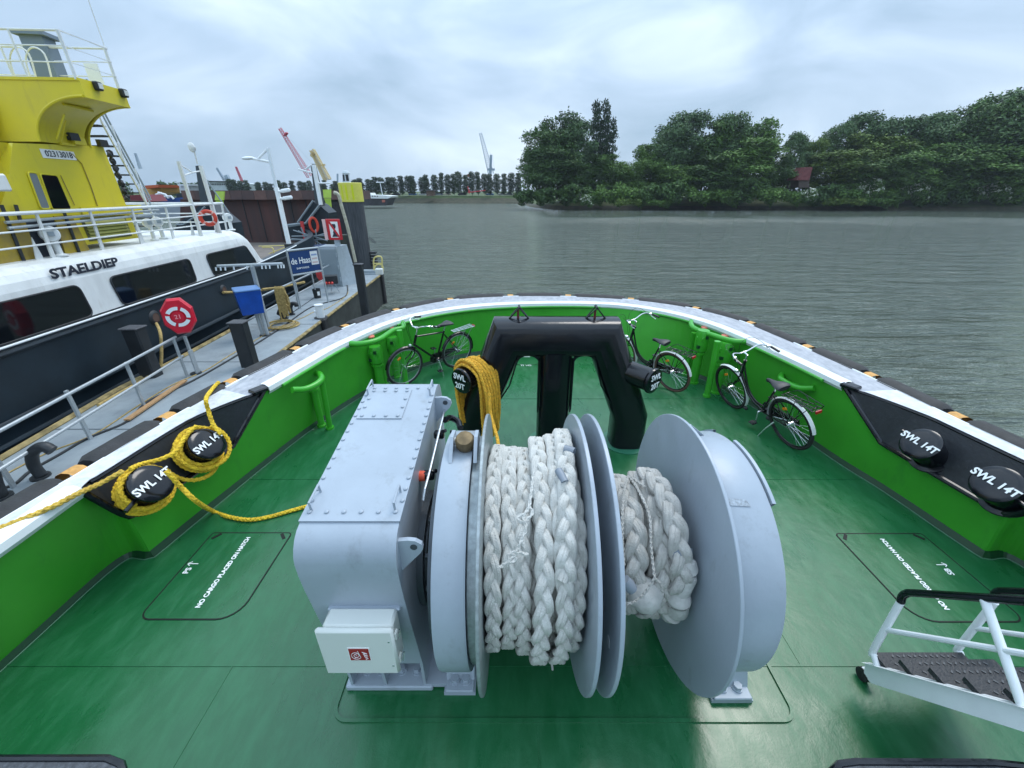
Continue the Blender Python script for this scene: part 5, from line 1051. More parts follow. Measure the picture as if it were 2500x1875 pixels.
m = MB(); m.prism([S_(a, b, .018) for a, b in ((-.22, .55), (.22, .55), (.3, .35), (.22, .15), (.1, .05), (.12, -.1), (.22, -.25), (.2, -.4), (.42, -.7), (-.42, -.7), (-.2, -.4), (-.22, -.25), (-.12, -.1), (-.1, .05), (-.22, .15), (-.3, .35))], (0, .004, 0)); m.build('bollard_symbol', TEXTB, t)
m = MB(); m.prism([S_(-.62, .78, .024), S_(-.42, .78, .024), S_(.62, -.60, .024), S_(.62, -.78, .024), S_(.48, -.78, .024), S_(-.62, .62, .024)], (0, .004, 0)); m.build('red_bar', mat('sign red bright', (0, 0, 0)), t)
m = MB(); m.box(V((cx.x, Ysn+.1, (hz+cx.z-hh/2)/2)), (.22, .12, cx.z-hh/2-hz)); m.build('stand', LGREY, t)
# yellow ladder and white box at the pontoon corner
b = Zp(922, 668, ZP); t = thing('yellow_ladder', b+V((-.1, 0, 0)), 'pale yellow tube ladder hoops at the far pontoon corner', 'ladder'); Yb = b.y
for pts in ([(915, 665), (912, 640), (915, 629), (924, 626), (932, 630), (933, 655)], [(913, 660), (916, 650), (925, 645), (934, 650), (935, 668)]): m = MB(); m.tube(smoothpath([Yp(x, y, Yb) for x, y in pts], 4), .04, 8); m.build('hoop', mat('pale yellow tube', (.66, .56, .20), .45), t, smooth=True)
m = MB(); m.tube([Yp(913, 643, Yb), Yp(933, 643, Yb)], .03, 6); m.build('rung', mat('pale yellow tube', (0, 0, 0)), t)
m = MB(); m.box(Zp(926, 663, ZP+.3), (.36, .25, .3), bev=.03); tag(m.build('white_crate', CREAM), 'small white box by the yellow ladder at the pontoon corner', 'box')
# dolphin pile with yellow band and lantern
b = Zp(893, 655, ZP); Yd = b.y+.6; t = thing('dolphin_pile', V((b.x, Yd, WATER)), 'thick dark timber pile with yellow reflective band and a lantern on top', 'mooring pile')
aL, aR = Yp(835, 480, Yd), Yp(884, 478, Yd); topz = Yp(858, 446, Yd).z; bz = Yp(858, 493, Yd).z; xc = (Yp(827, 446, Yd).x+Yp(880, 446, Yd).x)/2; rr = (Yp(880, 446, Yd).x-Yp(827, 446, Yd).x)/2
m = MB(); m.lathe([(rr*.97, WATER-.5), (rr*.97, topz-.02), (0, topz)], (xc, Yd, 0), (0, 0, 1), 40); m.build('pile', PILE, t, smooth=True)
m = MB(); m.lathe([(rr, bz), (rr*1.04, bz+.02), (rr*1.04, topz-.02), (rr, topz)], (xc, Yd, 0), (0, 0, 1), 40); m.build('yellow_band', YELB, t, smooth=True)
for a in (-115, -90, -60): m = MB(); m.lathe([(rr*1.05, bz+.12), (rr*1.05, topz-.1)], (xc, Yd, 0), (0, 0, 1), 4, R_(a-7), R_(a+2)); m.build('reflective_stripe', YELS, t)
lz = Yp(848, 418, Yd).z; m = MB(); m.lathe([(0, topz), (.20, topz), (.18, topz+.06), (.17, lz-.12), (.20, lz-.10), (.16, lz), (0, lz+.03)], (xc-.12, Yd, 0), (0, 0, 1), 16); m.build('lantern', mat('lantern glass', (.62, .68, .7), .25), t, ang=30)
m = MB()
for a in (-125, -60): m.lathe([(.195, topz+.08), (.195, lz-.16)], (xc-.12, Yd, 0), (0, 0, 1), 4, R_(a-22), R_(a+22))
m.build('solar_panel', DARK2, t)
for k in range(5): m = MB(); q = V((xc+rr+.12, Yd, Yp(905, 617, Yd).z-.17*k)); m.box(q, (.42, .25, .10)); m.build('guide_block', DARK2, t)
m = MB(); q = Yp(901, 577, Yd); m.tube([q, q+V((.35, 0, -.35)), q+V((.30, 0, -.38)), q+V((-.1, 0, -.05))], .018, 6); m.build('iron_hook', DARK2, t)
# camera / lamp mast
b = Zp(716, 655, ZP); Yl = 20.0; t = thing('camera_mast', Yp(712, 600, Yl), 'tall white lamp mast with two cameras and a side lamp bracket', 'mast'); t.location = V((Yp(712, 660, Yl).x, Yl, ZP)); WLOC[t.name] = V(t.location)
xb = Yp(706, 598, Yl).x; zt = Yp(659, 362, Yl).z; m = MB(); m.box(V((xb, Yl, (Yp(680, 458, Yl).z+Yp(706, 595, Yl).z)/2)), (.15, .15, Yp(680, 458, Yl).z-Yp(706, 595, Yl).z)); m.build('lower_mast', WHITE, t)
m = MB(); m.box(V((xb, Yl, (Yp(680, 458, Yl).z+zt)/2)), (.10, .10, zt-Yp(680, 458, Yl).z)); m.build('upper_mast', mat('pale mast paint', (.66, .72, .76), .5), t)
m = MB(); m.box(V((xb, Yl, (ZP+Yp(706, 595, Yl).z)/2)), (.30, .30, Yp(706, 595, Yl).z-ZP)); m.build('mast_foot', DARK2, t)
m = MB(); a = Yp(658, 363, Yl); a.x = xb; l1 = Yp(628, 390, Yl); l2 = Yp(661, 396, Yl); l2.x = xb; m.tube([a, l1.lerp(a, .0)], .05, 8); m.tube([Yp(612, 386, Yl), l2], .05, 8); m.build('lamp_bracket', WHITE, t, smooth=True)
m = MB(); lump(m, Yp(605, 386, Yl), [(1, 0, .05), (0, 1, 0), (0, 0, 1)], (.28, .12, .07), 1, n=12, m=8, amp=0); m.build('lamp_head', WHITE, t, smooth=True)
for y in (465, 483): 
    c = Yp(697 if y < 470 else 702, y, Yl); m = MB(); m.box(c, (.42, .16, .15), Matrix.Rotation(R_(-8), 3, 'Y'), bev=.04); m.tube([c+V((-.1, 0, -.05)), V((xb, Yl, c.z-.02))], .05, 8); m.build('camera_unit', WHITE, t)

# ================================================================ MOORED WORKBOAT
sh = thing('workboat', SB(4, 2, WATER), 'moored workboat with dark hull, white deckhouse, dark windows and yellow wheelhouse tower', 'ship')
S0, S1_ = -9.0, 11.4
def hullx(s): return 0 if s < 16 else ((s-16)/3.5)**2*1.6
ss = [S0+i*(19.5-S0)/50 for i in range(51)]
def hz_(s): return .46 if s < 10 else .46+.0*(s-10)+.035*(s-10)**1.3
rows = [(.0, lambda s: hz_(s)), (-.02, lambda s: .30), (.05, lambda s: -.75), (.0, lambda s: -.82), (.04, lambda s: -1.15), (.10, lambda s: -1.6), (.35, lambda s: WATER-.3)]
mb = MB(); R0 = [[SB(s, hullx(s)+w_+(.0 if k < 2 else .05*max(0, s-11)/3), f(s)) for s in ss] for k, (w_, f) in enumerate(rows)]
for a, b_ in zip(R0, R0[1:]): mb.strip(a, b_)
mb.strip([SB(s, hullx(s), hz_(s)) for s in ss], [SB(s, hullx(s)+.25, hz_(s)) for s in ss]); mb.build('hull', DARKST, sh, ang=30)
for z, w_ in ((-.78, -.05), (-1.12, -.03), (.36, -.02)):
    mb = MB(); mb.tube([SB(s, hullx(s)+w_, z) for s in ss], .05, 8); mb.build('rubbing_strake', DARKST, sh, smooth=True)
mb = MB(); mb.tube([SB(s, hullx(s)-.035, .47+(hz_(s)-.46)) for s in ss[:42]], .022, 6); mb.build('white_line', WHITE, sh)
# white deckhouse with rounded shoulder
prof = [(.06, .50), (.07, 1.30), (.10, 1.45), (.17, 1.58), (.28, 1.67), (.42, 1.72), (.62, 1.735), (5.5, 1.74)]
def frontz(s): return 0
mb = MB(); sA = [S0+i*(9.9-S0)/30 for i in range(31)]
for a, b_ in zip(prof, prof[1:]): mb.strip([SB(s, *a) for s in sA], [SB(s, *b_) for s in sA])
fr_prof = [(9.9, 0), (10.2, .02), (10.45, .09), (10.7, .25), (10.95, .55), (11.2, .90), (11.4, 1.24)]
R1 = [[SB(s, w_, max(.5, z-dz)) for w_, z in prof] for s, dz in fr_prof]
for a, b_ in zip(R1, R1[1:]): mb.strip(a, b_)
mb.build('deckhouse', WHITED, sh, ang=60)
def rquad(pts, r, n=5):        # rounded polygon from corner points
    o = []; k = len(pts)
    for i in range(k):
        p, a, b_ = pts[i], pts[i-1], pts[(i+1) % k]; u1 = (a-p).normalized(); u2 = (b_-p).normalized(); A_ = p+u1*r; B_ = p+u2*r
        for j in range(n+1): t_ = j/n; o.append(A_*(1-t_)**2+p*2*t_*(1-t_)+B_*t_*t_)
    return o
for pts in ([(-60, 752), (190, 695), (230, 770), (-60, 850)], [(266, 680), (462, 633), (484, 694), (302, 746)], [(502, 622), (600, 604), (627, 640), (525, 677)]):
    P = [Wp(x, y, .045) for x, y in pts]; z1 = 1.185; z0 = .50; P[0].z = P[1].z = z1; P[2].z = P[3].z = z0; R_q = rquad(P, .16)
    m = MB(); m.add(R_q, [tuple(range(len(R_q)))]); m.build('window', GLASSD, sh); m = MB(); m.tube(R_q, .018, 6, closed=True); m.build('window_frame', DARK2, sh, smooth=True)
a, b_ = Wp(104, 675, .05), Wp(316, 640, .05); 
tx = text('name_lettering', 'STAELDIEP', SB((2.62+4.83)/2, .075, 1.47), BD, (0, 0, 1), .255, TEXTB, sh, lift=.012, bold=.010, extr=.002, sx=1.40)
# fairleads with ropes
for px, r in (((380, 775), .17), ((547, 708), .16)):
    c = Wp(*px, -.03); m = MB(); m.lathe([(r*.7, .02), (r, 0), (r*1.15, -.03), (r*1.0, -.05)], c, BN*-1, 24); m.build('fairlead', DARK2, sh, smooth=True); m = MB(); m.lathe([(0, 0), (r*.8, 0)], c-BN*.012, BN*-1, 20); m.build('fairlead_hole', TAN, sh)
m = MB(); c = Wp(382, 790, -.08); m.tube(smoothpath([c, Yp(391, 812, 9.6), Yp(394, 850, 9.4), Yp(392, 895, 9.2), Zp(378, 907, ZP+.05), Zp(350, 928, ZP+.04), Zp(300, 955, ZP+.03), Zp(240, 990, ZP+.03)], 6), .035, 8); tag(m.build('mooring_line', YROPED, None, smooth=True), 'yellowish mooring line hanging from the workboat fairlead down to the pontoon', 'rope')
m = MB(); c = Wp(545, 714, -.08); m.tube(smoothpath([c, Yp(600, 712, 15.0), Yp(650, 707, 16.0), Yp(700, 698, 17.2), Yp(743, 688, 18.4)], 5), .04, 8); m.tube(smoothpath([Yp(640, 706, 15.6), Yp(690, 700, 17), Yp(744, 690, 18.4)], 4), .035, 8); tag(m.build('mooring_line', YROPED, None, smooth=True), 'slack yellowish mooring line running forward behind the blue box', 'rope')
# deck railing
posts_s = [-4.6, -2.9, -1.2, .5, 2.2, 3.45, 4.7, 5.95, 7.2, 8.45, 9.35, 9.95]
for s in posts_s[:-1]:
    m = MB(); m.prism([SB(s, .42, 1.70), SB(s+.09, .42, 1.70), SB(s+.05, .34, 2.62), SB(s, .34, 2.62)], BN*.03); m.build('rail_post', WHITED, sh)
m = MB(); m.tube([SB(10.0, .42, 1.7), SB(10.0, .34, 2.6)], .03, 8); m.build('rail_post', WHITED, sh)
for z, r, w_ in ((2.60, .035, .34), (2.28, .018, .36), (2.0, .018, .385)):
    m = MB(); m.tube([SB(-8, w_, z), SB(10.05, w_, z), SB(10.05, 4.6, z)], r, 8); m.build('rail', WHITED, sh, smooth=True)
for s in (3.2, 6.05, 8.2): m = MB(); m.prism([SB(s, .50, 1.72), SB(s+.16, .50, 1.72), SB(s+.06, .44, 2.15)], BN*.02); m.build('post_gusset', WHITED, sh)
# tower
TS0, TS1, TW = 3.2, 6.2, .62
tower = bpy.data.objects.new('wheelhouse_tower', None); COL.objects.link(tower); tower.parent = sh; WLOC[tower.name] = V(sh.location)
m = MB(); q = [SB(TS0, TW, 1.9), SB(TS1, TW, 1.9), SB(TS1-.02, TW, 3.9), SB(TS0+.5, TW, 3.9)]
m.add([SB(3.98, TW, 3.62), SB(3.2, 1.2, 3.4), SB(3.0, 1.2, 1.8), SB(3.0, TW, 1.8), SB(TS1, TW, 1.8), SB(TS1-.03, TW, 3.95), SB(4.55, TW, 3.95), SB(3.96, TW, 3.80)], [tuple(range(8))]) if 0 else None
m.prism([SB(2.2, TW, 2.30), SB(TS1, TW, 2.30), SB(TS1, TW, 1.85), SB(2.2, TW, 1.85)], BN*3)
m.prism([SB(2.75, TW+.01, 2.3), SB(TS1, TW, 2.3), SB(TS1-.05, TW, 3.98), SB(3.93, TW, 3.85), SB(3.6, TW+.01, 3.3), SB(3.3, TW+.01, 2.9)], BN*3); m.build('tower_wall', YEL, tower)
m = MB(); m.prism([SB(-4, 1.1, 1.9), SB(2.8, 1.1, 1.9), SB(2.8, 1.1, 3.35), SB(-4, 1.1, 3.35)], BN*3); m.build('lower_house', YEL, tower)
m = MB(); m.prism([SB(-4, .9, 3.35), SB(3.65, .9, 3.35), SB(3.95, .7, 3.85), SB(-4, .7, 3.85)], BN*3); m.build('shoulder', YEL, tower)
# wing: quarter pipe from the wall up to the outer fascia
WO = -.56; s0, s1 = 4.56, 5.70; qp = []
for i in range(15): a = R_(90*i/14); qp.append((TW-(TW-WO)*(1-math.cos(a)), 3.93+(4.74-3.93)*math.sin(a)))
m = MB(); A_ = [SB(s0, w_, z) for w_, z in qp]; B_ = [SB(s1+.12*(1-i/14)*-1+.06, w_, z) for i, (w_, z) in enumerate(qp)]; m.strip(A_, B_)
m.build('wing_soffit', YEL, tower, ang=60)
# the plate facing aft with its curved edge, thick rim included
m = MB(); face = [SB(s0, w_, z) for w_, z in qp]+[SB(s0, WO, 5.0), SB(s0, 4.5, 5.0), SB(s0, 4.5, 3.93)]; m.prism(face, BD*.03); m.build('wing_aft_plate', YEL, tower)
m = MB(); face = [SB(s1+.05, w_, z) for w_, z in qp]+[SB(s1+.05, WO, 5.0), SB(s1+.05, 4.5, 5.0), SB(s1+.05, 4.5, 3.93)]; m.prism(face, BD*.03); m.build('wing_fore_plate', YEL, tower)
for s in (s0-.02, s1+.07): m = MB(); m.tube([SB(s, w_, z) for w_, z in qp], .028, 8); m.build('edge_bead', YEL, tower, smooth=True)
m = MB(); m.prism([SB(s0, WO, 4.72), SB(s1+.05, WO, 4.72), SB(s1, WO, 5.0), SB(s0, WO, 5.0)], BN*-.03); m.build('fascia', YEL, tower)
m = MB(); m.prism([SB(s0-.02, WO-.03, 5.0), SB(s1+.06, WO-.03, 5.0), SB(s1+.06, 4.6, 5.0), SB(s0-.02, 4.6, 5.0)], (0, 0, .05)); m.prism([SB(s1+.06, .75, 5.0), SB(6.5, .75, 5.0), SB(6.5, 4.6, 5.0), SB(s1+.06, 4.6, 5.0)], (0, 0, .05)); m.build('tower_roof', YEL, tower)
m = MB(); m.prism([SB(s0-.30, 1.35, 3.95), SB(s0-.30, 5, 3.95), SB(s0, 5, 4.75), SB(s0, 1.15, 4.75)], (0, 0, .02)); m.box(SB(s0-.2, 2.35, 4.38), (1.9, .35, .75)); m.build('locker_projection', YEL, tower)
# fittings under the wing
for (a, b_, r) in ((SB(4.75, .45, 4.0), SB(4.75, .1, 4.45), .02), (SB(4.9, .5, 3.98), SB(4.85, .2, 4.35), .016), (SB(4.7, 0, 4.62), SB(5.4, 0, 4.60), .03), (SB(4.95, .58, 3.93), SB(5.3, .58, 3.93), .03), (SB(5.55, .58, 4.1), SB(4.95, .58, 4.12), .018)):
    m = MB(); m.tube([a, b_], r, 6); m.build('wing_fitting', YEL, tower)
m = MB(); m.box(Wp(190, 345, .56), (.12, .28, .14)); m.build('small_box', YEL, tower)
for px in ((178, 334), (250, 350)): m = MB(); m.box(Wp(*px, .55), (.10, .22, .15)); m.build('flood_lamp', DARK2, tower)
for s in (4.93, 5.62): 
    m = MB(); m.box(SB(s, WO-.07, 4.98), (.12, .15, .16), bev=.02); m.build('deck_lamp', DARK2, tower)
    m = MB(); m.box(SB(s, WO-.135, 4.98), (.01, .10, .10)); m.build('lamp_glass', mat('lamp glass', (.6, .62, .6), .2), tower)
# number plate, windows, louvre, stains
P = [Wp(x, y, TW-.012) for x, y in ((100, 364), (183, 373), (184, 390), (103, 383))]; m = MB(); c = sum(P, V((0, 0, 0)))/4; m.prism([c+BD*a*.40+V((0, 0, b_*.085)) for a, b_ in ((-1, -1), (1, -1), (1, 1), (-1, 1))], BN*.008); m.build('number_plate', mat('sign white', (0, 0, 0)), tower)
text('number_lettering', '02313018', c, BD, (0, 0, 1), .165, TEXTB, tower, lift=.006, bold=.001, sx=.98)
for pts, mm in (([(67, 420), (90, 422), (124, 510), (100, 510)], mat('grey window pane', (.20, .22, .23), .3)), ([(97, 424), (140, 428), (176, 512), (128, 512)], GLASSD)):  # one pane is flat mid grey, the other dark glass
    P = rquad([Wp(x, y, TW-.012) for x, y in pts], .06, 4); m = MB(); m.add(P, [tuple(range(len(P)))]); m.build('tower_window', mm, tower); m = MB(); m.tube(P, .016, 6, closed=True); m.build('window_frame', YEL, tower, smooth=True)
m = MB(); m.tube([Wp(x, y, TW-.01) for x, y in ((175, 375), (200, 400), (222, 455), (240, 508))], .012, 6); m.tube([Wp(x, y, TW-.01) for x, y in ((148, 428), (182, 500))], .008, 6); m.build('wall_pipe', YELD, tower)
m = MB(); m.prism([Wp(x, y, TW-.03) for x, y in ((196, 505), (345, 500), (350, 522), (205, 528))], BN*.02); m.build('wall_step', YEL, tower)
for k in range(5): m = MB(); z = 1.98+.075*k; m.prism([SB(4.75, TW-.05, z), SB(5.95, TW-.05, z), SB(5.95, TW-.01, z+.06), SB(4.75, TW-.01, z+.06)], (0, 0, .012)); m.build('louvre_slat', mat('olive louvre', (.30, .30, .06), .5), tower)
m = MB(); m.prism([SB(4.7, TW-.012, 1.92), SB(6.0, TW-.012, 1.92), SB(6.0, TW-.012, 2.42), SB(4.7, TW-.012, 2.42)], BN*.006); m.build('louvre_shade', mat('painted olive shadow', (.10, .10, .03), .6), tower)  # flat dark olive sheet paints the shade behind the slats
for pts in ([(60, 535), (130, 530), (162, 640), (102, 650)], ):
    P = [Wp(x, y, TW-.02) for x, y in pts]; m = MB(); m.prism(P, BN*.02); m.build('doorway_shade', mat('painted doorway shade', (.012, .018, .03), .5), tower)  # flat dark panel paints the shade inside the doorway
for px0, px1 in (((3, 500), (60, 640)), ((38, 500), (50, 540)), ((157, 520), (195, 620))):
    m = MB(); a, b_ = Wp(*px0, TW-.06), Wp(*px1, TW-.06); m.tube([a, b_], .03, 6); m.build('door_post', DARK2, tower)
m = MB(); m.prism([Wp(x, y, TW-.035) for x, y in ((-60, 545), (60, 535), (100, 652), (-60, 668))], BN*.03); m.prism([Wp(x, y, TW-.035) for x, y in ((132, 528), (175, 525), (220, 612), (165, 635))], BN*.03); m.build('stained_panel', YELD, tower)
m = MB(); m.box(Wp(10, 460, .3)+V((-.2, 0, .1)), (.35, .35, .30), bev=.03); m.build('white_vent_box', WHITED, tower)
# roof railing, radar box, whip aerial
for s, w_ in ((s0, WO+.02), (s1, WO+.05), (s0, 1.2), (s0, .35), (s1, 1.6)):
    m = MB(); m.tube([SB(s, w_, 5.02), SB(s-.02, w_, 5.80)], .03 if w_ < 0 else .02, 6); m.build('roof_rail_post', WHITED, tower)
for z, r in ((5.80, .022), (5.56, .012), (5.30, .012)): m = MB(); m.tube([SB(s0, 5, z), SB(s0, WO+.02, z), SB(s1, WO+.02, z), SB(s1, 5, z)], r, 6); m.build('roof_rail', WHITED, tower)
c = SB(5.75, .85, 5.55); m = MB(); m.box(c, (.42, .36, .86), Matrix.Rotation(R_(10), 3, 'Z')); m.box(c+V((0, 0, .46)), (.60, .50, .07), Matrix.Rotation(R_(10), 3, 'Z')); m.build('roof_locker', mat('mid grey locker', (.16, .21, .26), .45), tower)
m = MB(); m.tube([SB(s1, WO+.05, 5.7), SB(s1-.05, WO+.05, 8.4)], .010, 5); m.build('whip_aerial', WHITED, tower)
m = MB(); m.prism([SB(5.55, -.05, 5.10), SB(5.55, -.33, 5.10), SB(5.55, -.33, 5.5), SB(5.55, -.05, 5.5)], BD*.02); m.build('white_board', WHITE, tower)
for dw in (0, .3, 1.9, 2.6): m = MB(); m.tube(smoothpath([SB(4.9, .2+dw, 5.05), SB(4.9, .15+dw, 5.5), SB(4.9, .35+dw, 5.6), SB(4.9, .55+dw, 5.4), SB(4.9, .6+dw, 5.05)], 4), .016, 6); m.build('roof_hoop', WHITED, tower)
# big stair from the tower down to the foredeck
m = MB(); L1, L2 = Wp(262, 335, 1.3), Wp(440, 600, 1.3)
for w_ in (1.3, 2.0):
    a, b_ = Wp(250, 300, w_), Wp(395, 565, w_); up_ = V((0, 0, 1)); 
    m2 = MB(); m2.prism([a, b_, b_+up_*.16, a+up_*.16], BN*.04); m2.build('stair_stringer', WHITED, sh)
    for h in (.45, .85): m2 = MB(); m2.tube([a+up_*(h+.1), b_+up_*(h+.1)], .02, 6); m2.build('stair_rail', LGREY, sh)
    for f_ in (.35, .72): m2 = MB(); q = a.lerp(b_, f_); m2.tube([q, q+up_*.95], .022, 6); m2.build('stair_post', WHITE, sh)
a0_, b0_ = Wp(250, 300, 1.3), Wp(395, 565, 1.3); 
for k in range(12): q = a0_.lerp(b0_, (k+.5)/12); m2 = MB(); m2.box(q+BN*.37+V((0, 0, .05)), (.66, .24, .035)); m2.build('stair_tread', DARK2, sh)
for k in range(7): m = MB(); c = Wp(268+3.5*k*2, 375+18*k, .7); lump(m, c, [(1, 0, 0), (0, 1, 0), (0, 0, 1)], (.06, .07, .09), k, n=10, m=6, amp=.3); m.build('cable_clamp', DARK2, tower)
# bow masts, lifebuoy
def post(px0, px1, w_, r, nm, mm, par): m = MB(); a = Wp(*px0, w_); b_ = Wp(*px1, w_); m.box((a+b_)/2, (r*2, r*1.4, abs(b_.z-a.z)+.01)); return m.build(nm, mm, par)
post((488, 580), (441, 395), .35, .045, 'mast', WHITED, sh); post((541, 575), (487, 405), .35, .05, 'mast', WHITED, sh)
m = MB(); m.tube([Wp(443, 404, .35), Wp(470, 421, .35), Wp(487, 418, .35)], .022, 6); m.tube([Wp(452, 427, .35), Wp(470, 421, .35)], .022, 6); m.build('mast_bracket', WHITED, sh)
m = MB(); c = Wp(468, 360, .35); m.tube([Wp(482, 400, .35), c+V((.05, 0, .0))], .022, 6); lump(m, c, [(1, 0, 0), (0, 1, 0), (0, 0, 1)], (.10, .1, .14), 3, n=12, m=8, amp=.1); m.build('mast_horn', WHITED, sh)
t = thing('lifebuoy', Wp(508, 560, .35), 'red lifebuoy hanging on the workboat foremast', 'lifebuoy', 'round lifebuoys'); c = Wp(508, 532, .30); fx = V((.6, -.75, 0)).normalized(); uz = V((0, 0, 1)); ux = uz.cross(fx).normalized()
m = MB(); m.tube([c+(ux*math.cos(a)+uz*math.sin(a))*.20 for a in [2*math.pi*i/28 for i in range(28)]], .058, 10, closed=True); m.build('ring', ORED, t, smooth=True)
for k in range(4): m = MB(); m.tube([c+(ux*math.cos(a)+uz*math.sin(a))*.20 for a in [R_(45+90*k+d_) for d_ in (-7, 0, 7)]], .061, 10); m.build('band', mat('pink band', (.7, .35, .3), .6), t, smooth=True)
# mushroom ventilators on the deckhouse roof
def ventil(base, top, w_, label, r=.12):
    a = Wp(*base, w_); h = Wp(*top, w_).z; t = thing('roof_ventilator', a, label, 'ventilator', 'white ventilators on the deckhouse roof'); m = MB(); m.lathe([(0, 0), (r*.9, 0), (r*.9, .03), (r*.42, .05), (r*.42, h-a.z-.10)], a, (0, 0, 1), 18); m.build('stem', WHITED, t, smooth=True)
    m = MB(); q = V((a.x, a.y, h-.05)); m.lathe([(0, -.13), (r, -.11), (r*1.1, -.02), (r*1.1, .06), (r*.95, .10), (0, .11)], q-V((.03, 0, 0)), (.75, -.65, .1), 22); m.build('head', WHITED, t, smooth=True)
    m = MB(); m.box(q+V((.75, -.65, .1))*.13, (.02, .10, .09), Matrix.Rotation(R_(-40), 3, 'Z')); m.build('vent_flap', LGREY, t)
ventil((148, 625), (125, 565), .48, 'white roof ventilator nearest us, behind the workboat railing', .15)
ventil((378, 587), (360, 540), .6, 'white roof ventilator, left one of the close pair right of the tower', .11); ventil((400, 583), (384, 537), .62, 'white roof ventilator, right one of the close pair right of the tower', .12)
ventil((566, 562), (556, 528), .6, 'white roof ventilator by the front end of the railing', .14)
# gangway laid on roof
m = MB()
for dz in (0, .10): m.tube([Wp(20, 557, .45)+V((0, 0, dz)), Wp(390, 522, .45)+V((0, 0, dz))], .03, 6)
m.build('spare_gangway_tube', ALU, sh)
HAZE = .00017
# ================================================================ FLOATING DOCK, OTHER VESSELS
def slab(name, px, Y, th, m, parent=None):
    P = [Yp(x, y, Y) for x, y in px]; mb = MB(); mb.prism(P, (0, th, 0)); return mb.build(name, m, parent)
YD = 38.0
dock = thing('floating_dock', (Yp(680, 594, YD).x, YD, WATER), 'rust brown steel side wall of a floating dock with plated coping', 'dock')
slab('dock_wall', [(440, 486), (790, 487), (845, 596), (440, 596)], YD, 1.5, RUST, dock); slab('dark_wall', [(765, 486), (872, 486), (872, 600), (790, 600)], YD-.3, 1.7, mat('black dock end', (.018, .018, .022), .7, var=.3), dock)
zc0, zc1 = Yp(600, 487, YD).z, Yp(600, 465, YD).z; x = Yp(455, 475, YD).x; xe = Yp(872, 475, YD).x; k = 0
while x < xe: mb = MB(); mb.box((x+.47, YD+.6, (zc0+zc1)/2), (.98, 2.2, zc1-zc0)); mb.build('coping_plate', mat('rusted steel coping', (0, 0, 0)) if k % 3 else mat('rusted coping paler', (.13, .075, .065), .8, var=.2, vs=1), dock); x += 1.0; k += 1
for x in (590, 628, 670, 707, 745): mb = MB(); a, b = Yp(x, 487, YD-.03), Yp(x+8, 590, YD-.03); mb.tube([V((a.x, a.y, zc0)), V((a.x, a.y, -1))], .04, 5); mb.build('wall_seam', DARK2, dock)
mb = MB(); mb.add([Yp(440, 591, YD), Yp(870, 591, YD), Zp(900, 640, -1.15), Zp(440, 700, -1.15)], [(0, 1, 2, 3)])
fl = MB(); fl.prism([V((-40, 26, -1.15)), V((-11.6, 26, -1.15)), V((-16.5, 38, -1.15)), V((-45, 38, -1.15))], (0, 0, -1.6)); fl.build('dock_floor', BRN, dock)
def yrail(pts, Y, label):
    m = MB(); m.tube(smoothpath([Yp(x, y, Y) for x, y in pts], 3), .045, 6); return tag(m.build('dock_rail', mat('pale yellow tube', (0, 0, 0)), None, smooth=True), label, 'handrail', 'yellow rails on the dock')
yrail([(592, 640), (590, 612), (600, 605), (604, 640)], 29, 'yellow hoop rail on the dock seen through the workboat window'); yrail([(640, 604), (662, 604), (668, 612), (670, 632)], 29, 'yellow bent rail on the brown dock floor, right of the white deckhouse end')
m = MB(); m.tube([Yp(632, 601, 31), Yp(706, 599, 31)], .035, 5); m.tube([Yp(655, 620, 31), Yp(706, 600, 31)], .035, 5); tag(m.build('guard_wire', mat('pale yellow tube', (0, 0, 0))), 'thin pale guard wires over the brown dock floor', 'guard wire')
def limep(px1, px2, label):
    P = [Yp(x, y, 30) for x, y in px1+px2]; c = sum(P, V((0, 0, 0)))/len(P); t = thing('lime_panel', V((c.x, 30, -1.1)), label, 'marker panel', 'lime green dock markers'); slab('upper_panel', px1, 30, .12, LIME, t); slab('lower_panel', px2, 30.02, .12, mat('lime with painted shade', (.36, .52, .06), .5), t)  # lower panel repeats the lime with shade mixed into its colour
limep([(526, 467), (547, 467), (545, 489), (524, 489)], [(526, 490), (543, 490), (547, 530), (556, 562), (546, 563), (536, 530)], 'lime green bent marker panel left of the rust brown wall')
limep([(788, 463), (807, 462), (807, 483), (790, 483)], [(791, 484), (806, 484), (811, 535), (803, 536), (800, 510)], 'lime green bent marker panel between the black gantry and the pile')
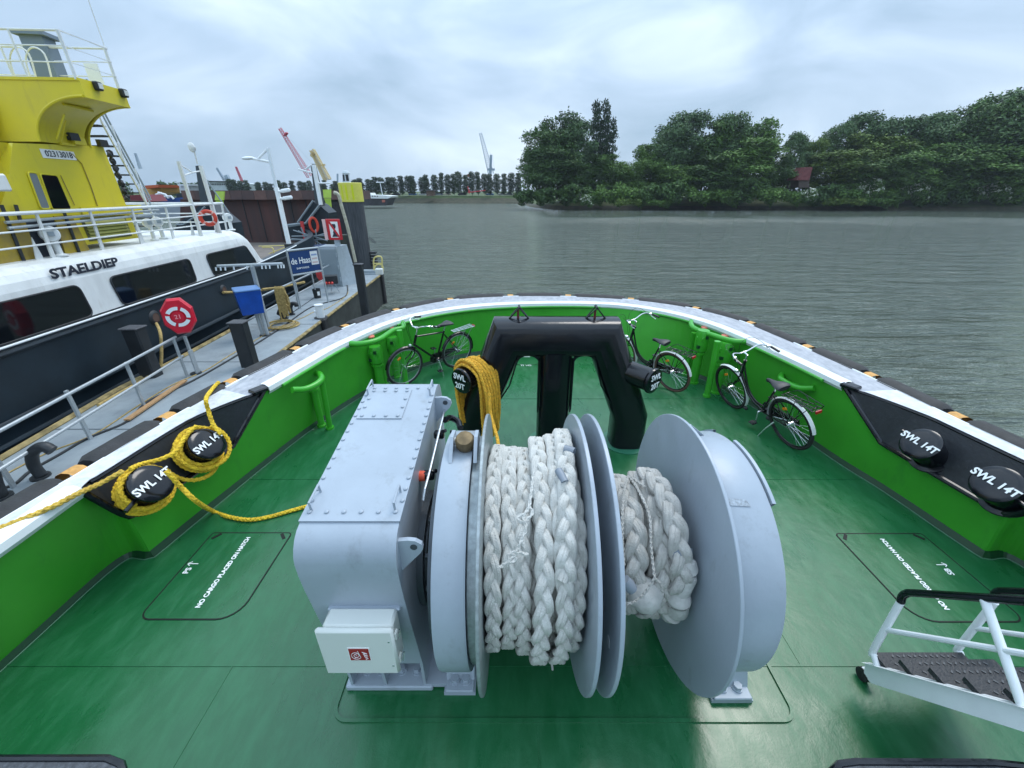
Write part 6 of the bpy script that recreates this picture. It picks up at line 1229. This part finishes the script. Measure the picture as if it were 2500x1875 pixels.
# black landing gantries
def gantry(mast, body, bars, pole, pl_arm, label, Y):
    c = Yp(*body[0], Y); t = thing('dock_gantry', V((c.x, Y, -1.1)), label, 'gantry', 'black gantries at the dock'); slab('mast_plate', mast, Y, .25, mat('gantry slate', (.05, .065, .075), .5), t); slab('body', body, Y+.05, 1.2, DARKST, t)
    for pts, r in bars: m = MB(); m.tube([Yp(x, y, Y-.15) for x, y in pts], r, 6); m.build('edge_bar', mat('grey edge bar', (.22, .26, .28), .5), t)
    if pole: m = MB(); a, b = Yp(*pole[0], Y-.2), Yp(*pole[1], Y-.2); m.box((a+b)/2, (.17, .14, (a-b).length)); m.build('white_pole', WHITE, t)
    for pts in pl_arm: m = MB(); m.tube([Yp(x, y, Y-.2) for x, y in pts], .045, 6); m.build('lamp_arm', WHITE, t)
    return t
g1 = gantry([(758, 400), (766, 400), (790, 503), (770, 498)], [(770, 496), (778, 500), (802, 520), (806, 585), (700, 580), (704, 547), (725, 545), (763, 490)], [([(727, 543), (764, 490)], .05), ([(700, 550), (747, 545), (780, 502)], .07), ([(705, 553), (747, 546)], .05)], ((766, 402), (783, 500)), [[(728, 413), (762, 422)], [(746, 413), (761, 402)], [(775, 447), (806, 447)]], 'black triangular gantry with white lamp pole left of the yellow banded pile', 24.5)
g2 = gantry([(477, 405), (484, 404), (508, 500), (490, 500)], [(486, 500), (506, 500), (560, 545), (570, 585), (420, 580), (432, 548), (480, 508)], [([(430, 548), (448, 548), (478, 528), (500, 505)], .05), ([(498, 430), (560, 520)], .04)], None, [], 'black gantry behind the workboat foredeck, rising past its white masts', 26.0)
t = thing('lifebuoy', Yp(768, 560, 24), 'small red lifebuoy on the black gantry left of the waterway sign', 'lifebuoy', 'round lifebuoys'); c = Yp(766, 549, 24.0); m = MB(); m.tube([c+V((math.cos(a)*.17, .1*math.cos(a), math.sin(a)*.36)) for a in [2*math.pi*i/28 for i in range(28)]], .07, 8, closed=True); m.build('ring', ORED, t, smooth=True)
m = MB(); m.box(Yp(742, 568, 24)+V((0, 0, 0)), (.16, .1, 1.15)); tag(m.build('red_marker', mat('red cloth', (0, 0, 0))), 'upright red marker board on the gantry walkway', 'marker')
m = MB()
for a, b in (((712, 577), (800, 575)), ((712, 583), (770, 587)), ((716, 562), (800, 588)), ((728, 563), (790, 600)), ((760, 580), (800, 568)), ((700, 585), (790, 585)), ((700, 560), (704, 590)), ((735, 555), (745, 580)), ((770, 560), (776, 600))): m.tube([Yp(*a, 23.5), Yp(*b, 23.5)], .035, 5)
tag(m.build('gangway_frame', mat('grey edge bar', (0, 0, 0))), 'tangle of grey walkway tubes below the black gantry', 'walkway')
m = MB(); 
slab_ = thing('covered_dinghy', Yp(730, 612, 22), 'small boat under a blue grey cover behind the shipyard sign', 'dinghy'); P = [Yp(x, y, 22.0) for x, y in ((690, 628), (715, 612), (745, 600), (768, 598), (772, 612), (705, 632))]; m.prism(P, (0, 1.4, -.1)); m.build('cover', mat('blue grey cover', (.12, .16, .28), .8, var=.3), slab_)
m = MB(); m.box(Yp(830, 600, 24.5), (2.4, .6, 1.2)); tag(m.build('pontoon_hut_wall', mat('olive dark steel', (.05, .06, .045), .7, var=.3)), 'dark olive steel block behind the cabinet and pile', 'steel block')
# distant blue and red workboats left of the gantry
t = thing('blue_workboat', Yp(400, 505, 55), 'blue hulled workboat with white tubes moored behind the tower stair', 'boat'); slab('hull', [(345, 487), (448, 482), (447, 500), (350, 505)], 55, 4, SHIPB, t); slab('bow_plate', [(352, 488), (372, 487), (372, 496), (352, 497)], 54.9, .05, mat('faded blue', (.2, .3, .6), .5), t)
for pts in ([(386, 470), (404, 475), (412, 484)], [(394, 480), (418, 479), (424, 486)], [(380, 476), (394, 471)]): m = MB(); m.tube([Yp(x, y, 54.5) for x, y in pts], .12, 6); m.build('white_tube', WHITE, t)
t = thing('red_deck_boat', Yp(340, 500, 50), 'red and white barge deck glimpsed through the tower stair', 'boat'); slab('deck', [(295, 478), (345, 475), (360, 492), (300, 500)], 50, 3, mat('dull red deck', (.16, .02, .03), .6), t); slab('hull', [(290, 500), (440, 496), (440, 530), (290, 530)], 50, 3, mat('dull grey barge', (.25, .28, .32), .6), t); slab('superstructure', [(340, 462), (392, 452), (392, 470), (342, 480)], 60, 4, mat('mixed orange', (.55, .30, .08), .6), t); slab('red_roof', [(352, 453), (386, 451), (386, 458), (352, 461)], 59, 4, mat('orange red roof', (.5, .1, .03), .6), t)
t = thing('dark_launch', Yp(460, 490, 60), 'dark hulled launch with white wheelhouse behind the gantry', 'boat'); slab('hull', [(430, 474), (470, 471), (486, 480), (486, 500), (432, 500)], 60, 4, DARKST, t); slab('wheelhouse', [(437, 452), (456, 452), (458, 471), (440, 471)], 61, 3, WHITED, t); slab('roof', [(434, 450), (460, 450), (460, 453), (434, 453)], 60.5, 4, WHITE, t)
# distant inland barge
t = thing('inland_barge', Yp(930, 495, 150), 'inland barge with white bow deck and dark hull steaming in front of the poplars', 'barge')
slab('hull', [(860, 482), (950, 482), (946, 492), (942, 502), (860, 502)], 150, 9, mat('weathered black hull', (.045, .045, .05), .7, var=.4, vs=.3), t); slab('bulwark', [(860, 480), (885, 476), (935, 477), (955, 479), (952, 483), (945, 485), (860, 484)], 149.6, 9.8, WHITED, t); slab('wheelhouse', [(868, 471), (905, 471), (908, 477), (866, 477)], 152, 5, WHITED, t); slab('name_patch', [(932, 488), (940, 488), (940, 494), (933, 494)], 149.5, .1, mat('faint red', (.4, .12, .08), .6), t)
for k in range(6): slab('port_light', [(890+6*k, 478), (893+6*k, 478), (893+6*k, 480), (890+6*k, 480)], 149.5, .05, DARK2, t)
m = MB(); a = Yp(934, 477, 150); m.tube([a, a+V((-.3, 0, 3.7))], .14, 6); m.tube([a+V((-1.6, 0, 3.9)), a+V((1.0, 0, 3.9))], .16, 6); m.build('foremast', WHITE, t)
# ================================================================ CRANES AND BUILDINGS ON THE HORIZON
def lattice(mb, a, b, w0, w1, n, r):
    a, b = V(a), V(b); d = (b-a).normalized(); u = V((0, 1, 0)); v = d.cross(u).normalized(); c4 = []
    for i in range(n+1):
        t_ = i/n; p = a.lerp(b, t_); w_ = w0+(w1-w0)*t_; c4.append([p+(u*X+v*Y)*w_/2 for X, Y in ((-1, -1), (1, -1), (1, 1), (-1, 1))])
    for k in range(4): mb.tube([c[k] for c in c4], r, 4)
    for i in range(n):
        for k in range(4): mb.tube([c4[i][k], c4[i+1][(k+1) % 4]], r*.6, 3, cap=False)
def crane(label, Y, foot, tip, w0, w1, m_, extra=(), n=22, r=.12, ropes=()):
    a, b = Yp(*foot, Y), Yp(*tip, Y); t = thing('harbour_crane', V((a.x, Y, 0)), label, 'crane', 'cranes beyond the far bank'); mb = MB(); lattice(mb, a, b, w0, w1, n, r); mb.build('jib', m_, t)
    for p, q, w_ in extra: mb = MB(); A_, B_ = Yp(*p, Y), Yp(*q, Y); mb.box((A_+B_)/2, (w_, w_, (B_-A_).length), (B_-A_).to_track_quat('Z', 'Y').to_matrix()); mb.build('tower', m_, t)
    for p, q in ropes: mb = MB(); mb.tube([Yp(*p, Y), Yp(*q, Y)], .05, 4); mb.build('stay', CGREY, t)
    return t
CR2 = mat('crane pink red', (.50, .05, .09), .6); CRG = mat('haze tinted crane grey', (.30, .38, .46), .7); CRY = mat('pale crane yellow', (.60, .46, .20), .6)  # distance haze is mixed into the crane grey itself
crane('red lattice jib crane leaning left above the rust wall', 260, (757, 432), (683, 313), 2.6, 1.2, CR2, [((697, 327), (699, 329), 2.4)], r=.15, ropes=[((709, 340), (757, 393)), ((696, 338), (697, 348))])
crane('yellow crane boom beside the red crane', 280, (800, 440), (762, 366), 3.4, 2.2, CRY, [((780, 405), (794, 402), .8), ((766, 374), (760, 382), 1.6)], r=.34)
crane('pale grey tower crane far behind the poplars, mid picture', 420, (1199, 425), (1173, 325), 5.0, 2.0, CRG, [((1197, 425), (1199, 378), 2.2), ((1190, 414), (1208, 414), 1.8)], r=.25, ropes=[((1201, 380), (1208, 414)), ((1195, 370), (1199, 378))])
for i, (f, tp, lb) in enumerate((((548, 440), (529, 410), 'small grey distant crane, left of two behind the rust wall'), ((592, 445), (576, 407), 'small grey red distant crane, right of two behind the rust wall'), ((343, 412), (330, 374), 'thin distant crane seen between tower stair and masts'))):
    crane(lb, 420, f, tp, 1.6, 1.0, CRG if i != 1 else CR2, n=12, r=.25)
for x, lb in ((824, 'left of two slim chimneys beside the yellow banded pile'), (838.5, 'right of two slim chimneys beside the yellow banded pile')): m = MB(); a, b = Yp(x, 445, 400), Yp(x, 424, 400); m.cyl(a, b, .75, 10); tag(m.build('chimney', CRG), lb, 'chimney', 'slim chimneys on the skyline')
m = MB(); a, b = Yp(556, 440, 420), Yp(556, 430, 420); m.box((a+b)/2, (3, 3, 5), Matrix.Rotation(R_(-18), 3, 'Y')); tag(m.build('crane_house', CRG), 'grey leaning crane cab block on the skyline behind the rust wall', 'crane')
t = thing('shipyard_hall', Yp(540, 460, 330), 'long pale shipyard building on the skyline behind the rust wall', 'building'); slab('wall', [(505, 443), (560, 444), (600, 449), (600, 470), (505, 470)], 330, 20, PALEB, t); slab('roof', [(503, 441), (552, 442), (560, 445), (503, 443.5)], 329, 22, DARK2, t)
for k in range(12): slab('window_band', [(508+4.2*k, 448), (510.6+4.2*k, 448), (510.6+4.2*k, 452), (508+4.2*k, 452)], 329.8, .1, DARK2, t)
t = thing('pump_house', Yp(1050, 476, 208), 'small square brick pump house under the poplars', 'building'); slab('wall', [(1041, 465), (1058, 465), (1058, 478), (1041, 478)], 207, 5, BRICK, t); slab('roof', [(1040, 463.5), (1059, 463.5), (1059, 465.5), (1040, 465.5)], 206.5, 6, mat('flat grey roof', (.12, .12, .12), .8), t)
t = thing('red_playground', Yp(1150, 472, 215), 'red steel frame under the poplars near mid picture', 'frame'); m = MB(); m.tube([Yp(1142, 455, 215), Yp(1146, 474, 215)], .2, 5); m.tube([Yp(1142, 470, 215), Yp(1185, 465, 215)], .2, 5); m.tube([Yp(1142, 458, 215), Yp(1148, 470, 215)], .2, 5); m.build('frame_tubes', CRED, t)
slab('red_top_panel', [(1141, 425), (1151, 425), (1149, 432), (1141, 432)], 225, 1, mat('orange red roof', (0, 0, 0)), t)
rnd = random.Random(9); VC = [('white', (.7, .72, .72)), ('grey', (.3, .33, .36)), ('cream', (.65, .6, .45)), ('black', (.04, .04, .05)), ('blue', (.1, .2, .4))]
xs_ = [870, 905, 948, 968, 1008, 1032, 1072, 1092, 1128, 1196, 1226, 1242, 1262]
for i, x in enumerate(xs_):
    nm, cc = VC[i % 5]; c = Yp(x, 474.5, 221); t = thing('parked_car', V((c.x, 221, c.z-.8)), f'{nm} car parked under the poplars, {["first","second","third","fourth","fifth","sixth","seventh","eighth","ninth","tenth","eleventh","twelfth","last"][i]} from the left', 'car', 'cars parked under the poplars')
    m = MB(); m.box(c, (4.0, 1.7, .75), bev=.2); m.build('body', mat('car '+nm, cc, .3), t); m = MB(); m.box(c+V((.2, 0, .6)), (2.3, 1.5, .55), bev=.25); m.build('cabin', GLASSD, t)
# gulls and bits at the right waterline
for x in (2085, 2123): m = MB(); lump(m, Zp(x, 501, -1.9), [(1, 0, 0), (0, 1, 0), (0, 0, 1)], (.32, .2, .2), 1, n=10, m=6, amp=.1); tag(m.build('bird', WHITE, None, smooth=True), 'white bird resting at the foot of the wooded bank, '+('left' if x < 2100 else 'right')+' one', 'bird', 'white birds on the bank')
# hut with red roof among the trees
c = Yp(1965, 430, 152); t = thing('garden_hut', V((c.x, 137, .5)), 'hut with brown red tiled roof half hidden in the trees', 'hut'); slab('roof', [(1945, 440), (1968, 408), (1984, 408), (1976, 440)], 135, 5, ROOF, t); slab('wall', [(1950, 440), (1976, 440), (1976, 458), (1950, 458)], 135.5, 4, mat('hut wall', (.07, .05, .04), .8), t)

# ================================================================ TREES
def leafmat(name, a, b):
    m = bpy.data.materials.new(name); m.use_nodes = True; nt = m.node_tree; N, L = nt.nodes, nt.links; p = N['Principled BSDF']; p.inputs['Roughness'].default_value = .65; p.inputs['Specular IOR Level'].default_value = .25
    geo = N.new('ShaderNodeNewGeometry'); oi = N.new('ShaderNodeObjectInfo'); n = N.new('ShaderNodeTexNoise'); n.inputs['Scale'].default_value = .45; n.inputs['Detail'].default_value = 5; L.new(geo.outputs['Position'], n.inputs['Vector'])
    ad = N.new('ShaderNodeMath'); ad.operation = 'MULTIPLY_ADD'; ad.inputs[1].default_value = .28; L.new(oi.outputs['Random'], ad.inputs[0]); L.new(n.outputs['Fac'], ad.inputs[2])
    a2 = N.new('ShaderNodeMath'); a2.operation = 'MULTIPLY_ADD'; a2.inputs[1].default_value = .22; L.new(geo.outputs['Random Per Island'], a2.inputs[0]); L.new(ad.outputs[0], a2.inputs[2])
    r = N.new('ShaderNodeValToRGB'); r.color_ramp.elements[0].position = .42; r.color_ramp.elements[1].position = 1.0; r.color_ramp.elements[0].color = (*a, 1); r.color_ramp.elements[1].color = (*b, 1); L.new(a2.outputs[0], r.inputs['Fac']); L.new(r.outputs['Color'], p.inputs['Base Color']); return m
LF = {'dark': leafmat('dark foliage', (.030, .066, .020), (.090, .165, .042)), 'mid': leafmat('mid foliage', (.040, .090, .020), (.12, .215, .045)), 'lite': leafmat('light foliage', (.055, .105, .020), (.16, .23, .05)), 'pop': leafmat('poplar foliage', (.018, .040, .022), (.050, .085, .035)), 'grey': leafmat('grey green foliage', (.044, .088, .036), (.11, .185, .070))}
WH_FL = mat('white blossom', (.62, .64, .52), .8)
def crown_mesh(name, lobes, nleaf, size, seed, m_, wind=0., flowers=0):
    rg = np.random.default_rng(seed); L_ = np.array(lobes, float); wgt = (L_[:, 3]*L_[:, 4])**.9; wgt /= wgt.sum(); idx = rg.choice(len(L_), nleaf, p=wgt); c = L_[idx]
    d = rg.normal(size=(nleaf, 3)); d /= np.linalg.norm(d, axis=1)[:, None]; d[:, 2] = np.where(rg.random(nleaf) < .35, np.abs(d[:, 2]), d[:, 2])
    # clumps: offset radius by a lumpy function so the outline is uneven
    lum = np.sin(d[:, 0]*7+idx)*np.sin(d[:, 1]*6+idx*2)*np.sin(d[:, 2]*7+idx*3)
    rad = (.80+.26*lum)*(1-.45*rg.random(nleaf)**2.2)
    P = c[:, :3]+d*rad[:, None]*np.stack([c[:, 3], c[:, 3], c[:, 4]], 1)+rg.normal(size=(nleaf, 3))*size*(1.2 if nleaf > 5000 else .6)
    P[:, 0] += wind*np.maximum(0, P[:, 2]-2)*.1
    nr = d*.6+rg.normal(size=(nleaf, 3))*.8+np.array([0, 0, .5]); nr /= np.linalg.norm(nr, axis=1)[:, None]; t1 = np.cross(nr, rg.normal(size=(nleaf, 3))); t1 /= np.linalg.norm(t1, axis=1)[:, None]; t2 = np.cross(nr, t1)
    s = size*(.6+.8*rg.random(nleaf))[:, None]; v = np.stack([P-t1*s, P-t2*s*.55, P+t1*s*1.1, P+t2*s*.6], 1).reshape(-1, 3)
    me = bpy.data.meshes.new(name); me.vertices.add(len(v)); me.vertices.foreach_set('co', v.ravel()); me.loops.add(nleaf*4); me.loops.foreach_set('vertex_index', np.arange(nleaf*4)); me.polygons.add(nleaf); me.polygons.foreach_set('loop_start', np.arange(nleaf)*4); me.polygons.foreach_set('loop_total', np.full(nleaf, 4))
    me.materials.append(m_); 
    if flowers: me.materials.append(WH_FL); mi = np.where((lum > .12) & (d[:, 2] > -.1) & (rg.random(nleaf) < flowers), 1, 0); me.polygons.foreach_set('material_index', mi)
    me.update(); me.validate(); return me
def lobes_round(seed, n=13, spread=.75):     # unit tree: height 1, crown radius ~.33
    r = random.Random(seed); o = [(0, 0, .55, .26, .30)]
    for i in range(n):
        z = r.uniform(.22, .90); k = math.sin(math.pi*min(1, max(.08, (z-.05)/.95)))**.6; a = r.uniform(0, 6.28); rr = r.uniform(.12, .27)*k*spread/.75; o.append((math.cos(a)*rr, math.sin(a)*rr, z, r.uniform(.06, .15), r.uniform(.05, .12)))
    return o
def lobes_pop(seed, wdt=.11): r = random.Random(seed); return [(r.uniform(-.03, .03), r.uniform(-.03, .03), .12+.8*i/11, wdt*(math.sin(math.pi*(.12+.8*i/12))**.5)*r.uniform(.75, 1.15), .075) for i in range(12)]
def lobes_bush(seed): r = random.Random(seed); return [(r.uniform(-.55, .55), r.uniform(-.3, .3), r.uniform(.12, .62), r.uniform(.2, .34), r.uniform(.16, .30)) for i in range(11)]
KIND = {}
for k, lk in (('round_a', 'dark'), ('round_b', 'mid'), ('round_c', 'grey'), ('round_d', 'lite'), ('round_e', 'mid'), ('round_f', 'dark')):
    sd_ = ord(k[-1]); KIND[k] = crown_mesh(k, lobes_round(sd_, 27 if sd_ % 2 else 23), 13000, .0125, sd_, LF[lk], wind=0.)
KIND['pop_a'] = crown_mesh('pop_a', lobes_pop(3), 3600, .013, 3, LF['pop']); KIND['pop_b'] = crown_mesh('pop_b', lobes_pop(8, .14), 3600, .014, 8, LF['pop']); KIND['pop_s'] = crown_mesh('pop_s', lobes_pop(5, .17), 2400, .021, 5, LF['pop']); KIND['pop_t'] = crown_mesh('pop_t', lobes_pop(6, .20), 2400, .022, 6, LF['pop'])
KIND['bush'] = crown_mesh('bush', lobes_bush(2), 3200, .05, 2, LF['mid']); KIND['bush_d'] = crown_mesh('bush_d', lobes_bush(4), 3200, .05, 4, LF['dark']); KIND['bush_w'] = crown_mesh('bush_w', lobes_bush(6), 3600, .05, 6, LF['mid'], flowers=.85); KIND['bush_l'] = crown_mesh('bush_l', lobes_bush(7), 3200, .05, 7, LF['lite'])
def trunkmesh(name, r0, h, lean, seed):
    m = MB(); rnd = random.Random(seed); m.tube([(0, 0, -.02), (lean*.2, 0, h*.5), (lean, 0, h)], [r0, r0*.7, r0*.25], 7)
    for i in range(7): z = h*rnd.uniform(.35, .9); a = rnd.uniform(0, 6.28); m.tube([(lean*z/h*.5, 0, z), (math.cos(a)*.12, math.sin(a)*.12, z+.10), (math.cos(a)*.2, math.sin(a)*.2, z+.2)], [r0*.4, r0*.25, r0*.1], 5)
    me = bpy.data.meshes.new(name); me.from_pydata(m.v, [], m.f); me.materials.append(BARK); me.update(); return me
TR = [trunkmesh('trunk_a', .018, .75, .03, 1), trunkmesh('trunk_b', .015, .8, -.04, 2)]; TP = trunkmesh('trunk_p', .012, .6, 0, 3)
def tree(name, kind, base, h, wid, label, cat, group, rot=0., trunk=None, cn='crown'):
    t = thing(name, base, label, cat, group); t.rotation_euler = (0, 0, rot)
    o = bpy.data.objects.new(cn, KIND[kind]); COL.objects.link(o); o.parent = t; o.scale = (wid, wid, h)
    if trunk is not None: q = bpy.data.objects.new('trunk', trunk); COL.objects.link(q); q.parent = t; q.scale = (h, h, h)
    return t
# wooded bank: (px x, px y of top, px half width, kind, distance)
WOOD_ = [(1322, 300, 52, 'round_a', 150), (1368, 272, 64, 'round_f', 151), (1412, 288, 52, 'round_c', 152), (1350, 350, 70, 'round_a', 147), (1425, 375, 55, 'round_f', 150),
 (1500, 372, 48, 'round_b', 149), (1545, 378, 42, 'round_e', 148), (1598, 345, 48, 'round_b', 151), (1642, 305, 55, 'round_c', 152), (1684, 270, 62, 'round_c', 153), (1742, 292, 58, 'round_b', 154), (1795, 278, 52, 'round_c', 155), (1858, 268, 60, 'round_e', 154), (1650, 385, 70, 'round_e', 147), (1740, 372, 78, 'round_a', 147), (1835, 334, 82, 'round_b', 146), (1905, 372, 45, 'round_f', 147),
 (1958, 322, 34, 'round_c', 149), (1998, 332, 34, 'round_d', 153), (2052, 302, 46, 'round_c', 158), (2128, 276, 55, 'round_c', 158), (2172, 288, 40, 'round_a', 159), (2060, 362, 75, 'round_d', 146), (2150, 318, 75, 'round_d', 150), (2135, 372, 70, 'round_e', 144), (2235, 286, 62, 'round_c', 151), (2318, 276, 66, 'round_c', 152), (2245, 330, 82, 'round_e', 146), (2335, 318, 85, 'round_b', 145), (2392, 262, 66, 'round_f', 149), (2440, 226, 70, 'round_a', 150), (2500, 212, 85, 'round_c', 150), (2580, 220, 90, 'round_a', 151), (2420, 325, 95, 'round_e', 143), (2500, 300, 95, 'round_a', 143), (2590, 330, 90, 'round_f', 142), (2310, 395, 75, 'round_a', 143), (2210, 400, 60, 'round_f', 143)]
WORD = {'round_a': 'dark dense', 'round_b': 'mid green bushy', 'round_c': 'grey green airy', 'round_d': 'light yellow green', 'round_e': 'fresh green spreading', 'round_f': 'deep green ragged'}
rnd = random.Random(11); seen = {}
for i, (x, y, hw_, kd, Y) in enumerate(WOOD_):
    Y *= .97; top = Yp(x, y, Y); b = V((top.x, Y, .8)); wd = hw_*(Y*cP)/1000/.33*1.12
    pos = 'of the left clump' if x < 1450 else ('right of the tall poplars' if x < 1640 else ('in the middle clump' if x < 1920 else ('around the red roofed hut' if x < 2030 else ('behind the white blossoms' if x < 2290 else 'at the right edge of the wood'))))
    key = (kd, pos); seen[key] = seen.get(key, 0)+1; od = ['', 'second ', 'third ', 'fourth '][min(3, seen[key]-1)]
    tree('broadleaf_tree', kd, b, (top.z-.8)*1.03, wd, f'{od}{WORD[kd]} tree {pos} on the wooded bank', 'tree', 'broadleaf trees on the wooded bank', rnd.uniform(0, 6.28), TR[i % 2])
for x, y, hw_, kd, lb in ((1461, 247, 17, 'pop_a', 'tall slim dark poplar, left one of the twin tops'), (1481, 245, 16, 'pop_a', 'tall slim dark poplar, right one of the twin tops'), (1496, 290, 15, 'pop_b', 'shorter slim poplar right of the twin tops')):
    Y = 148; top = Yp(x, y, Y); tree('lombardy_poplar', kd, V((top.x, Y, 0)), top.z*1.02, hw_*Y*cP/1000/.115, lb, 'tree', 'slim poplars on the wooded bank', x, TP)
# bushes along the foot of the wood
BU = [(1290, 455, 40, 'bush_d'), (1340, 450, 50, 'bush_d'), (1400, 440, 50, 'bush_d'), (1448, 455, 30, 'bush'), (1485, 440, 38, 'bush'), (1540, 430, 45, 'bush'), (1590, 440, 40, 'bush_d'), (1650, 430, 55, 'bush_d'), (1715, 445, 45, 'bush'), (1770, 440, 45, 'bush'), (1830, 425, 60, 'bush_d'), (1885, 435, 50, 'bush'), (1940, 448, 38, 'bush'), (1978, 452, 32, 'bush_w'), (2030, 440, 45, 'bush_d'), (2085, 440, 45, 'bush'), (2135, 425, 42, 'bush_w'), (2185, 435, 40, 'bush'), (2240, 425, 50, 'bush_w'), (2300, 430, 55, 'bush_d'), (2360, 425, 60, 'bush_d'), (2430, 430, 55, 'bush_w'), (2490, 425, 60, 'bush'), (2550, 430, 60, 'bush_d'), (1430, 470, 22, 'bush_w'), (1530, 478, 35, 'bush_l'), (1610, 478, 35, 'bush'), (2060, 476, 45, 'bush_l'), (2150, 470, 45, 'bush')]
BW = {'bush': 'green', 'bush_d': 'dark', 'bush_w': 'white flowering', 'bush_l': 'pale green'}; OD = ['leftmost', 'second', 'third', 'fourth', 'fifth', 'sixth', 'seventh', 'eighth', 'ninth', 'tenth', 'eleventh', 'twelfth']; cnt = {}
for x, y, hw_, kd in sorted(BU):
    Y = 136 if y < 465 else 134; zb = -.9 if y < 465 else -1.6; top = Yp(x, y, Y); cnt[kd] = cnt.get(kd, 0)+1; j = cnt[kd]-1
    tree('bank_bush', kd, V((top.x, Y, zb)), max(2.2, top.z-zb)*1.05, hw_*Y*cP/1000/.75, f'{OD[j]} {BW[kd]} bush from the left at the foot of the wood', 'bush', 'bushes at the foot of the wood', rnd.uniform(-.4, .4), None, 'foliage')
# poplar row on the far bank
x = 563.; k = 0
NUM = lambda n: ['one', 'two', 'three', 'four', 'five', 'six', 'seven', 'eight', 'nine', 'ten'][n]
while x < 1275:
    far = x < 860; Y = 232 if far else 218; yt = (rnd.uniform(438, 449)-max(0, (700-x))*.02 if far else 434-18*(x-860)/400+rnd.uniform(-5, 6)); top = Yp(x, yt, Y)
    z0 = 1.0; h = top.z-z0; wd = rnd.uniform(15, 19)/2*Y*cP/1000/.15*(.9 if far else 1.1)
    tree('row_poplar', 'pop_s' if k % 2 else 'pop_t', V((top.x, Y+rnd.uniform(-3, 3), z0)), h, wd, 'narrow dark poplar in the evenly planted row on the far bank', 'tree', 'poplars in the row on the far bank', rnd.uniform(0, 6), TP)
    x += rnd.uniform(12, 15.5) if far else rnd.uniform(13.5, 18.5); k += 1
# distant tree belts on the horizon, far left
def belt(px0, px1, y0, Y, n, label):
    a, b = Yp(px0, y0, Y), Yp(px1, y0, Y); lob = [(a.x+(b.x-a.x)*i/n, Y, 1.5+rnd.uniform(0, 1), abs(b.x-a.x)/n*.9, a.z*rnd.uniform(.75, 1)) for i in range(n+1)]
    o = bpy.data.objects.new('tree_belt', crown_mesh('belt', lob, n*420, .7, 3, LF['dark'])); COL.objects.link(o); tag(o, label, 'trees', kind='stuff')
belt(395, 500, 449, 250, 10, 'dark green belt of trees on the skyline between the stair and the gantry'); belt(-200, 300, 452, 260, 30, 'distant belt of trees hidden behind the workboat')
# dark undergrowth closing the gaps between the trunks
rnd = random.Random(21); lob = []
for i in range(46):
    x = 1300+i*28; p = Yp(x, 470, 156); lob.append((p.x, 156+rnd.uniform(-3, 3), 3.0+rnd.uniform(0, 1.5), 4.6, 3.2+rnd.uniform(0, 1.6)))
o = bpy.data.objects.new('undergrowth', crown_mesh('undergrowth', lob, 26000, .42, 9, LF['dark'])); COL.objects.link(o); tag(o, 'dark undergrowth filling the space between the trunks of the wooded bank', 'undergrowth', kind='stuff')
# ---------------------------------------------------------------- damp harbour air
mb = MB(); mb.box((0, 330, 30), (1500, 1000, 74)); hz = mb.build('haze', None)
hm = bpy.data.materials.new('haze'); hm.use_nodes = True; nn = hm.node_tree.nodes; nn.clear(); ho = nn.new('ShaderNodeOutputMaterial'); hv = nn.new('ShaderNodeVolumePrincipled')
hv.inputs['Density'].default_value = HAZE; hv.inputs['Color'].default_value = (.80, .88, 1, 1); hv.inputs['Anisotropy'].default_value = .1
hm.node_tree.links.new(hv.outputs[0], ho.inputs['Volume']); hz.data.materials.clear(); hz.data.materials.append(hm); hz['kind'] = 'stuff'; hz.name = 'haze'
